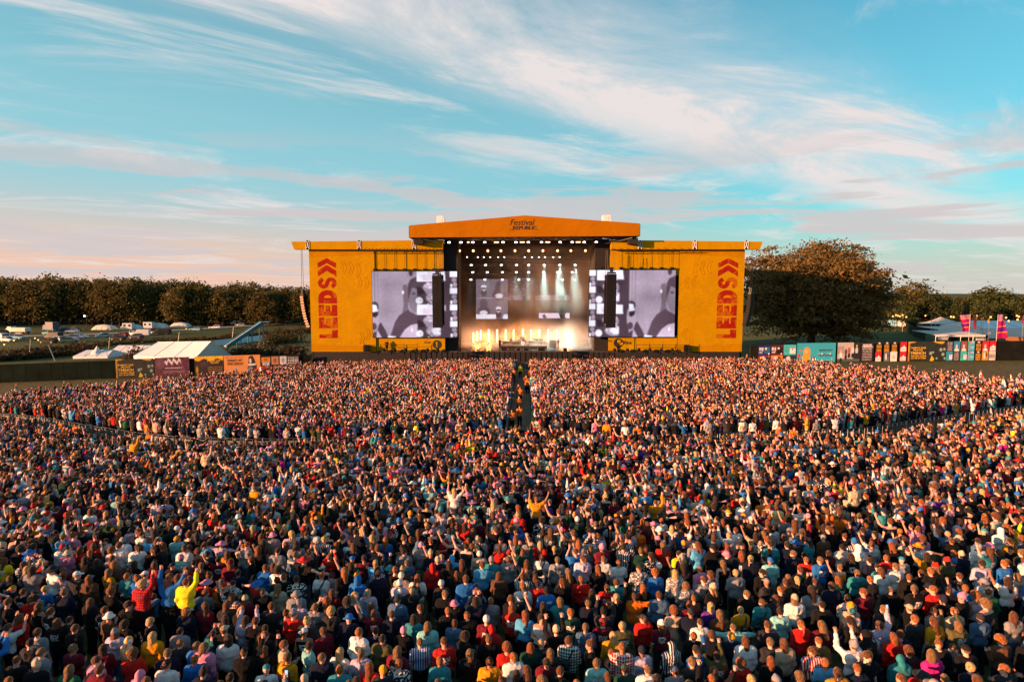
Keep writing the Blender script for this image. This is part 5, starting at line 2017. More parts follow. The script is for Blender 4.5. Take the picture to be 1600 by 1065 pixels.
FL0, FL1, FL2 = gat(-40, 599.5), gat(178, 591), gat(487, 580)
fence_run(FL0, FL1, 2.55, 2.6, 11, 'dark green mesh-covered fence at far left', M_FENCE)
fence_run(FL1, FL2, 2.6, 2.5, 12, 'black mesh fence carrying the left banners up to the stage', M_FENCEB)
FR0, FR1 = gat(1172, 566.5), gat(1640, 562.5)
fence_run(FR0, FR1, 2.55, 2.95, 16, 'black mesh fence carrying the right hand posters and banners', M_FENCEB)


def fpt(pa, pb, px):
    """point on a fence line below a photo column"""
    d = ray(px, 500)
    k = d.x / d.y
    # x = k*y ; along line
    den = (pb.x - pa.x) - k * (pb.y - pa.y)
    t = (k * pa.y - pa.x) / den
    return pa.lerp(pb, t)


def banner(name, u0, u1, z0, z1, pa, pb, label, paint, res=2.4, texts=(), off=0.16):
    """z0, z1: bottom and top above the ground in metres"""
    a, b = fpt(pa, pb, u0), fpt(pa, pb, u1)
    a = Vector((a.x, a.y - off, 0)); b = Vector((b.x, b.y - off, 0))
    za, zb_ = gz(a.x, a.y), gz(b.x, b.y)
    e = empty(name, (a.x, a.y, za + z0), label, 'banner', 'printed banners on the perimeter fence')
    W = max(12, int((u1 - u0) * res)); H = max(10, int((z1 - z0) * 10.4 * res))
    cv = Canvas(W, H)
    paint(cv)
    bl, br_, tl = Vector((a.x, a.y, za + z0)), Vector((b.x, b.y, zb_ + z0)), Vector((a.x, a.y, za + z1))
    picture('print', cv, bl, br_, tl, M_PRINT, e)
    ud = (br_ - bl); L = ud.length; ud.normalize()
    mb = MB()
    dd = Vector((0, .03, 0))
    vs = [bl + dd, br_ + dd, br_ + (tl - bl) + dd, tl + dd]
    vs += [v + dd for v in vs]
    mb.add(vs, [(0, 1, 2, 3), (4, 5, 6, 7), (0, 1, 5, 4), (2, 3, 7, 6), (0, 3, 7, 4), (1, 2, 6, 5)])
    mb.build('backing', M_STEEL, e)
    for s, x, y, w, h, m in texts:
        p = bl + ud * (x * L) + Vector((0, -.03, 1)) * 0 + Vector((0, -.03, (z1 - z0) * y))
        lettering('lettering', s, p, w * L, h * (z1 - z0), m, e, udir=tuple(ud), bold=0.025)
    return e


INKY = mat('yellow_ink', (0.75, 0.42, 0.02), 0.7)
INKW = mat('white_ink', (0.75, 0.75, 0.76), 0.7)
INKB = mat('dark_ink', (0.03, 0.02, 0.02), 0.7)


def p_trench(cv):
    cv.rect(0, 0, 1, 1, (.018, .024, .022))
    cv.put(np.clip(1 - cv.x / .06 + .25 * (1 - cv.y), 0, 1), (.55, .30, .03), .9)
    cv.poly([(0, 0), (.22, 0), (.16, .05), (0, .08)], (.50, .28, .04))
    cv.poly([(.62, 0), (.96, 0), (.9, .14), (.78, .10)], (.50, .28, .04))
    cv.noise(.5, 5, 1)
    for x, y, s in ((.60, .60, .05), (.66, .55, .03), (.86, .42, .05), (.95, .40, .04), (.92, .66, .05), (.97, .86, .035), (.76, .86, .03)):
        cv.ell(x, y, s, s * 2.2, (.30, .42, .38), .8, .6)
    cv.poly([(.58, .98), (.63, .72), (.70, .9), (.66, 1)], (.55, .36, .03))


def p_purple(cv):
    cv.rect(0, 0, 1, 1, (.10, .028, .055))
    cv.noise(1.2, 5, 2); cv.noise(.8, 2, 3)
    cv.ell(.15, .3, .18, .4, (.22, .13, .24), .5, 1)
    r = np.random.default_rng(3)
    pts2 = [(.30 + .05 * k, .22 + .12 * math.sin(k * 2.1)) for k in range(10)]
    for k in range(9):      # hand-drawn white script
        for f_ in np.linspace(0, 1, 8):
            cv.ell(pts2[k][0] * (1 - f_) + pts2[k + 1][0] * f_, pts2[k][1] * (1 - f_) + pts2[k + 1][1] * f_ + .06 * math.sin(f_ * 12 + k), .012, .035, (.75, .72, .76))
    cv.lines(.30, .78, (.55,), .035, (.55, .5, .55), 1)
    cv.lines(.25, .85, (.70, .78), .03, (.30, .22, .30), 2)


def p_trench2(cv):
    cv.rect(0, 0, 1, 1, (.030, .016, .022))
    cv.put(np.clip((.22 + .06 * np.sin(cv.x * 14) - cv.y) / .05, 0, 1), (.72, .42, .01))
    cv.noise(.5, 4, 5)
    cv.ell(.08, .72, .06, .28, (.62, .34, .02), .8, .8)
    cv.ell(.30, .42, .22, .22, (.09, .045, .07), .7, 1)
    cv.lines(.45, .95, (.58, .68, .78), .04, (.30, .16, .02), 3)
    cv.rect(.5, .95, .9, 1, (.72, .42, .01))


def p_panic(cv):
    cv.rect(0, 0, 1, 1, (.68, .27, .08))
    cv.noise(.12, 6, 6)
    cv.lines(.05, .55, (.10,), .035, (.10, .04, .03), 4)
    cv.poly([(.68, .12), (.74, .04), (.80, .06), (.86, .35), (.92, .75), (.95, 1), (.60, 1), (.64, .7), (.67, .45)], (.03, .025, .03))
    cv.ell(.725, .32, .035, .16, (.62, .58, .58), 1, .3)
    cv.poly([(.66, .48), (.88, .46), (.86, .56), (.66, .58)], (.68, .66, .66))
    cv.ell(.72, .75, .09, .2, (.28, .28, .30), .7, .6)
    cv.ell(.33, .70, .08, .03, (.35, .38, .42)); cv.ell(.16, .78, .05, .05, (.35, .38, .42))


def p_posters(cv):
    cv.rect(0, 0, 1, 1, (.012, .012, .016))
    for x0, y0, x1, y1, c in ((.02, .10, .24, .36, (.62, .22, .03)), (.04, .40, .22, .55, (.5, .5, .5)), (.02, .60, .24, .76, (.45, .02, .03)), (.28, .06, .46, .52, (.45, .20, .10)), (.49, .06, .67, .52, (.55, .58, .62)), (.02, .36, .24, .395, (.05, .35, .42))):
        cv.rect(x0, y0, x1, y1, c)
        cv.ell((x0 + x1) / 2, (y0 + y1) / 2, (x1 - x0) * .25, (y1 - y0) * .35, tuple(.4 * q for q in c), .8)
    cv.lines(.70, .98, (.12, .24, .34, .44), .06, (.55, .55, .58), 5)
    cv.rect(.5, .62, 1, .78, (.20, .03, .08))
    cv.lines(.75, .98, (.66,), .08, (.6, .6, .6), 6)
    cv.noise(.3, 2, 7)


TR = (('TWENTY ONE', .06, .64, .40, .085, INKY), ('PILOTS', .14, .53, .24, .085, INKY), ('TRENCH', .06, .35, .40, .13, INKY), ('THE NEW ALBUM', .08, .23, .40, .07, INKY), ('OUT 05 OCTOBER', .08, .12, .40, .07, INKY))
banner('fence_banner', 178, 238, .05, 2.75, FL1, FL2, 'dark album banner with yellow lettering and pale flowers, leftmost on the left fence', p_trench, texts=TR)
banner('fence_banner', 239, 293.5, .05, 2.8, FL1, FL2, 'purple banner with white hand-drawn script beside the dark album banner', p_purple)
banner('fence_banner', 302, 347, .05, 2.8, FL1, FL2, 'black and yellow album banner between the purple and orange banners', p_trench2, texts=(('TWENTY ONE', .44, .70, .46, .09, INKY), ('PILOTS', .56, .60, .28, .08, INKY)))
banner('fence_banner', 348, 405, .05, 2.8, FL1, FL2, 'orange concert banner with a dark robed figure on the left fence', p_panic, texts=(('PANIC! AT', .10, .66, .40, .14, INKB), ('THE DISCO', .08, .48, .44, .14, INKB)))
banner('fence_banner', 406, 466, .05, 2.6, FL1, FL2, 'black banner with rows of small album posters nearest the stage', p_posters)


def p_block(bg, kind, seed):
    def f(cv):
        cv.rect(0, 0, 1, 1, bg)
        cv.noise(.25, 4, seed)
        if kind == 'two':
            cv.lines(.06, .42, (.25, .36, .47), .08, (.7, .7, .75), seed)
            cv.lines(.06, .36, (.64, .74), .06, (.5, .5, .6), seed + 1)
            cv.rect(.48, .18, .96, .84, (.02, .10, .20) if bg[2] > bg[0] else (.01, .01, .012))
            cv.rect(.54, .25, .70, .42, (.6, .6, .55)); cv.ell(.86, .86, .05, .08, (.8, .8, .8))
        elif kind == 'teal':
            cv.lines(.08, .4, (.15, .3, .45, .6), .06, (.02, .25, .28), seed)
            cv.rect(.50, .36, .94, .84, (.62, .62, .66)); cv.ell(.72, .42, .05, .12, (.5, .03, .2))
        elif kind == 'art':
            cv.ell(.4, .5, .22, .42, (.6, .6, .65), .9, .4); cv.ell(.7, .4, .2, .3, (.02, .02, .02), .9, .5)
        elif kind == 'gold':
            cv.poly([(.3, .16), (.5, .02), (.72, .10), (.66, .2)], (.6, .6, .6)); cv.rect(.15, .30, .88, .56, (.50, .26, .03)); cv.rect(.15, .60, .88, .96, (.42, .20, .02)); cv.lines(.2, .85, (.36, .46, .68, .82), .06, (.03, .02, .01), seed)
        elif kind == 'red':
            cv.poly([(.1, .60), (.45, .50), (.58, .34), (.75, .55), (.92, .55), (.92, .98), (.1, .98)], (.68, .66, .68)); cv.lines(.2, .9, (.7, .85), .05, (.4, .03, .05), seed)
        elif kind == 'pale':
            cv.rect(.02, .02, .98, .98, (.62, .64, .66)); cv.ell(.5, .55, .22, .18, (.45, .05, .08), .9); cv.ell(.5, .55, .14, .11, (.62, .64, .66)); cv.lines(.2, .8, (.15,), .05, (.3, .3, .3), seed)
        elif kind == 'figs':
            for k in range(5):
                cv.ell(.15 + .17 * k, .55, .07, .3, (.05, .04, .05), .9, .3); cv.ell(.15 + .17 * k, .28, .04, .07, (.5, .3, .22))
        elif kind == 'list':
            cv.lines(.15, .85, tuple(np.linspace(.1, .9, 11)), .03, (.45, .42, .45), seed)
        elif kind == 'spots':
            cv.ell(.3, .16, .16, .10, (.55, .05, .12)); cv.ell(.25, .66, .16, .10, (.55, .05, .12)); cv.lines(.5, .9, (.1, .6), .06, (.6, .7, .75), seed); cv.lines(.2, .9, (.32, .42, .82, .92), .03, (.02, .2, .3), seed)
        elif kind == 'bust':
            cv.ell(.45, .55, .18, .28, (.65, .5, .45), .9, .4); cv.poly([(.1, 1), (.25, .75), (.7, .75), (.85, 1)], (.65, .68, .72))
    return f


def p_head(cv):
    cv.rect(0, 0, 1, 1, (.03, .30, .44))
    cv.put(np.clip(cv.y * .8, 0, 1), (.03, .40, .52), .6)
    cv.noise(.12, 4, 3)
    cv.ell(.26, .48, .11, .30, (.50, .24, .05), 1, .35); cv.ell(.24, .45, .06, .14, (.66, .40, .16), 1, .6); cv.ell(.24, .80, .14, .22, (.52, .28, .03), 1, .4)
    cv.rect(.38, .74, .50, .95, (.06, .03, .03)); cv.ell(.06, .66, .04, .12, (.45, .04, .04)); cv.ell(.10, .40, .03, .06, (.5, .1, .12))
    for k in range(5):
        cv.ell(.58 + .07 * k, .58, .018, .05, ((.6, .1, .15), (.6, .6, .6), (.05, .1, .4))[k % 3])


def p_band(cv):
    cv.rect(0, 0, 1, 1, (.35, .34, .36))
    cv.rect(.72, 0, 1, 1, (.02, .02, .02)); cv.rect(0, .2, .3, .6, (.24, .24, .26)); cv.rect(0, .85, 1, 1, (.06, .08, .09))
    for x, y, c in ((.16, .66, (.6, .6, .6)), (.38, .5, (.10, .03, .03)), (.52, .42, (.28, .08, .08)), (.68, .42, (.5, .52, .54)), (.85, .42, (.40, .46, .48))):
        cv.ell(x, y, .07, .2, c, 1, .3); cv.ell(x, y - .24, .035, .06, (.55, .32, .25)); cv.ell(x, y + .26, .06, .14, (.015, .015, .02))


BR = FR0, FR1
banner('fence_poster', 1186, 1205, 1.15, 2.65, *BR, 'navy poster with white lettering, first on the right fence', p_block((.02, .015, .12), 'two', 1))
banner('fence_poster', 1206, 1224.5, 1.15, 2.68, *BR, 'dark red poster with white lettering, upper row of the right fence', p_block((.09, .010, .02), 'two', 5))
banner('fence_poster', 1225.5, 1245, 1.15, 2.72, *BR, 'turquoise poster with a pale card, upper row of the right fence', p_block((.05, .38, .44), 'teal', 9))
banner('fence_poster', 1186, 1205, .05, 1.12, *BR, 'magenta poster with pale artwork, under the navy one', p_block((.16, .02, .09), 'art', 11))
banner('fence_poster', 1206, 1224.5, .05, 1.12, *BR, 'orange poster with pale artwork, under the dark red one', p_block((.50, .18, .02), 'art', 13))
banner('fence_poster', 1225.5, 1245, .05, 1.12, *BR, 'black poster with pale artwork, under the turquoise one', p_block((.02, .03, .05), 'art', 15))
banner('fence_banner', 1246.5, 1307, .05, 2.95, *BR, 'bright blue banner with a golden head beside the beech trunk', p_head, texts=(('TRAVIS SCOTT', .56, .57, .36, .09, INKB), ('OUT NOW', .56, .30, .36, .09, INKB)))
banner('fence_banner', 1310, 1345, .05, 2.95, *BR, 'grey group photograph banner right of the bright blue one', p_band)
banner('fence_banner', 1345.5, 1367, .05, 2.95, *BR, 'black tour banner with white lettering', p_block((.014, .010, .016), 'list', 21), texts=(('BRING ME', .20, .82, .60, .07, INKW), ('THE HORIZON', .12, .73, .78, .07, INKW)))
for k, u in enumerate((1370, 1382, 1394)):
    banner('fence_poster', u, u + 9.5, 1.5, 2.95, *BR, f'small black and gold poster, {ordn(k)} of three beside the black tour banner', p_block((.014, .010, .014), 'gold', 30 + k))
banner('fence_poster', 1369.5, 1379, .05, 1.46, *BR, 'small red and white poster under the first black and gold one', p_block((.42, .015, .03), 'red', 40))
banner('fence_poster', 1383, 1391.5, .05, 1.46, *BR, 'small slate poster under the second black and gold one', p_block((.10, .13, .16), 'art', 41))
banner('fence_poster', 1393, 1403.5, .05, 1.5, *BR, 'small white poster with a red emblem', p_block((.5, .5, .5), 'pale', 42))
for k, (z0, z1) in enumerate(((1.5, 2.95), (.1, 1.46))):
    banner('fence_poster', 1408, 1418, z0, z1, *BR, f"red and white poster left of the wide dark album banner, {('upper', 'lower')[k]} one", p_block((.42, .015, .03), 'red', 44 + k))
banner('fence_banner', 1420.5, 1480, .05, 2.95, *BR, 'wide dark album banner with yellow lettering on the right fence', p_trench, texts=TR)
PN = (('mauve list', (.06, .05, .07), 'list'), ('blue portrait', (.03, .20, .38), 'bust'), ('brown portrait', (.20, .08, .05), 'bust'), ('light blue', (.08, .38, .55), 'spots'), ('black and gold', (.014, .010, .014), 'gold'), ('red', (.45, .02, .03), 'bust'), ('red and white', (.42, .015, .03), 'red'))
PN2 = (('blue', (.03, .24, .42), 'teal'), ('grey list', (.05, .045, .06), 'list'), ('turquoise', (.05, .40, .40), 'teal'), ('light blue', (.08, .38, .55), 'spots'), ('black and gold', (.014, .010, .014), 'gold'), ('orange and grey', (.45, .22, .03), 'art'), ('black and white', (.5, .5, .52), 'figs'))
for k in range(7):
    u0 = 1480.5 + k * 11.2
    banner('fence_poster', u0, u0 + 10, 1.5, 2.95, *BR, f'{PN[k][0]} poster in the upper half of the long poster row, {ordn(k)} from left', p_block(PN[k][1], PN[k][2], 60 + k))
    banner('fence_poster', u0, u0 + 10, .08, 1.45, *BR, f'{PN2[k][0]} poster in the lower half of the long poster row, {ordn(k)} from left', p_block(PN2[k][1], PN2[k][2], 70 + k))

# ------------------------------------------------------------------ tents, stalls and flags on the right
Yr = 150.0
a, b = at(1460, 506.5, Yr), at(1535, 506.5, Yr)
e = empty('peaked_tent', ((a.x + b.x) / 2, Yr, gz(a.x, Yr)), 'white peaked tent with a swooping roof behind the right fence', 'tent')
cx = (a.x + b.x) / 2
ztop = at(1488, 496, Yr).z
mb = MB()
n = 12
vs = []
for k in range(7):
    f_ = k / 6
    r_ = (1 - f_) * (b.x - a.x) / 2
    z = a.z + (ztop - a.z) * f_ ** 1.7
    for q in range(n):
        t_ = 2 * math.pi * q / n
        vs.append((cx + r_ * math.cos(t_) * .98 - f_ * 1.0, Yr + 5 + r_ * .8 * math.sin(t_), z))
mb.add(vs, [(k * n + q, k * n + (q + 1) % n, (k + 1) * n + (q + 1) % n, (k + 1) * n + q) for k in range(6) for q in range(n)])
mb.build('roof', M_CANV, e, smooth=True)
mb = MB(); mb.lathe((cx, Yr + 5, a.z), [((b.x - a.x) / 2 * .95, -3.2), ((b.x - a.x) / 2 * .97, -.05)], 16); mb.build('wall', M_FENCE, e)
for u in (1462, 1478, 1498, 1518, 1533):
    q = at(u, 506, Yr + .3)
    mb = MB(); mb.tube((q.x, Yr + .3, gz(q.x, Yr)), (q.x, Yr + .3, a.z), .06, n=5); mb.build('pole', M_ALU, e)
a, b = at(1533, 519, 132), at(1660, 519, 132)
zr = at(1560, 501, 137).z; ze = at(1560, 513, 132).z
ridge_tent('long_tent', a.x, b.x, 132, 145, ze, zr, gz(a.x, 132) - .3, M_PVC, 'long white tent at the right picture edge behind the flags', 2.0, 4)
# market stall roofs with valances
for k, (u0, v0, u1, v1, Yt, lab) in enumerate(((1462, 523, 1540, 516, 108, 'pale flat stall roof nearest the right fence'), (1466, 514.5, 1508, 509.5, 118, 'pale stall roof beneath the peaked tent'), (1505, 519, 1548, 515.5, 116, 'narrow pale stall roof left of the second pink flag'))):
    a, b = at(u0, v0, Yt), at(u1, v0, Yt)
    zt = at(u0, v1, Yt + 6).z
    e = empty('market_stall', (a.x, Yt, gz(a.x, Yt)), lab, 'stall')
    n = 4
    for q in range(n):
        x0, x1 = a.x + (b.x - a.x) * q / n + .04, a.x + (b.x - a.x) * (q + 1) / n - .04
        mb = MB(); mb.add([(x0, Yt, a.z), (x1, Yt, a.z), (x1 - .3, Yt + 6, zt), (x0 - .3, Yt + 6, zt), (x0, Yt, a.z - .06), (x1, Yt, a.z - .06), (x1 - .3, Yt + 6, zt - .06), (x0 - .3, Yt + 6, zt - .06)], [(0, 1, 2, 3), (4, 5, 6, 7), (0, 1, 5, 4), (1, 2, 6, 5), (2, 3, 7, 6), (3, 0, 4, 7)])
        mb.build('roof_sheet', M_CANV, e)
        mb = MB(); mb.span((x0, Yt - .06, a.z - .35), (x1, Yt - .02, a.z - .03)); mb.build('valance', M_PVC, e)
        mb = MB(); mb.tube((x0, Yt, gz(x0, Yt)), (x0, Yt, a.z - .07), .05, n=5); mb.build('post', M_ALU, e)
    mb = MB(); mb.span((a.x, Yt + .4, gz(a.x, Yt)), (b.x, Yt + .5, a.z - .6)); mb.build('front_cloth', M_FENCE, e)
for u, lab in ((1473, 'left'), (1533, 'right')):
    p = at(u, 529 if u < 1500 else 530, 106)
    e = empty('stall_sign', (p.x, 106, p.z), f'small white sign board under the {lab} end of the stall roof', 'sign')
    mb = MB(); mb.span((p.x - .85, 106, p.z - .18), (p.x + .85, 106.06, p.z + .18)); mb.build('board', M_WHITE, e)
    mb = MB()
    for q in range(9):
        mb.span((p.x - .7 + q * .16, 105.97, p.z - .06), (p.x - .60 + q * .16, 105.99, p.z + .06))
    mb.build('print', M_INK, e)
# terracotta hoarding and green site fences
p0, p1 = at(1572, 529, 112), at(1660, 528, 112)
e = empty('orange_hoarding', (p0.x, 112, gz(p0.x, 112)), 'terracotta hoarding at the right edge above the fence', 'hoarding')
M_TERRA = mat('terracotta_board', (.42, .15, .05), .8, .15)
for q in range(4):
    x0, x1 = p0.x + (p1.x - p0.x) * q / 4 + .03, p0.x + (p1.x - p0.x) * (q + 1) / 4 - .03
    mb = MB(); mb.span((x0, 112, gz(x0, 112) - .3), (x1, 112.08, p0.z + .35)); mb.build('board', M_TERRA, e)
ga, gb, gc = gat(1414, 511), gat(1419, 522), gat(1440, 533)
e = empty('green_site_fence', ga, 'green mesh site fence enclosing the stalls on the right', 'fence')
line = [gat(1414, 509), gat(1417, 517), gat(1428, 526), gat(1445, 532)]
for k in range(len(line) - 1):
    for h_ in range(3):
        a, b = line[k].lerp(line[k + 1], h_ / 3), line[k].lerp(line[k + 1], (h_ + .97) / 3)
        mb = MB(); za, zb_ = gz(a.x, a.y), gz(b.x, b.y)
        mb.add([(a.x, a.y, za - .2), (b.x, b.y, zb_ - .2), (b.x, b.y, zb_ + 2.3), (a.x, a.y, za + 2.3), (a.x + .06, a.y, za - .2), (b.x + .06, b.y, zb_ - .2), (b.x + .06, b.y, zb_ + 2.3), (a.x + .06, a.y, za + 2.3)], [(0, 1, 2, 3), (4, 5, 6, 7), (0, 1, 5, 4), (2, 3, 7, 6), (0, 3, 7, 4), (1, 2, 6, 5)])
        mb.build('mesh_cover', M_FENCE, e)
p0, p1 = gat(1416, 513), gat(1580, 512)
e = empty('green_site_fence', p0, 'long dark green fence behind the stall roofs on the right', 'fence')
for q in range(12):
    a, b = p0.lerp(p1, q / 12), p0.lerp(p1, (q + .97) / 12)
    mb = MB(); mb.span((a.x, a.y, gz(a.x, a.y) - .3), (b.x, a.y + .08, gz(a.x, a.y) + 2.6)); mb.build('mesh_cover', M_FENCE, e)
p0, p1 = gat(1378, 509), gat(1440, 507)
e = empty('white_site_fence', p0, 'pale low hoarding under the right hand trees', 'hoarding')
for q in range(6):
    a, b = p0.lerp(p1, q / 6), p0.lerp(p1, (q + .96) / 6)
    mb = MB(); mb.span((a.x, a.y, gz(a.x, a.y) - .3), (b.x, a.y + .08, gz(a.x, a.y) + 1.9)); mb.build('board', M_ALU, e)

def cloth(name, col):
    """thin flag cloth that lets the sun through"""
    m = bpy.data.materials.new(name)
    m.use_nodes = True
    t = NT(m.node_tree)
    tc = t.n('ShaderNodeTexCoord')
    nz = t.n('ShaderNodeTexNoise', {'Vector': tc.outputs['Object'], 'Scale': 2.0, 'Detail': 3.0})
    c = t.ramp(nz.outputs[0], [(0.3, tuple(x * .85 for x in col)), (0.7, col)])
    a = t.n('ShaderNodeBsdfDiffuse', {'Color': c})
    b = t.n('ShaderNodeBsdfTranslucent', {'Color': c})
    mx = t.n('ShaderNodeMixShader', {0: 0.5, 1: a.outputs[0], 2: b.outputs[0]})
    o = t.n('ShaderNodeOutputMaterial')
    t.link(mx.outputs[0], o.inputs[0])
    return m


FLAGC = [cloth('flag_pink', (.82, .30, .50)), cloth('flag_magenta', (.75, .02, .22)), cloth('flag_purple', (.34, .02, .34)), cloth('flag_crimson', (.75, .02, .16)), mat('flag_orange_trim', (.75, .24, .04), .8)]
M_FMAG = mat('flag_maroon', (.20, .01, .05), .8)


def flag(u, vb, vt, w0, w1, Yf, side, label, bands=4):
    p, t_ = at(u, vb, Yf), at(u + (1 if side < 0 else 0), vt, Yf)
    e = empty('tall_flag', (p.x, Yf, gz(p.x, Yf)), label, 'flag')
    z0, z1 = p.z, t_.z
    mb = MB(); mb.tube((p.x, Yf, gz(p.x, Yf)), (p.x, Yf, z1 + .1), .05, .03, 6); mb.build('pole', M_ALU, e)
    for k in range(bands):
        f0, f1 = k / bands, (k + 1) / bands
        za, zb_ = z1 - (z1 - z0) * f0, z1 - (z1 - z0) * f1
        vs, nx = [], 8
        for j in range(4):
            f_ = j / 3
            z = za + (zb_ - za) * f_
            ww = (w0 + (w1 - w0) * (f0 + (f1 - f0) * f_)) * (1 + .05 * math.sin(k * 3 + j * 2))
            for i_ in range(nx + 1):
                g_ = i_ / nx
                vs.append((p.x + side * (ww * g_ + .06), Yf + .12 * math.sin(g_ * 7 + k * 1.3 + f_) * g_, z + .25 * g_ * (1 if side < 0 else -1) * -.6))
        fs = [(j * (nx + 1) + i_, j * (nx + 1) + i_ + 1, (j + 1) * (nx + 1) + i_ + 1, (j + 1) * (nx + 1) + i_) for j in range(3) for i_ in range(nx)]
        mb = MB(); mb.add(vs, fs); bo = mb.build('cloth_band', FLAGC[k % 4], e, smooth=True)
        if k:
            vs2 = [(x, y - .02, z + .09) for x, y, z in vs[:nx + 1]] + [(x, y - .02, z - .07) for x, y, z in vs[:nx + 1]]
            mb = MB(); mb.add(vs2, [(i_, i_ + 1, nx + 2 + i_, nx + 1 + i_) for i_ in range(nx)]); mb.build('trim', FLAGC[4], bo)


flag(1514.5, 517, 491, 1.65, 1.2, 104, -1, 'tall pink and purple banded flag flying left of its pole')
flag(1557, 529, 492, .85, 1.75, 100, 1, 'tall pink and purple banded flag flying right of its pole, nearer the edge')
for u, vb, vt, m, lab in ((1524.5, 520, 492, M_FMAG, 'narrow maroon feather flag between the two pink flags'), (1535, 507, 496, FLAGC[4], 'small orange pennant behind the maroon flag'), (1544.5, 518, 496, FLAGC[4], 'thin pole with a small orange pennant left of the second pink flag'), (1597, 526, 493, M_FMAG, 'leaning maroon flag pole at the right picture edge')):
    p, t_ = at(u, vb, 106), at(u + 2, vt, 106)
    e = empty('feather_flag', (p.x, 106, gz(p.x, 106)), lab, 'flag')
    mb = MB(); mb.tube((p.x, 106, gz(p.x, 106)), (t_.x, 106, t_.z), .04, .02, 5); mb.build('pole', M_ALU, e)
    H = t_.z - p.z
    vs = []
    big = m is M_FMAG and u < 1590
    for j in range(7):
        f_ = j / 6
        z = t_.z - H * (.85 if big else .4) * f_
        w_ = (.55 if big else .30) * math.sin(math.pi * (.12 + .8 * f_))
        for i_ in range(4):
            vs.append((t_.x + (p.x - t_.x) * f_ * .8 - w_ * i_ / 3 - .03, 106 + .05 * math.sin(i_ + j), z))
    mb = MB(); mb.add(vs, [(j * 4 + i_, j * 4 + i_ + 1, j * 4 + 5 + i_, j * 4 + 4 + i_) for j in range(6) for i_ in range(3)]); mb.build('cloth', m, e, smooth=True)
# festoon lamps strung between poles
FB = [(1379, 491.5), (1384, 493), (1387, 493.5), (1395, 494), (1400, 492), (1403, 493), (1406, 494), (1410, 492), (1416, 495), (1446, 493), (1486, 494.5), (1490, 495), (1526, 493), (1548, 495), (1572, 496), (1576, 501), (1589, 493), (1592, 494.5), (1590, 499)]
for k, (u, v) in enumerate(FB):
    Yf = 158 if u < 1450 else 128
    p = at(u, v, Yf)
    e = empty('festoon_lamp', p, f'glowing amber festoon lamp before the right hand trees, {ordn(k)} from the left', 'lamp', 'amber festoon lamps')
    MB().lathe((0, 0, -.2), [(.05, 0), (.17, .1), (.17, .24), (.06, .36)], 8).local('bulb', M_FEST, e)
    MB().tube((0, 0, .15), (0, 0, .45), .05, n=5).local('socket', M_STEEL, e)
for k, (u, vb, vt, Yf) in enumerate(((1399, 508, 491, 158.4), (1410.5, 508, 491, 158.4), (1455, 514, 492, 140), (1532, 520, 491, 128.4), (1569, 520, 492, 128.4))):
    p, t_ = at(u, vb, Yf), at(u, vt, Yf)
    e = empty('festoon_pole', (p.x, Yf, gz(p.x, Yf)), f'thin grey pole carrying festoon lamps, {ordn(k)} from the left', 'pole', 'festoon poles')
    mb = MB(); mb.tube((p.x, Yf, gz(p.x, Yf) - .2), (p.x, Yf, t_.z), .05, .04, 6); mb.build('shaft', M_ALU, e)
    mb = MB(); mb.tube((p.x - .4, Yf, t_.z), (p.x + .4, Yf, t_.z), .03, n=5); mb.build('crossarm', M_ALU, e)
# ------------------------------------------------------------------ people: smooth bodies from blended tapered limbs
M_SKIN = attr_mat('skin', 'skin', rough=0.55, vcol=True, var=0.06)
M_TOP = attr_mat('clothing', 'top', rough=0.9, spec=0.12, sheen=0.06, var=0.22, scale=6.0, bump=0.5, bscale=9.0, pattern=True)
M_LEG = attr_mat('trouser_cloth', 'leg', rough=0.9, spec=0.12, var=0.2, bump=0.4)
M_HAIR = attr_mat('hair', 'hair', rough=0.62, var=0.6, scale=34.0, sheen=0.4, bump=0.6, bscale=40.0, stretch=(1, 1, 0.25), spec=0.22)
M_HAT = attr_mat('hat_cloth', 'hat', rough=0.85, var=0.15, bump=0.3, bscale=60.0)


def rcone(P, a, b, r0, r1, sy=1.0):
    a = np.array(a, float); b = np.array(b, float)
    Q = P - a
    d = b - a
    if sy != 1.0:
        Q = Q.copy(); Q[..., 1] = Q[..., 1] / sy
        d = d.copy(); d[1] /= sy
    L2 = max((d * d).sum(), 1e-9)
    h = np.clip((Q @ d) / L2, 0, 1)
    return np.linalg.norm(Q - h[..., None] * d, axis=-1) - (r0 + (r1 - r0) * h)


def ell(P, c, r):
    Q = (P - np.array(c)) / np.array(r)
    k = np.linalg.norm(Q, axis=-1)
    return (k - 1) * min(r)


def smin(a, b, k):
    h = np.clip(0.5 + 0.5 * (b - a) / k, 0, 1)
    return b + (a - b) * h - k * h * (1 - h)


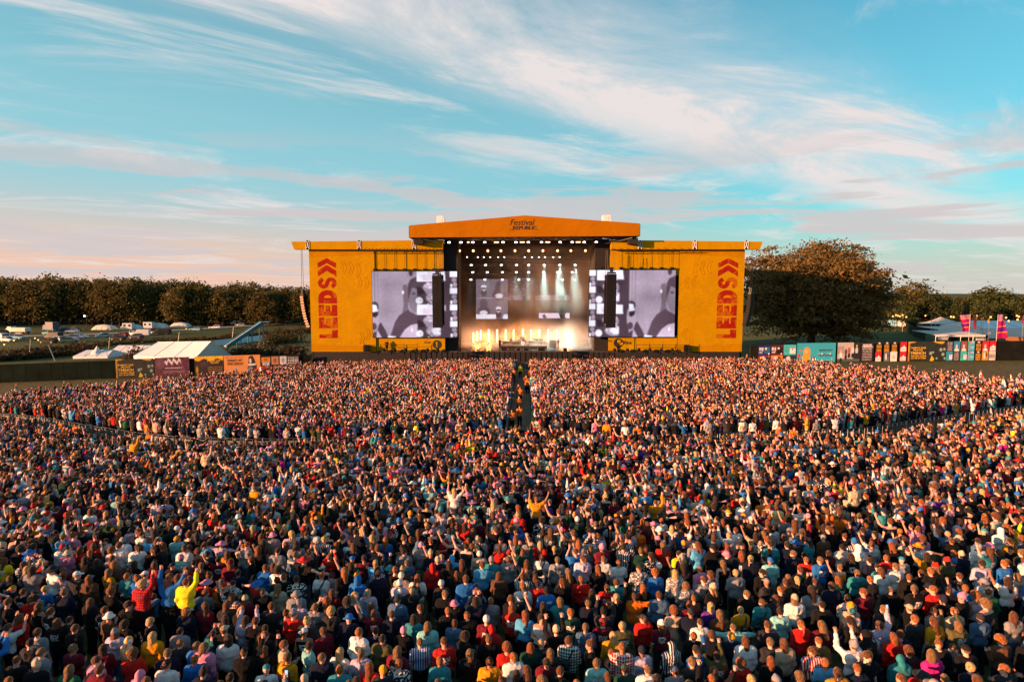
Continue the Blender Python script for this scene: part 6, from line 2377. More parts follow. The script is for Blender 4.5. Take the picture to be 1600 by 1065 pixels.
def nets(fn, lo, hi, h):
    """surface nets: mesh of fn = 0 inside a box"""
    lo = np.array(lo, float); hi = np.array(hi, float)
    n = np.ceil((hi - lo) / h).astype(int) + 1
    ax = [lo[i] + h * np.arange(n[i]) for i in range(3)]
    G = np.stack(np.meshgrid(*ax, indexing='ij'), -1)
    D = fn(G.reshape(-1, 3)).reshape(n)
    S = D < 0
    c = [S[i:n[0] - 1 + i, j:n[1] - 1 + j, k:n[2] - 1 + k] for i in (0, 1) for j in (0, 1) for k in (0, 1)]
    cnt = sum(x.astype(int) for x in c)
    act = (cnt > 0) & (cnt < 8)
    idx = -np.ones(act.shape, int)
    ii = np.argwhere(act)
    idx[act] = np.arange(len(ii))
    acc = np.zeros((len(ii), 3)); w = np.zeros(len(ii))
    I, J, K = ii.T
    for a in range(3):
        for o1 in (0, 1):
            for o2 in (0, 1):
                off = [0, 0, 0]
                oth = [x for x in range(3) if x != a]
                off[oth[0]] = o1; off[oth[1]] = o2
                e = [0, 0, 0]; e[a] = 1
                d0 = D[I + off[0], J + off[1], K + off[2]]
                d1 = D[I + off[0] + e[0], J + off[1] + e[1], K + off[2] + e[2]]
                x = (d0 < 0) != (d1 < 0)
                t = np.where(x, d0 / np.where(x, d0 - d1, 1), 0)
                p = np.stack([I + off[0], J + off[1], K + off[2]], 1).astype(float)
                p[:, a] += t
                acc += p * x[:, None]; w += x
    V = lo + h * acc / np.maximum(w, 1)[:, None]
    quads = []
    for a in range(3):
        oth = [(a + 1) % 3, (a + 2) % 3]
        sl0 = [slice(0, n[i]) for i in range(3)]
        A = [slice(1, n[i] - 1) for i in range(3)]; B = list(A)
        A[a] = slice(0, n[a] - 1); B[a] = slice(1, n[a])
        s0, s1 = S[tuple(A)], S[tuple(B)]
        q = np.argwhere(s0 != s1)
        if not len(q):
            continue
        flip = s0[tuple(q.T)]
        q = q + np.array([0 if i == a else 1 for i in range(3)])
        def cell(o1, o2):
            p = q.copy()
            p[:, oth[0]] += o1; p[:, oth[1]] += o2
            return idx[tuple(p.T)]
        qd = np.stack([cell(-1, -1), cell(0, -1), cell(0, 0), cell(-1, 0)], 1)
        qd[~flip] = qd[~flip][:, ::-1]
        quads.append(qd)
    Fq = np.concatenate(quads)
    Fq = Fq[(Fq >= 0).all(1)]
    return V, Fq


def sdf_mesh(name, fn, lo, hi, h, mat_, ratio=1.0, tint=None, extra=None):
    V, Q = nets(fn, lo, hi, h)
    me = bpy.data.meshes.new(name)
    me.from_pydata(V.tolist(), [], Q.tolist())
    if tint is not None:
        ca = me.color_attributes.new('tint', 'FLOAT_COLOR', 'POINT')
        c = np.ones((len(V), 4), np.float32)
        c[:, :3] = tint(V)
        ca.data.foreach_set('color', c.ravel())
    if ratio < 1.0:
        ob = bpy.data.objects.new('tmp', me)
        COL.objects.link(ob)
        md = ob.modifiers.new('d', 'DECIMATE')
        md.ratio = ratio
        dg = bpy.context.evaluated_depsgraph_get()
        m2 = bpy.data.meshes.new_from_object(ob.evaluated_get(dg))
        bpy.data.objects.remove(ob)
        bpy.data.meshes.remove(me)
        me = m2
        me.name = name
    if extra:
        bm = bmesh.new()
        bm.from_mesh(me)
        lay = bm.verts.layers.float_color.get('tint')
        for vs, fs in extra:
            vv = [bm.verts.new(p) for p in vs]
            if lay:
                for x in vv:
                    x[lay] = (1, 1, 1, 1)
            for f in fs:
                bm.faces.new([vv[i] for i in f])
        bm.to_mesh(me)
        bm.free()
    me.materials.clear()
    me.materials.append(mat_)
    me.polygons.foreach_set('use_smooth', [True] * len(me.polygons))
    me.update()
    return me


HC = np.array([0.0, 0.02, 1.635])     # head centre of the standing figure
SH = {1: np.array([0.185, -0.01, 1.425]), -1: np.array([-0.185, -0.01, 1.425])}
# arm poses: side -> (elbow, wrist, hand direction)
def arm(s, e, w, h):
    return (np.array([s * e[0], e[1], e[2]]), np.array([s * w[0], w[1], w[2]]), np.array([s * h[0], h[1], h[2]]))


DOWN = ((0.25, -0.04, 1.13), (0.25, 0.06, 0.88), (0.0, 0.15, -1))
FRONT = ((0.25, 0.02, 1.14), (0.11, 0.26, 1.16), (-0.5, 0.9, 0.2))
CROSS = ((0.25, 0.06, 1.15), (0.0, 0.22, 1.19), (-1, 0.1, 0.1))
UP = ((0.29, 0.05, 1.66), (0.27, 0.10, 1.92), (0.1, 0.15, 1))
UPW = ((0.38, 0.03, 1.58), (0.50, 0.06, 1.84), (0.25, 0.1, 1))
UPF = ((0.26, 0.25, 1.50), (0.22, 0.34, 1.77), (0.0, 0.3, 1))
PHONE = ((0.26, 0.20, 1.42), (0.08, 0.32, 1.66), (-0.2, 0.2, 1))
HEADH = ((0.37, 0.06, 1.60), (0.13, 0.0, 1.74), (-1, -0.1, 0.3))
WIDE = ((0.44, -0.02, 1.46), (0.68, 0.02, 1.42), (1, 0.1, -0.2))
POSES = {
    'rest': (DOWN, DOWN), 'drink': (FRONT, DOWN), 'fold': (CROSS, CROSS), 'clap': (FRONT, FRONT),
    'both_up': (UPW, UP), 'phone_up': (UPF, UPF), 'one_up': (UP, DOWN), 'one_up_l': (FRONT, UPW),
    'phone': (PHONE, PHONE), 'head': (HEADH, DOWN), 'wide': (WIDE, WIDE),
}


def arms_of(pose):
    a, b = POSES[pose]
    return {1: arm(1, *a), -1: arm(-1, *b)}


def legs_pts(seat):
    if seat:      # riding on somebody's shoulders
        return [((0.095, 0.0, 0.94), (0.15, 0.36, 0.93), 0.105, 0.075), ((0.15, 0.36, 0.93), (0.14, 0.30, 0.50), 0.072, 0.05), ((0.14, 0.30, 0.49), (0.14, 0.42, 0.43), 0.05, 0.04)]
    return [((0.095, 0.0, 0.90), (0.105, 0.02, 0.50), 0.098, 0.062), ((0.105, 0.02, 0.50), (0.11, -0.02, 0.09), 0.064, 0.042), ((0.11, -0.03, 0.05), (0.125, 0.14, 0.035), 0.045, 0.036)]


def torso_d(P, g=0.0, fem=False):
    d = rcone(P, (-0.105, 0, 1.33), (0.105, 0, 1.33), 0.135 + g, 0.135 + g, 0.82)
    d = smin(d, rcone(P, (0, 0, 1.30), (0, 0.01, 1.06), 0.155 + g, 0.135 + g, 0.80), 0.08)
    d = smin(d, rcone(P, (-0.07, 0, 0.96), (0.07, 0, 0.96), 0.125 + g, 0.125 + g, 0.86), 0.10)
    d = smin(d, rcone(P, (-0.155, -0.01, 1.425), (0.155, -0.01, 1.425), 0.062 + g, 0.062 + g), 0.07)
    if fem:
        d = smin(d, rcone(P, (-0.07, 0.09, 1.27), (0.07, 0.09, 1.27), 0.07 + g, 0.07 + g), 0.05)
    return d


def arms_d(P, arms, g=0.0, fore=True, upto=1.0):
    d = None
    for s in (1, -1):
        e, w, h = arms[s]
        x = rcone(P, SH[s], SH[s] + (e - SH[s]) * upto, 0.058 + g, (0.046 if upto == 1 else 0.052) + g)
        if fore:
            x = smin(x, rcone(P, e, w, 0.045 + g, 0.030 + g), 0.03)
        d = x if d is None else np.minimum(d, x)
    return d


def headrot(P, yaw, nod):
    Q = P - HC
    c, s = math.cos(-yaw), math.sin(-yaw)
    Q = np.stack([Q[:, 0] * c - Q[:, 1] * s, Q[:, 0] * s + Q[:, 1] * c, Q[:, 2]], 1)
    c, s = math.cos(-nod), math.sin(-nod)
    return np.stack([Q[:, 0], Q[:, 1] * c - Q[:, 2] * s, Q[:, 1] * s + Q[:, 2] * c], 1)


def head_d(Q):
    d = ell(Q, (0, -0.012, 0.035), (0.078, 0.098, 0.092))
    d = smin(d, ell(Q, (0, 0.025, -0.045), (0.056, 0.072, 0.075)), 0.04)
    d = smin(d, rcone(Q, (0, 0.085, 0.0), (0, 0.104, -0.028), 0.011, 0.015), 0.015)
    d = smin(d, rcone(Q, (-0.03, 0.072, 0.028), (0.03, 0.072, 0.028), 0.016, 0.016), 0.02)
    for s in (1, -1):
        d = smin(d, ell(Q, (s * 0.08, -0.012, -0.008), (0.012, 0.024, 0.034)), 0.012)
    return d


def face_tint(V, yaw, nod):
    Q = headrot(V, yaw, nod)
    c = np.ones((len(V), 3))
    fr = Q[:, 1] > 0.05
    for s in (1, -1):
        e = fr & (np.hypot((Q[:, 0] - s * 0.033) / 0.018, (Q[:, 2] - 0.006) / 0.013) < 1)
        c[e] = (0.18, 0.13, 0.11)
        b = fr & (np.hypot((Q[:, 0] - s * 0.034) / 0.024, (Q[:, 2] - 0.034) / 0.011) < 1)
        c[b] = (0.35, 0.27, 0.22)
    l = fr & (np.hypot(Q[:, 0] / 0.026, (Q[:, 2] + 0.065) / 0.013) < 1)
    c[l] = (0.75, 0.42, 0.40)
    return c


def finger_geo(arms):
    out = []
    for s in (1, -1):
        e, w, h = arms[s]
        h = Vector(h).normalized()
        fw = Vector(w) - Vector(e)
        side = h.cross(Vector((0, 1, 0.15)))
        if side.length < 0.2:
            side = h.cross(Vector((0, 0.2, 1)))
        side.normalize()
        nrm = side.cross(h).normalized()
        base = Vector(w) + h * 0.085
        mb = MB()
        for k, (o, L) in enumerate(((-0.032, 0.062), (-0.011, 0.078), (0.011, 0.082), (0.032, 0.070))):
            p0 = base + side * o
            p1 = p0 + h * L * 0.5 + side * o * 0.25
            p2 = p1 + h * L * 0.45 + nrm * 0.014 + side * o * 0.2
            mb.path([p0, p1, p2], [0.0095, 0.009, 0.0065], 5)
        p0 = Vector(w) + h * 0.03 - side * 0.03
        mb.path([p0, p0 + h * 0.035 - side * 0.028, p0 + h * 0.068 - side * 0.035], [0.012, 0.011, 0.008], 5)
        out.append((mb.v, mb.f))
    return out


def body_mesh(name, pose, yaw=0.0, nod=0.0, fem=False, seat=False):
    arms = arms_of(pose)
    def fn(P):
        d = torso_d(P, 0.0, fem)
        d = smin(d, arms_d(P, arms), 0.035)
        for s in (1, -1):
            e, w, h = arms[s]
            hh = h / np.linalg.norm(h)
            d = smin(d, rcone(P, w + hh * 0.03, w + hh * 0.085, 0.034, 0.040, 1.0), 0.02)
        for a, b, r0, r1 in legs_pts(seat):
            for s in (1, -1):
                d = smin(d, rcone(P, (a[0] * s, a[1], a[2]), (b[0] * s, b[1], b[2]), r0, r1), 0.03)
        d = smin(d, rcone(P, (0, -0.012, 1.44), (0, 0.0, 1.57), 0.062, 0.052), 0.035)
        d = np.minimum(smin(d, head_d(headrot(P, yaw, nod)), 0.012), 9)
        return d
    xs = [abs(arms[s][1][0]) for s in (1, -1)]
    zs = max(1.80, max(arms[s][1][2] for s in (1, -1)) + 0.18)
    ym = max(0.22, max(arms[s][1][1] for s in (1, -1)) + 0.12, 0.5 if seat else 0)
    return sdf_mesh(name, fn, (-max(xs) - 0.2, -0.22, 0.36 if seat else -0.02), (max(xs) + 0.2, ym, zs), 0.021, M_SKIN, 0.30, lambda V: face_tint(V, yaw, nod), finger_geo(arms))


def top_mesh(name, pose, kind, fem=False, seat=False):
    arms = arms_of(pose)
    g = {'tee': 0.016, 'vest': 0.010, 'hoodie': 0.028, 'jacket': 0.036, 'poncho': 0.045}[kind]
    def fn(P):
        d = torso_d(P, g, fem and kind in ('tee', 'vest'))
        if kind == 'tee':
            d = smin(d, arms_d(P, arms, g + 0.008, False, 0.72), 0.04)
        elif kind != 'vest':
            d = smin(d, arms_d(P, arms, g * 0.75), 0.05)
        if kind == 'poncho':
            d = smin(d, rcone(P, (0, 0, 1.42), (0, 0, 0.72), 0.12, 0.37, 0.9), 0.08)
        if kind == 'hoodie':
            d = smin(d, rcone(P, (-0.075, -0.10, 1.45), (0.075, -0.10, 1.45), 0.055, 0.055), 0.04)
            d = smin(d, rcone(P, (0, -0.135, 1.44), (0, -0.145, 1.33), 0.055, 0.03), 0.04)
        if kind == 'jacket':
            d = smin(d, rcone(P, (-0.06, -0.04, 1.50), (0.06, -0.04, 1.50), 0.05, 0.05), 0.03)
        neck = np.hypot(P[:, 0], P[:, 1] - 0.012) - (0.075 if kind != 'vest' else 0.10)
        cutn = np.where(P[:, 2] > (1.47 if kind != 'vest' else 1.40), -neck, -1.0)
        d = np.maximum(d, cutn)
        bot = {'tee': 0.86, 'vest': 0.90, 'hoodie': 0.84, 'jacket': 0.80, 'poncho': 0.62}[kind]
        if seat:
            bot = 0.88
        d = np.maximum(d, bot - P[:, 2] + 0.02 * np.sin(P[:, 0] * 30))
        if kind == 'vest':
            d = np.maximum(d, P[:, 2] - 1.44)
        # folds
        d = d + (0.007 * np.sin(P[:, 2] * 38 + 9 * P[:, 0] + 4 * np.sin(P[:, 1] * 23)) + 0.007 * np.sin(P[:, 2] * 17 - 31 * P[:, 0] + 2) * np.sin(P[:, 0] * 19 + P[:, 2] * 11)) * (kind != 'vest')
        return d
    m = max(0.45 if kind == 'poncho' else 0.33, max(abs(arms[s][1][0]) for s in (1, -1)) + 0.09, max(abs(arms[s][0][0]) for s in (1, -1)) + 0.09)
    zs = max(1.56, max(arms[s][1][2] for s in (1, -1)) + 0.09)
    ym = max(0.25, max(arms[s][1][1] for s in (1, -1)) + 0.1, 0.42 if kind == 'poncho' else 0)
    return sdf_mesh(name, fn, (-m, -0.42 if kind == 'poncho' else -0.26, 0.55), (m, ym, zs), 0.026, M_TOP, 0.42)


def hood_mesh(name, yaw, nod):
    def fn(P):
        Q = headrot(P, yaw, nod)
        d = ell(Q, (0, -0.022, 0.03), (0.108, 0.125, 0.13))
        d = smin(d, rcone(P, (0, -0.05, 1.55), (0, -0.03, 1.46), 0.10, 0.13), 0.05)
        d = smin(d, rcone(Q, (0, -0.03, 0.13), (0, -0.10, 0.12), 0.03, 0.02), 0.05)
        face = ell(Q, (0, 0.12, -0.01), (0.075, 0.12, 0.11))
        return np.maximum(d, -face)
    return sdf_mesh(name, fn, (-0.2, -0.24, 1.40), (0.2, 0.2, 1.85), 0.024, M_TOP, 0.7)


def legs_mesh(name, seat=False):
    def fn(P):
        d = rcone(P, (-0.07, 0, 0.96), (0.07, 0, 0.96), 0.138, 0.138, 0.88)
        for a, b, r0, r1 in legs_pts(seat):
            for s in (1, -1):
                d = smin(d, rcone(P, (a[0] * s, a[1], a[2]), (b[0] * s, b[1], b[2]), r0 + 0.017, r1 + 0.02), 0.03)
        return np.maximum(d, P[:, 2] - 1.0)
    return sdf_mesh(name, fn, (-0.3, -0.22, 0.34 if seat else -0.03), (0.3, 0.52 if seat else 0.26, 1.05), 0.03, M_LEG, 0.35)


def hair_fn(kind):
    def fn(P):
        Q = P
        wob = 0.011 * np.sin(Q[:, 0] * 95 + 14 * Q[:, 2]) * np.sin(Q[:, 1] * 85 + 1) * np.sin(Q[:, 2] * 60 + 20 * Q[:, 0])
        big = {'curly': 0.045, 'long': 0.02, 'crop': 0.006}.get(kind, 0.016)
        d = ell(Q, (0, -0.016, 0.042), (0.078 + big, 0.098 + big, 0.092 + big * 1.2))
        face = ell(Q, (0, 0.125, -0.035), (0.085, 0.10, 0.105))
        lowcut = np.where(Q[:, 1] > 0.0, 0.0 - Q[:, 2], -0.075 - Q[:, 2] - 0.0)
        if kind in ('long', 'wavy'):
            d = smin(d, rcone(Q, (0, -0.075, 0.0), (0, -0.115, -0.26 if kind == 'long' else -0.17), 0.085, 0.07, 0.55), 0.04)
            for s in (1, -1):
                d = smin(d, rcone(Q, (s * 0.075, -0.02, 0.02), (s * 0.085, -0.03, -0.20), 0.03, 0.028), 0.03)
            lowcut = -9.0 + 0 * lowcut
        if kind == 'ponytail':
            d = smin(d, rcone(Q, (0, -0.115, 0.06), (0, -0.16, 0.03), 0.03, 0.035), 0.02)
            d = smin(d, rcone(Q, (0, -0.16, 0.03), (0, -0.15, -0.2), 0.035, 0.014), 0.02)
            lowcut = np.where(Q[:, 1] > -0.11, lowcut, -9.0)
        if kind == 'bun':
            d = smin(d, ell(Q, (0, -0.07, 0.145), (0.05, 0.05, 0.045)), 0.015)
        if kind == 'curly':
            d = d + 0.016 * np.sin(Q[:, 0] * 75 + 1) * np.sin(Q[:, 1] * 75) * np.sin(Q[:, 2] * 75)
        if kind in ('short', 'crop', 'bun', 'ponytail'):      # cut round the ears
            for s in (1, -1):
                lowcut = np.maximum(lowcut, -ell(Q, (s * 0.095, 0.0, -0.03), (0.045, 0.034, 0.05)))
        d = np.maximum(np.maximum(d + wob, -face), lowcut)
        return d
    return fn


def hat_fn(kind):
    def fn(P):
        Q = P
        if kind == 'beanie':
            d = ell(Q, (0, -0.02, 0.055), (0.098, 0.116, 0.125))
            d = smin(d, rcone(Q, (0, -0.05, 0.15), (0, -0.07, 0.17), 0.03, 0.03), 0.04)
            return np.maximum(d, 0.018 - Q[:, 2] + 0.15 * np.minimum(Q[:, 1], 0.02))
        if kind in ('cap', 'backcap'):
            s = 1 if kind == 'cap' else -1
            d = ell(Q, (0, -0.014, 0.05), (0.094, 0.112, 0.105))
            d = np.maximum(d, 0.045 - Q[:, 2])
            br = np.maximum(np.hypot(Q[:, 0] / 0.082, (Q[:, 1] - s * 0.085) / 0.105) - 1.0, -0.9) * 0.08
            br = np.maximum(br, np.abs(Q[:, 2] - 0.055 + s * 0.12 * (Q[:, 1] - s * 0.1)) - 0.012)
            return np.minimum(d, br)
        d = ell(Q, (0, -0.014, 0.06), (0.100, 0.116, 0.10))
        d = np.maximum(d, 0.03 - Q[:, 2])
        rr = np.hypot(Q[:, 0], Q[:, 1] + 0.012)
        W = 0.165 if kind == 'bucket' else 0.21
        slope = 0.55 if kind == 'bucket' else 0.12
        br = np.maximum(rr - W, np.abs(Q[:, 2] - 0.045 + slope * np.maximum(rr - 0.1, 0)) - 0.013)
        return np.minimum(d, br)
    return fn


HAIRK = ['short', 'crop', 'long', 'wavy', 'ponytail', 'bun', 'curly']
HATK = ['beanie', 'cap', 'backcap', 'bucket', 'sunhat']
HAIR = {k: sdf_mesh('hair_' + k, hair_fn(k), (-0.18, -0.26, -0.36), (0.18, 0.17, 0.24), 0.021 if k != 'curly' else 0.018, M_HAIR, 0.75) for k in HAIRK}
HATS = {k: sdf_mesh('hat_' + k, hat_fn(k), (-0.24, -0.24, -0.06), (0.24, 0.24, 0.24), 0.016, M_HAT, 0.5) for k in HATK}
YAWS = {'f': (0.0, -0.05), 'l': (0.75, -0.1), 'r': (-0.75, -0.08), 'd': (0.1, -0.45)}
BODY, TOPS, LEGS, HOODS = {}, {}, {}, {}


def get_body(pose, hd, seat=False):
    k = (pose, hd, seat)
    if k not in BODY:
        y, n = YAWS[hd]
        BODY[k] = body_mesh('body_' + pose, pose, y, n, False, seat)
    return BODY[k]


def get_top(pose, kind, seat=False):
    k = (pose, kind, seat)
    if k not in TOPS:
        TOPS[k] = top_mesh('top_' + kind, pose, kind, False, seat)
    return TOPS[k]


def get_legs(seat=False):
    if seat not in LEGS:
        LEGS[seat] = legs_mesh('trousers', seat)
    return LEGS[seat]


def get_hood(hd):
    if hd not in HOODS:
        HOODS[hd] = hood_mesh('hood', *YAWS[hd])
    return HOODS[hd]


def head_matrix(hd):
    y, n = YAWS[hd]
    return Matrix.Translation(Vector(HC)) @ Matrix.Rotation(y, 4, 'Z') @ Matrix.Rotation(n, 4, 'X')
# ------------------------------------------------------------------ colours of clothes, hair and skin
PAL = dict(black=(0.008, 0.008, 0.010), charcoal=(0.025, 0.025, 0.03), navy=(0.008, 0.012, 0.030), grey=(0.22, 0.22, 0.24), white=(0.68, 0.66, 0.66),
           lilac=(0.46, 0.38, 0.52), pink=(0.62, 0.22, 0.36), magenta=(0.55, 0.02, 0.22), red=(0.48, 0.018, 0.014), burgundy=(0.13, 0.010, 0.022), orange=(0.75, 0.16, 0.012),
           mustard=(0.60, 0.25, 0.010), yellow=(0.82, 0.62, 0.02), beige=(0.48, 0.36, 0.25), brown=(0.10, 0.05, 0.028), olive=(0.08, 0.075, 0.03), green=(0.02, 0.12, 0.055),
           darkgreen=(0.010, 0.045, 0.034), teal=(0.03, 0.22, 0.26), mint=(0.22, 0.50, 0.50), blue=(0.018, 0.13, 0.42), skyblue=(0.08, 0.34, 0.62), purple=(0.12, 0.03, 0.24), denim=(0.06, 0.12, 0.22), camo=(0.12, 0.12, 0.14))
HAIRC = dict(dark=(0.026, 0.013, 0.008), brown=(0.10, 0.036, 0.014), auburn=(0.19, 0.055, 0.016), ginger=(0.26, 0.085, 0.022), blond=(0.46, 0.29, 0.12), fair=(0.17, 0.09, 0.038))
SKINS = [(0.72, 0.38, 0.29), (0.68, 0.34, 0.25), (0.76, 0.43, 0.34), (0.58, 0.28, 0.20), (0.32, 0.16, 0.10), (0.72, 0.38, 0.30)]
WORD = dict(darkgreen='dark green', skyblue='light blue', camo='camouflage', mint='pale turquoise', charcoal='charcoal', denim='denim blue')
KINDW = dict(tee='t-shirt', hoodie='hoodie', jacket='jacket', vest='vest top', poncho='rain poncho')
HAIRW = dict(short='short {} hair', crop='cropped {} hair', long='long {} hair', wavy='wavy {} hair', ponytail='{} ponytail', bun='{} hair bun', curly='curly {} hair')
HATW = dict(beanie='{} beanie', cap='{} cap', backcap='backwards {} cap', bucket='{} bucket hat', sunhat='wide {} hat')
POSEW = dict(both_up='both arms raised', phone_up='hands held up ahead', one_up='one arm raised', one_up_l='one arm raised', phone='phone at eye level', head='hand on head', wide='arms spread wide')
HAT_COLS = ['white', 'grey', 'beige', 'black', 'navy', 'charcoal', 'mustard', 'blue', 'red', 'pink', 'teal']
PEOPLE = []
PHONES = []
BODY_SIZE = 0.93


def person(loc, facing, top, kind, hair, hairc, hat=None, hatc='black', hood=False, pose='rest', hd='f', pat=0, top2='white', leg='navy', scale=1.0, seat=False, skin=None, where=None, forced=None):
    """one standing (or riding) figure: body mesh with hair, hat and clothes as its parts"""
    b = bpy.data.objects.new('person', get_body(pose, hd, seat))
    COL.objects.link(b)
    b.location = loc
    b.rotation_euler = (0, 0, facing)
    scale *= BODY_SIZE
    b.scale = (scale * random.uniform(0.98, 1.05),) * 2 + (scale,)
    cols = dict(skin=skin or random.choice(SKINS), top=PAL[top], leg=PAL[leg], hair=HAIRC[hairc], hat=PAL[hatc], pat=float(pat), top2=PAL[top2])
    def put(nm, me, head=False):
        o = bpy.data.objects.new(nm, me)
        COL.objects.link(o)
        o.parent = b
        if head:
            o.matrix_local = head_matrix(hd)
        for k in {'hair': ('hair',), 'hat': ('hat',), 'trousers': ('leg',)}.get(nm, ('top', 'pat', 'top2')):
            o[k] = cols[k]
        return o
    b['skin'] = cols['skin']
    put({'tee': 't_shirt', 'vest': 'vest_top'}.get(kind, kind), get_top(pose, kind, seat))
    put('trousers', get_legs(seat))
    if hood:
        put('hood', get_hood(hd))
    else:
        if hat in (None, 'cap', 'backcap') or hair in ('long', 'wavy', 'ponytail'):
            if not (hat and hair in ('curly', 'bun')):
                put('hair', HAIR[hair], True)
        if hat:
            put('hat', HATS[hat], True)
    tw = WORD.get(top, top)
    pw = {1: 'striped ', 2: 'checked ', 3: 'patterned ', 4: 'printed '}.get(pat, '')
    desc = f'{pw}{tw} {KINDW[kind]}'
    hw = 'hood up' if hood else (HATW[hat].format(WORD.get(hatc, hatc)) if hat else HAIRW[hair].format(hairc if hairc != 'dark' else 'dark brown'))
    if pose in ('phone', 'one_up') and not seat:
        PHONES.append((b, (0.0, 0.365, 1.775) if pose == 'phone' else (0.295, 0.135, 2.06), desc))
    PEOPLE.append(dict(o=b, desc=desc, hw=hw, pose=POSEW.get(pose, ''), seat=seat, loc=Vector(loc), forced=forced))
    return b


def face_stage(x, y):
    return math.atan2(-(0.5 - x) * 0.8, 92 - y)


def project(x, y, z):
    s, c = math.sin(PITCH), math.cos(PITCH)
    zz = z - CAMZ
    dep = y * c - zz * s
    up = y * s + zz * c
    return 800 + F * x / dep, 532.5 - F * up / dep


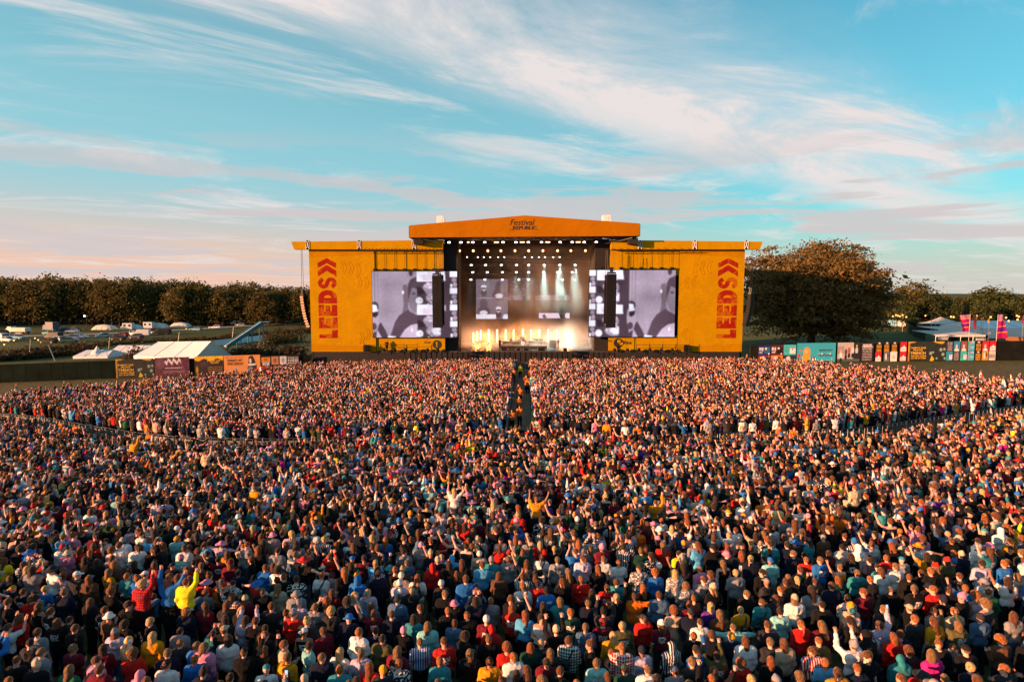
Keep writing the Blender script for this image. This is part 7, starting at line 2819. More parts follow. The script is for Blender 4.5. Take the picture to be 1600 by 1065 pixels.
# hand placed figures read from the photograph: head pixel, garment colour/kind, hair or hat
T = {'t': 'tee', 'h': 'hoodie', 'j': 'jacket', 'v': 'vest', 'p': 'poncho', 'u': 'hoodie', 'U': 'jacket', 'P': 'poncho'}
LIST = """
36 924 black t short brown|70 920 blue t short blond|11 941 black t short brown|60 947 black v wavy brown|79 955 black t short brown|42 889 charcoal j cap black
64 878 red j bucket beige|120 898 charcoal j cap white|139 904 brown h cap blue|198 900 teal t short ginger|291 955 navy j cap beige|163 953 navy t short brown
174 916 black j short brown|235 970 black j short blond L|238 994 mustard j long blond|180 988 lilac h beanie grey|116 982 black j short brown|108 968 charcoal j crop dark
89 972 black h long brown|58 988 grey t short brown|46 1005 charcoal h cap black|114 1013 burgundy t short fair|161 1013 burgundy h cap black|207 1021 red h curly brown|25 1032 black h crop brown
64 1019 grey h short fair|56 1040 black j beanie beige|108 1046 green t wavy fair|260 1038 white t backcap black|219 1054 pink U x x|281 1005 charcoal j crop ginger
281 986 grey j crop dark|304 1030 blue h short ginger|155 1046 burgundy j short brown|194 976 black j curly dark|12 980 white t short brown phone_up|175 872 grey j short brown
14 905 black t short brown|100 925 navy j short fair|140 940 black j wavy brown|215 948 burgundy h short dark|30 965 red h wavy brown|200 945 black h short dark
461 866 denim h short fair|414 887 blue j short brown|383 936 burgundy h beanie beige|410 924 black j crop fair|434 918 beige j long fair|463 905 black t short dark .3|463 928 grey j bucket grey
502 899 white t crop ginger|518 899 grey h backcap navy|559 905 blue u x x|591 897 navy j short dark|467 943 lilac h beanie grey|458 959 red h cap grey|424 947 charcoal h short brown
414 982 black j short dark|399 970 black t short brown|517 955 charcoal h curly blond|505 986 burgundy h short brown l|350 984 black j cap beige|383 968 lilac j long dark phone_up
381 1019 black j cap black|443 1007 beige j short auburn r|449 1027 mustard h short brown|482 1009 mint h short dark r|503 1027 navy j crop fair|531 1019 white t long blond|564 1021 lilac h ponytail fair
577 1042 red t long auburn|587 986 navy t short dark|597 998 olive j crop dark|531 1046 teal j short ginger|598 1048 charcoal h beanie mustard|554 932 grey h curly blond|542 940 navy h curly dark
575 926 lilac h ponytail blond|545 966 navy j bucket blue|319 1011 pink j wavy fair|306 1010 blue h short fair|355 945 charcoal h long brown|360 880 burgundy j beanie burgundy|372 895 navy h short dark|345 910 orange j short fair
676 885 red U x x|706 873 skyblue U x x|684 875 navy j beanie beige|749 866 beige h beanie white|768 875 teal j beanie grey|753 883 skyblue j short brown|794 874 grey h short fair
846 870 white t crop fair|871 875 grey h short fair|627 900 beige h beanie white|690 912 charcoal j beanie white|780 899 brown h long brown|817 916 white t short ginger|840 912 red h short dark
745 924 teal h short auburn|767 939 grey j short ginger|710 943 black j bucket pink|695 928 black j short fair|760 968 burgundy h beanie white|768 984 red u x x|846 965 white v long dark B
875 939 teal j wavy fair|891 957 darkgreen h short ginger|646 966 teal h long dark|621 937 denim j backcap charcoal|668 978 mint j long fair|710 974 denim h short brown|726 994 black j curly dark r
763 998 black j short fair|734 1021 black h backcap charcoal|792 1011 red t curly auburn|765 1034 mustard h backcap black|802 1027 white j short ginger|687 1034 teal j short ginger|656 1003 blue t crop fair .1
623 1038 charcoal t short ginger .3|621 1017 burgundy j wavy fair|875 1048 black j short brown r|854 1034 burgundy h short dark B|889 1001 darkgreen j short brown .2|829 1011 darkgreen j cap black|846 1005 charcoal j crop blond
612 960 navy h short brown|656 950 black j crop brown|700 955 black j short ginger|730 962 black j cap charcoal|800 950 red h wavy auburn|820 960 skyblue t long auburn|860 1020 charcoal h long fair
943 874 white t short fair|967 879 white t cap navy|999 887 camo h backcap charcoal .3|1024 895 blue h curly ginger|1030 885 black j beanie white|1055 895 grey h wavy blond .3|1094 889 pink h crop fair
964 910 teal h short brown|991 932 orange j short brown wide|1005 918 black t long ginger|1030 930 denim j short brown|1072 916 grey j curly fair .3|1100 906 grey h crop brown|1111 947 purple h long blond
1125 959 brown h long fair|1158 953 mustard j short blond|1191 941 teal h backcap brown|1167 928 black j short fair|1005 966 red j cap charcoal|973 978 olive j short blond|915 980 denim h ponytail fair
942 972 burgundy h backcap red|919 943 navy j short fair|958 994 mustard j long blond|1049 1009 navy u x x .1|1084 994 black j short ginger|1113 992 black j short brown|1146 980 mint j crop fair wide
1003 1017 lilac h beanie navy|933 1036 mint h short fair|977 1046 darkgreen j cap green|1055 1048 grey h cap denim|1082 1034 charcoal h short fair|1121 1025 olive j short dark phone_up|1158 1036 red h curly auburn
1205 1032 black j long auburn|1204 1003 charcoal h short fair|925 926 black j wavy dark|1078 945 burgundy h bun auburn|908 905 red h short ginger|1130 880 black v long fair|1150 895 grey h short blond
1240 865 navy h short fair|1260 875 red j short ginger|1251 890 darkgreen h short brown|1282 875 blue h short fair|1386 872 red j short ginger|1340 895 teal h short fair|1421 902 black j short auburn r
1455 892 black h short ginger|1570 880 blue h short ginger|1220 922 black h crop ginger|1242 935 white h beanie beige|1220 955 mint h bun dark|1285 945 black h crop dark|1325 935 white h bun dark .3
1350 925 burgundy h short auburn|1392 922 black j crop fair|1382 952 charcoal j long fair|1459 921 red h short ginger|1482 922 black j short brown|1422 950 black j cap beige|1430 967 charcoal h short ginger
1460 970 mustard t cap charcoal|1492 955 beige h short ginger|1532 965 denim h beanie charcoal|1585 962 grey t cap brown|1252 975 red j ponytail ginger|1285 977 burgundy h long fair|1360 992 white t short fair
1375 977 lilac j short brown one_up|1225 1005 beige j beanie brown|1280 1002 olive j crop ginger|1270 1017 red t short brown .1|1290 1035 skyblue t short ginger|1340 1045 navy j crop ginger|1408 1030 teal P x x
1457 1022 magenta h long fair|1565 1000 brown h curly ginger|1467 1005 black h short auburn L|1510 1015 black h cap black|1517 1042 navy h short blond|1570 1045 charcoal h short ginger|1440 895 black j short brown|1500 900 navy h short brown
1545 925 green h short auburn|1330 970 black h long dark|1310 905 darkgreen j wavy auburn|1400 885 white h short fair|1535 880 lilac h short dark|1590 900 beige h wavy fair|1360 905 charcoal j short ginger|1300 915 navy j short brown
"""
HAIRKEYS = set(HAIRK)
taken = []          # ground positions in use (x, y)


def standing_at(px, py, h=1.66):
    g = gat(px, py, h)
    return g


def add_listed():
    for it in LIST.replace('\n', '|').split('|'):
        w = it.split()
        if len(w) < 6:
            continue
        px, py, top, k, hs, hc = float(w[0]), float(w[1]), w[2], w[3], w[4], w[5]
        if k in 'tv' and len(w) and hs == 'x':
            k = 'h'
        extra = w[6:]
        pose, hd, pat, rot = 'rest', random.choice('fffflrd'), 0, random.gauss(0, 0.16)
        for e in extra:
            if e in POSES:
                pose, hd = e, 'f'
            elif e == 'B':
                rot = math.pi + random.uniform(-0.3, 0.3)
            elif e == 'L':
                rot = math.pi * 0.75
            elif e in ('l', 'r'):
                rot = 0.9 if e == 'l' else -0.9
            elif e.startswith('.'):
                pat = int(e[1:])
        if pat == 0 and random.random() < 0.16:
            pat = 4
        if pose == 'rest':
            pose = random.choice(['rest', 'rest', 'rest', 'drink', 'fold', 'clap'])
        sc = random.uniform(0.95, 1.05)
        p = standing_at(px, py, 1.66 * sc * BODY_SIZE)
        hood = k in 'uUP'
        hat = hs if hs in HATK else None
        hair = hs if hs in HAIRKEYS else random.choice(['short', 'crop', 'long'])
        hairc = hc if hc in HAIRC else random.choice(list(HAIRC))
        hatc = hc if (hat and hc in PAL) else 'black'
        person(p, face_stage(p.x, p.y) + rot, top, T[k], hair, hairc, hat, hatc, hood, pose, hd, pat, 'white' if top != 'white' else 'brown', random.choice(['navy', 'black', 'denim', 'charcoal']), sc)
        taken.append((p.x, p.y))




def bag_mesh():
    mb = MB()
    loop = []
    for k in range(17):
        a = 2 * math.pi * k / 16
        u = math.cos(a)                     # +1 at the right shoulder, -1 at the left hip
        loop.append(((0.13 if u > 0 else 0.225) * u, -0.195 * math.sin(a), 1.25 + 0.275 * u))
    mb.path(loop, 0.022, 5)
    mb.lathe((-0.04, -0.235, 1.17), [(0.02, -0.12), (0.10, -0.10), (0.115, 0.0), (0.10, 0.09), (0.03, 0.12)], 8)
    return mb.mesh('shoulder_bag', mat('black_nylon', (0.010, 0.010, 0.011), 0.7, 0.2))


def add_bags(pixels):
    me = bag_mesh()
    for bx, by in pixels:
        best = min(PEOPLE, key=lambda p: (Vector(project(p['loc'].x, p['loc'].y, p['loc'].z + 1.66)) - Vector((bx, by))).length)
        o = bpy.data.objects.new('shoulder_bag', me)
        COL.objects.link(o)
        o.parent = best['o']


add_listed()
add_bags([(502, 899), (817, 916), (1158, 953), (1191, 941), (1100, 906), (846, 870), (1360, 992), (1072, 916), (449, 1027), (889, 1001)])
print('listed people', len(PEOPLE))


def rider(px, py, top, kind, hair, hairc, pose, hat=None, hatc='black', hood=False, leg='denim', below=('black', 'hoodie'), pat=0, rot=0.0, forced=None):
    """somebody up on another person's shoulders; px, py is the rider's head"""
    p = gat(px, py, 1.66 + 0.62)
    person(p, face_stage(p.x, p.y) + rot, below[0], below[1], 'short', 'brown', None, 'black', False, 'rest', 'f', 0, 'white', 'navy', 1.0)
    o = person((p.x, p.y - 0.04, p.z + 0.62), face_stage(p.x, p.y) + rot, top, kind, hair, hairc, hat, hatc, hood, pose, 'f', pat, 'navy' if pat == 2 else 'white', leg, 1.0, True, forced=forced)
    taken.append((p.x, p.y))
    return o


rider(223, 905, 'red', 'jacket', 'curly', 'blond', 'one_up', pat=2, forced='person in red checked jacket riding on shoulders beside the yellow poncho')
rider(263, 899, 'blue', 'jacket', 'long', 'auburn', 'both_up', forced='long-haired person in blue jacket with arms up, riding on shoulders')
rider(291, 902, 'yellow', 'jacket', 'short', 'brown', 'one_up', forced='person in bright yellow waterproof raised above the crowd on shoulders')
rider(1335, 757, 'beige', 'hoodie', 'crop', 'ginger', 'rest', leg='beige', forced='person in sandy hoodie sitting on shoulders in the right half of the crowd')
rider(209, 688, 'mustard', 'jacket', 'short', 'fair', 'one_up', forced='person in mustard coat on shoulders just in front of the left barrier')
rider(710, 762, 'white', 'tee', 'long', 'blond', 'both_up', forced='blond person in white t-shirt, both arms up, on shoulders near the centre')
rider(838, 775, 'mustard', 'tee', 'crop', 'ginger', 'both_up', forced='person in mustard t-shirt with arms up, on shoulders near the centre')
rider(322, 704, 'beige', 'hoodie', 'short', 'fair', 'one_up', forced='person in beige hoodie on shoulders with one arm up, left of centre')

# ------------------------------------------------------------------ stewards along the barriers
def steward(px, py, hiv=False, rot=0.0, pose='rest', forced=None, hairc='brown'):
    p = gat(px, py, 1.66)
    person(p, face_stage(p.x, p.y) + math.pi + rot if not hiv else face_stage(p.x, p.y) + rot, 'yellow' if hiv else 'orange', 'jacket' if hiv else 'tee', 'crop', hairc, None, 'black', False, pose, 'f', 0, 'black', 'black', 1.03, forced=forced)
    taken.append((p.x, p.y))


steward(806, 664, True, 0.1, forced='steward in yellow hi-vis jacket standing at the near end of the centre aisle')
steward(833, 657, True, 1.2, forced='steward in yellow hi-vis at the right corner of the centre aisle')
ST = [(844, 662, 'beside the right corner of the centre aisle'), (720, 666, 'third left of the aisle along the barrier'), (751, 664, 'second left of the aisle along the barrier'), (775, 663, 'first left of the aisle along the barrier'),
      (878, 668, 'behind the barrier just right of the aisle corner'), (996, 664, 'behind the right barrier, well right of the aisle'), (1218, 665, 'left one of a pair at the right barrier'), (1241, 667, 'right one of a pair at the right barrier'),
      (234, 674, 'beside the raised mustard coat at the left barrier'), (118, 662, 'right one of a pair near the left edge'), (95, 657, 'left one of a pair near the left edge'),
      (835, 569, 'at the far right end of the aisle'), (852, 569, 'in the pit right of the aisle'), (774, 569, 'in the pit left of the aisle, second one'), (783, 569, 'in the pit nearest the aisle on the left'), (728, 570, 'in the pit below the left camera'), (1167, 553, 'standing beyond the right end of the stage'), (1052, 562, 'in the pit below the right video screen')]
LANE = [(800, 640), (812, 634), (811, 619), (813, 605), (810, 600), (824, 591), (822, 586), (829, 576), (803, 576)]
ST += [(a, b, f'in the centre aisle, {ordn(i)} from its near end') for i, (a, b) in enumerate(LANE)]
for i, (a, b, w_) in enumerate(ST):
    steward(a, b, False, random.uniform(-0.5, 0.5), random.choice(['rest', 'fold', 'rest', 'drink']), forced='steward in orange shirt ' + w_)
steward(813, 570, True, math.pi, forced='steward in yellow hi-vis at the far end of the centre aisle')

# ------------------------------------------------------------------ the rest of the foreground, one object per person
taken_np = np.array(taken)
SIDE_COL = ['black'] * 44 + ['charcoal'] * 14 + ['navy'] * 16 + ['grey'] * 9 + ['white'] * 12 + ['lilac'] * 4 + ['beige'] * 4 + ['teal'] * 3 + ['blue'] * 5 + ['denim'] * 3 + ['red'] * 8 + ['burgundy'] * 6 + ['mustard'] * 3 + ['olive'] * 4 + ['darkgreen'] * 4 + ['pink'] * 4 + ['mint'] * 1 + ['brown'] * 6 + ['skyblue'] * 2 + ['green', 'purple', 'orange', 'magenta', 'yellow']


def edge_px(px):
    """back edge of the crowd, as a photo row"""
    return np.interp(px, [-400, 0, 100, 180, 300, 400, 480, 560, 1040, 1160, 1320, 1420, 1500, 1600, 2000], [622, 604, 599, 592, 581, 572, 566, 562, 559, 558, 564, 571, 577, 586, 612])


def lane_half(x, y):
    """distance outside the centre aisle"""
    return np.abs(x - (0.5 + (y - 38) * 0.021)) - 0.9


BAR_PX = [(-60, 640), (60, 650), (140, 664), (220, 676), (300, 683), (390, 685), (480, 684), (600, 680), (700, 675), (786, 671)]
BAR_PX2 = [(842, 668), (900, 674), (960, 680), (1060, 679), (1200, 673), (1310, 671), (1370, 665), (1420, 657), (1500, 645), (1600, 632), (1680, 622)]
BARL = [gat(a, b, 1.15) for a, b in BAR_PX]
BARR = [gat(a, b, 1.15) for a, b in BAR_PX2]
BX = np.array([p.x for p in BARL + BARR]); BY = np.array([p.y for p in BARL + BARR])


def bar_y(x):
    return np.interp(x, BX, BY)


def poisson(y0, y1, dens, seed, margin=1.0):
    """jittered hexagonal packing over the visible wedge"""
    r = np.random.default_rng(seed)
    out = []
    s = math.sqrt(1.0 / dens / 0.866)
    y = y0
    k = 0
    while y < y1:
        W = 0.87 * y * 1.06 + 7.0 * margin
        xs = np.arange(-W, W, s) + (0.5 * s if k % 2 else 0)
        xx = xs + r.uniform(-0.44, 0.44, len(xs)) * s
        yy = y + r.uniform(-0.44, 0.44, len(xs)) * s
        out.append(np.stack([xx, yy], 1))
        y += s * 0.866
        k += 1
    return np.concatenate(out)


pts = np.concatenate([poisson(5.0, 20.0, 2.8, 3), poisson(20.0, 40.0, 3.4, 4), poisson(40.0, 88.0, 3.8, 5)])
X, Y = pts[:, 0], pts[:, 1]
Z = ground(X, Y)
PX, PY = project(X, Y, Z + 1.7)
ok = (PY > edge_px(PX)) & (Y < 86.0)
ok &= (lane_half(X, Y) > 0.25) | (Y < bar_y(X) - 0.4)
db = Y - bar_y(X)
gapn = 1.3 + 1.6 * np.clip((np.abs(X - 0.5) - 9) / 10, 0, 1)
ok &= (db < -gapn) | (db > 1.35)
# thin, uneven rim on the open grass at both back corners
rim = PY - edge_px(PX)
ok &= ~((rim < 16) & ((PX < 430) | (PX > 1300)) & (rng.random(len(X)) > np.clip(rim / 16, 0.12, 1)))
tk = np.array(taken)
for a, b in tk:
    ok &= (X - a) ** 2 + (Y - b) ** 2 > 0.44 ** 2
pts = pts[ok]
X, Y = pts[:, 0], pts[:, 1]
Z = ground(X, Y)
PX, PY = project(X, Y, Z + 1.66)
near = (PX > -14) & (PX < 1614) & (PY < 1098) & (PY > 890)
cand = np.argsort(-PY + (~near) * 1e6)
fill = []
quota = max(0, 350 - len(PEOPLE))
for i in cand[:int(near.sum())][:quota]:
    fill.append(i)
for i in fill:
    kind = random.choices(['tee', 'hoodie', 'jacket', 'vest'], [3, 5, 6, 0.6])[0]
    hat = random.choice(HATK) if random.random() < 0.20 else None
    hood = (hat is None) and kind in ('hoodie', 'jacket') and random.random() < 0.05
    pose = random.choices(['rest', 'drink', 'fold', 'clap', 'one_up', 'phone', 'head', 'both_up'], [7, 3, 3, 2, 0.5, 0.7, 0.4, 0.3])[0]
    hd = random.choice('fffflrd') if pose in ('rest', 'drink', 'fold', 'clap') else 'f'
    rot = random.gauss(0, 0.22) if random.random() < 0.93 else random.uniform(2, 4)
    person((X[i], Y[i], Z[i]), face_stage(X[i], Y[i]) + rot, random.choice(SIDE_COL), kind, random.choice(HAIRK + ['short', 'short', 'crop', 'long']), random.choices(list(HAIRC), [0.30, 0.36, 0.12, 0.06, 0.08, 0.08])[0], hat, random.choice(HAT_COLS), hood, pose, hd,
           random.choices([0, 1, 2, 3, 4], [12, 0.25, 0.25, 0.5, 2.5])[0], random.choice(['white', 'grey', 'black']), random.choice(['navy', 'black', 'denim', 'charcoal']), random.gauss(1.0, 0.04))
keep = np.ones(len(pts), bool)
keep[fill] = False
pts = pts[keep]


# labels that single each one out: look first, then the neighbour, then the place
def label_people():
    for p in PEOPLE:
        p['pp'] = project(p['loc'].x, p['loc'].y, p['loc'].z + 1.66)
    art = lambda s: ('an ' if s[0] in 'aeiou' else 'a ') + s
    def base(p):
        s = f"person in {p['desc']} with {p['hw']}"
        return s
    used = {}
    from collections import Counter
    cnt = Counter(base(p) for p in PEOPLE if not p['forced'])
    for p in PEOPLE:
        o = p['o']
        if p['forced']:
            o['label'] = p['forced']
            used[p['forced']] = 1
            p['lab'] = p['forced']
    for p in PEOPLE:
        if p['forced']:
            continue
        cands = []
        b = base(p)
        if cnt[b] == 1:
            cands.append(b + (', ' + p['pose'] if p['pose'] else ''))
        near_ = sorted((q for q in PEOPLE if q is not p), key=lambda q: (q['loc'] - p['loc']).length)[:9]
        for q in near_:
            dx = q['pp'][0] - p['pp'][0]
            dy = q['pp'][1] - p['pp'][1]
            rel = ('left of' if dx > 0 else 'right of') if abs(dx) > abs(dy) else ('behind' if dy > 0 else 'in front of')
            if q['forced'] or (q['loc'] - p['loc']).length > 2.5:
                continue
            rel = {'behind': 'farther back than', 'in front of': 'nearer than'}.get(rel, rel)
            cands.append(f"{b}, {rel} {art(q['desc'])}")
        px, py = p['pp']
        lr = 'far left' if px < 320 else 'left' if px < 640 else 'middle' if px < 960 else 'right' if px < 1280 else 'far right'
        fb = 'bottom edge' if py > 1010 else 'front rows' if py > 930 else 'upper foreground' if py > 850 else 'distance'
        b2 = f"{p['desc']} and {p['hw']}"
        cands.append(f"{b2}, {lr} of the {fb}")
        for q in near_:
            dx = q['pp'][0] - p['pp'][0]
            cands.append(f"{b2}, {'left' if dx > 0 else 'right'} of {art(q['desc'])}")
        for k in range(20):
            cands.append(f"{b2}, {ordn(k)} such in the {lr} {fb}")
        for c in cands:
            if c not in used and len(c.split()) <= 16:
                break
        used[c] = 1
        p['o']['label'] = c
    for p in PEOPLE:
        p['o']['category'] = 'person'
        p['o']['group'] = 'stewards in orange and hi-vis at the barriers' if ('steward' in p['o']['label']) else 'people in the festival crowd'


# ------------------------------------------------------------------ the crowd behind: one mass of scattered figures
def crowd_mass(pts):
    coll = bpy.data.collections.new('crowd_figures')
    vr = random.Random(5)
    variants = []
    for i in range(64):
        pose = vr.choices(['rest', 'drink', 'fold', 'clap', 'one_up', 'one_up_l', 'both_up', 'phone_up', 'phone', 'head', 'wide'], [12, 6, 5, 3, 0.5, 0.5, 0.3, 0.4, 0.7, 0.3, 0.15])[0] if i < 44 else vr.choice(['one_up', 'both_up', 'phone_up', 'one_up_l', 'clap', 'rest'])
        hd = vr.choice('ffflrd') if pose in ('rest', 'drink', 'fold', 'clap') else 'f'
        kind = vr.choices(['tee', 'hoodie', 'jacket', 'vest'], [4, 4, 5, 0.8])[0]
        hat = vr.choice(HATK) if vr.random() < 0.2 else None
        hood = hat is None and kind != 'tee' and kind != 'vest' and vr.random() < 0.06
        bm = bmesh.new()
        mats = []
        def put(me, M=None):
            k = len(mats)
            mats.append(me.materials[0])
            n0 = len(bm.verts); f0 = len(bm.faces)
            bm.from_mesh(me)
            bm.verts.ensure_lookup_table(); bm.faces.ensure_lookup_table()
            if M is not None:
                bmesh.ops.transform(bm, matrix=M, verts=bm.verts[n0:])
            for f in bm.faces[f0:]:
                f.material_index = k
        put(get_body(pose, hd))
        put(get_top(pose, kind))
        put(get_legs())
        if hood:
            put(get_hood(hd))
        else:
            hk = vr.choice(HAIRK + ['short', 'short', 'long', 'crop'])
            if hat is None or hk in ('long', 'wavy', 'short', 'crop'):
                put(HAIR[hk], head_matrix(hd))
            if hat:
                put(HATS[hat], head_matrix(hd))
        me = bpy.data.meshes.new(f'figure_{i:02d}')
        bm.to_mesh(me)
        bm.free()
        for m_ in mats:
            me.materials.append(m_)
        ob = bpy.data.objects.new(f'figure_{i:02d}', me)
        coll.objects.link(ob)
        variants.append(pose)
    n = len(pts)
    r = np.random.default_rng(11)
    X, Y = pts[:, 0], pts[:, 1]
    me = bpy.data.meshes.new('crowd')
    Zg = ground(X, Y)
    me.from_pydata(np.stack([X, Y, Zg], 1).tolist(), [], [])
    def att(nm, typ, data):
        a = me.attributes.new(nm, typ, 'POINT')
        a.data.foreach_set({'FLOAT': 'value', 'INT': 'value', 'FLOAT_VECTOR': 'vector', 'FLOAT_COLOR': 'color'}[typ], np.ascontiguousarray(data).ravel())
    idx = r.integers(0, 44, n)
    fr = ((Y > bar_y(X)) & (r.random(n) < 0.45)) | (r.random(n) < 0.06)
    idx[fr] = r.integers(30, 64, fr.sum())
    rot = np.zeros((n, 3), np.float32)
    rot[:, 2] = np.arctan2(-(0.5 - X) * 0.8, 92 - Y) + r.normal(0, 0.22, n) + (r.random(n) < 0.05) * r.uniform(1.5, 4.5, n)
    sc = np.clip(r.normal(1.0, 0.055, n), 0.86, 1.14) * BODY_SIZE
    names = SIDE_COL
    top = np.array([PAL[names[k]] for k in r.integers(0, len(names), n)])
    top *= r.uniform(0.8, 1.2, (n, 1))
    hk = list(HAIRC.values())
    hair = np.array([hk[k] for k in r.choice(len(hk), n, p=[0.30, 0.36, 0.12, 0.06, 0.08, 0.08])])
    skin = np.array([SKINS[k] for k in r.integers(0, len(SKINS), n)])
    hat = np.array([PAL[HAT_COLS[k]] for k in r.integers(0, len(HAT_COLS), n)])
    leg = np.array([PAL[k] for k in np.array(['navy', 'black', 'denim', 'charcoal', 'beige'])[r.integers(0, 5, n)]])
    pat = np.where(r.random(n) < 0.16, r.choice([1, 2, 3, 4, 4, 4], n), 0).astype(np.float32)
    one = np.ones((n, 1))
    att('fig', 'INT', idx.astype(np.int32))
    att('rot', 'FLOAT_VECTOR', rot)
    att('siz', 'FLOAT', sc.astype(np.float32))
    for nm, c in (('top', top), ('hair', hair), ('skin', skin), ('hat', hat), ('leg', leg), ('top2', np.tile(PAL['white'], (n, 1)))):
        att(nm, 'FLOAT_COLOR', np.concatenate([c, one], 1).astype(np.float32))
    att('pat', 'FLOAT', pat)
    ob = bpy.data.objects.new('crowd', me)
    COL.objects.link(ob)
    tag(ob, 'dense festival crowd filling the field up to the stage', 'crowd', kind='stuff')
    ng = bpy.data.node_groups.new('scatter_crowd', 'GeometryNodeTree')
    ng.interface.new_socket('Geometry', in_out='INPUT', socket_type='NodeSocketGeometry')
    ng.interface.new_socket('Geometry', in_out='OUTPUT', socket_type='NodeSocketGeometry')
    N = ng.nodes
    gi, go = N.new('NodeGroupInput'), N.new('NodeGroupOutput')
    m2p = N.new('GeometryNodeMeshToPoints')
    iop = N.new('GeometryNodeInstanceOnPoints')
    ci = N.new('GeometryNodeCollectionInfo')
    ci.inputs['Collection'].default_value = coll
    ci.inputs['Separate Children'].default_value = True
    ci.inputs['Reset Children'].default_value = True
    def named(nm, typ):
        a = N.new('GeometryNodeInputNamedAttribute')
        a.data_type = typ
        a.inputs['Name'].default_value = nm
        return a.outputs['Attribute']
    L = ng.links
    L.new(gi.outputs[0], m2p.inputs['Mesh'])
    L.new(m2p.outputs[0], iop.inputs['Points'])
    L.new(ci.outputs[0], iop.inputs['Instance'])
    iop.inputs['Pick Instance'].default_value = True
    L.new(named('fig', 'INT'), iop.inputs['Instance Index'])
    e2r = N.new('FunctionNodeEulerToRotation')
    L.new(named('rot', 'FLOAT_VECTOR'), e2r.inputs[0])
    L.new(e2r.outputs[0], iop.inputs['Rotation'])
    L.new(named('siz', 'FLOAT'), iop.inputs['Scale'])
    L.new(iop.outputs[0], go.inputs[0])
    md = ob.modifiers.new('scatter', 'NODES')
    md.node_group = ng
    print('crowd figures', n)
    return ob


crowd_mass(pts)
# musicians (they use the same figures as the crowd)
def musician(px, py, Y, top, hairc, pose, label, z=None, rot=math.pi, hat=None):
    p = at(px, py, Y)
    person((p.x, Y, ZD if z is None else z), rot, top, 'tee' if top != 'black' else 'jacket', 'short', hairc, hat, 'black', False, pose, 'f', 0, 'white', 'black', 1.0, forced=label)


musician(781, 545, SY + 3.0, 'brown', 'dark', 'drink', 'musician in brown standing at the left end of the riser', rot=2.6)
musician(846, 545, SY + 5.6, 'brown', 'dark', 'clap', 'musician in brown at the right end of the riser')
musician(872, 545, SY + 4.2, 'black', 'brown', 'drink', 'musician in black standing beside the upright keyboard', rot=2.0)
musician(817.5, 540, SY + 4.5, 'white', 'brown', 'clap', 'drummer in white behind the drum kit, centre stage', z=Zp(540.5, SY + 2.6))
musician(604.5, 548, SY - 0.7, 'black', 'dark', 'fold', 'person in black standing on the left wing walkway')
# ------------------------------------------------------------------ crowd barriers
def barrier_meshes():
    W = 1.96
    out = {}
    out['panel'] = MB().span((-W / 2 + .04, -.02, .10), (W / 2 - .04, .02, .98)).mesh('panel', M_BARR)
    mb = MB()
    mb.tube((-W / 2, 0, 1.12), (W / 2, 0, 1.12), .035, n=6)
    out['top_rail'] = mb.mesh('top_rail', M_STEEL)
    mb = MB()
    for x in (-.95, -.48, 0, .48, .95):
        mb.tube((x, -.03, .05), (x, -.03, 1.10), .022, n=5)
    out['uprights'] = mb.mesh('uprights', M_ALU)
    mb = MB()
    mb.span((-W / 2, -.05, 0), (W / 2, 1.0, .04))
    for s in (-1, 1):
        mb.tube((s * .9, .95, .04), (s * .9, .03, 1.0), .03, n=5)
    out['foot_frame'] = mb.mesh('foot_frame', M_STEEL)
    return out


M_BARR = mat('barrier_plate', (0.09, 0.085, 0.08), 0.6, 0.3, 2.0)
BM = barrier_meshes()


def barrier(x, y, ang, label, group):
    e = empty('crowd_barrier', (x, y, gz(x, y)), label, 'barrier', group, ang)
    for k, me in BM.items():
        o = bpy.data.objects.new(k, me); COL.objects.link(o); o.parent = e
    return e


def run(pts_, lab, group):
    A = np.array([(p[0], p[1]) for p in pts_])
    seg = np.linalg.norm(np.diff(A, axis=0), axis=1)
    cum = np.concatenate([[0], np.cumsum(seg)])
    n = int(cum[-1] / 2.0)
    for k in range(n):
        t = (k + .5) * cum[-1] / n
        x, y = np.interp(t, cum, A[:, 0]), np.interp(t, cum, A[:, 1])
        x2, y2 = np.interp(t + .3, cum, A[:, 0]), np.interp(t + .3, cum, A[:, 1])
        x1, y1 = np.interp(t - .3, cum, A[:, 0]), np.interp(t - .3, cum, A[:, 1])
        barrier(x, y, math.atan2(y2 - y1, x2 - x1), lab.format(ordn(k)), group)


run([(p.x, p.y) for p in BARL], 'steel crowd barrier {} from the left in the curved left row', 'barriers of the curved left row')
run([(p.x, p.y) for p in BARR], 'steel crowd barrier {} from the aisle in the curved right row', 'barriers of the curved right row')
lx = lambda y: 0.5 + (y - 38) * 0.021
run([(lx(y) - 1.0, y) for y in np.linspace(BARL[-1].y, 84, 12)], 'steel crowd barrier along the left of the centre aisle, {} towards the stage', 'barriers on the left of the aisle')
run([(lx(y) + 1.0, y) for y in np.linspace(BARR[0].y, 84, 12)][::-1], 'steel crowd barrier along the right of the centre aisle, {} from the stage', 'barriers on the right of the aisle')
run([(x, 86.6) for x in np.linspace(-28, 30, 10)], 'pale steel barrier of the front row before the stage, {} from the left', 'front barriers before the stage')
# worn earth path down the aisle
mb = MB()
ys_ = np.linspace(BARL[-1].y - 0.5, 86.4, 30)
vs_ = []
for y in ys_:
    for s in (-0.88, 0.88):
        x = lx(y) + s
        vs_.append((x, y, gz(x, y) + 0.012))
mb.add(vs_, [(2 * k, 2 * k + 1, 2 * k + 3, 2 * k + 2) for k in range(len(ys_) - 1)])
tag(mb.build('aisle_path', mat('trodden_earth', (0.26, 0.165, 0.095), 0.95, 0.3, 1.5, 0.5, 6.0)), 'worn brown path down the centre aisle', kind='structure')
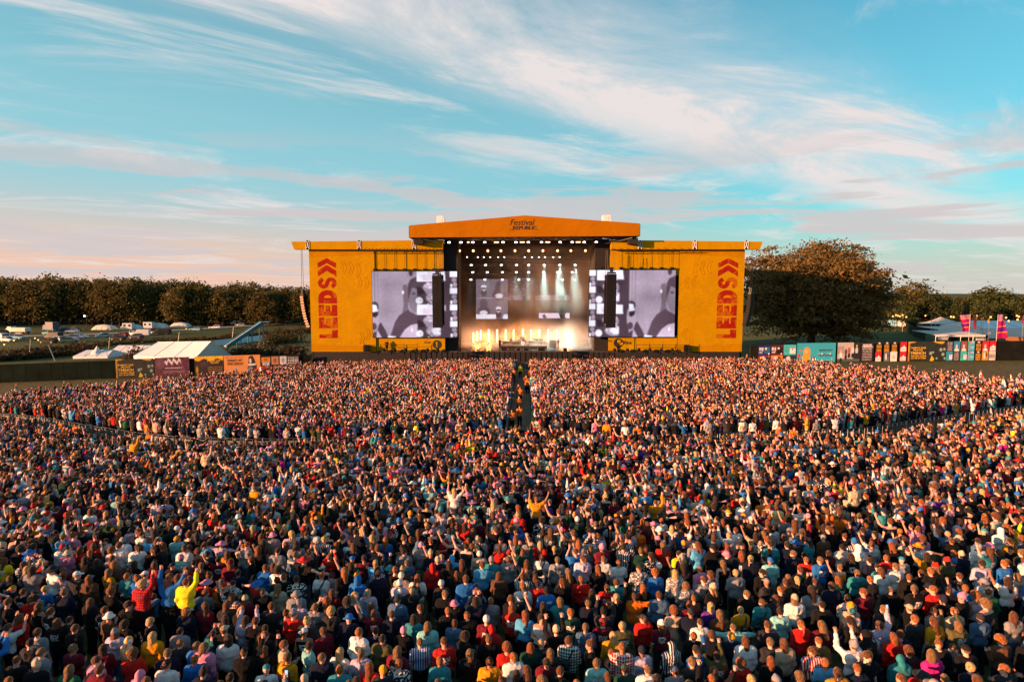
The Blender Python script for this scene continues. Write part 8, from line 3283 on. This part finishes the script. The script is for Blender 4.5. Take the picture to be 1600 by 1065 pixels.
# litter in the aisle
lr = random.Random(4)
M_LIT = [mat('paper_cup', (.6, .58, .56), .8), mat('crushed_can', (.35, .36, .38), .4), mat('red_cup', (.4, .03, .03), .7)]
for k in range(26):
    y = 39 + 41 * (k + lr.random()) / 26
    x = lx(y) + lr.uniform(-.7, .7)
    mb = MB(); a = lr.uniform(0, 6.28)
    mb.tube((x, y, gz(x, y) + .06), (x + .14 * math.cos(a), y + .14 * math.sin(a), gz(x, y) + .05), .05, .035, 7)
    o = mb.build('dropped_cup', M_LIT[k % 3], None, (x, y, gz(x, y)))
    tag(o, f"crumpled {('pale', 'grey', 'red')[k % 3]} cup in the centre aisle, {ordn(k // 3)} from its near end", 'cup', f"{('pale', 'grey', 'red')[k % 3]} cups dropped in the aisle")
label_people()

# phones held up by people in the foreground, lying in the hand
M_PHONE = mat('phone_case', (0.012, 0.012, 0.014), 0.35, 0.2)
M_PSCR = emit('phone_screen', (0.55, 0.62, 0.75), 0.5)
pm = MB().span((-0.038, -0.005, -0.075), (0.038, 0.005, 0.075)).mesh('case', M_PHONE)
ps = MB().span((-0.034, -0.0075, -0.069), (0.034, -0.0055, 0.069)).mesh('display', M_PSCR)
for b, off, desc in PHONES:
    M = b.matrix_world if False else Matrix.Translation(b.location) @ Matrix.Rotation(b.rotation_euler.z, 4, 'Z') @ Matrix.Diagonal((*b.scale, 1))
    e = empty('phone', M @ Vector(off), None, 'phone', 'phones held up in the crowd', b.rotation_euler.z)
    e.rotation_euler = (R(-12), 0, b.rotation_euler.z)
    for nm, me in (('case', pm), ('display', ps)):
        o = bpy.data.objects.new(nm, me); COL.objects.link(o); o.parent = e
    e['label'] = 'lit phone held up by the ' + b['label'].replace(', one arm raised', '').replace(', phone at eye level', '').split(', ')[0]
seen = {}
for o in list(COL.objects):
    if o.get('category') == 'phone':
        l = o['label']
        seen[l] = seen.get(l, 0) + 1
        w_ = l.split()[:14]
        o['label'] = ' '.join(w_) + ('' if seen[l] == 1 else ', ' + ordn(seen[l] - 1) + ' such')
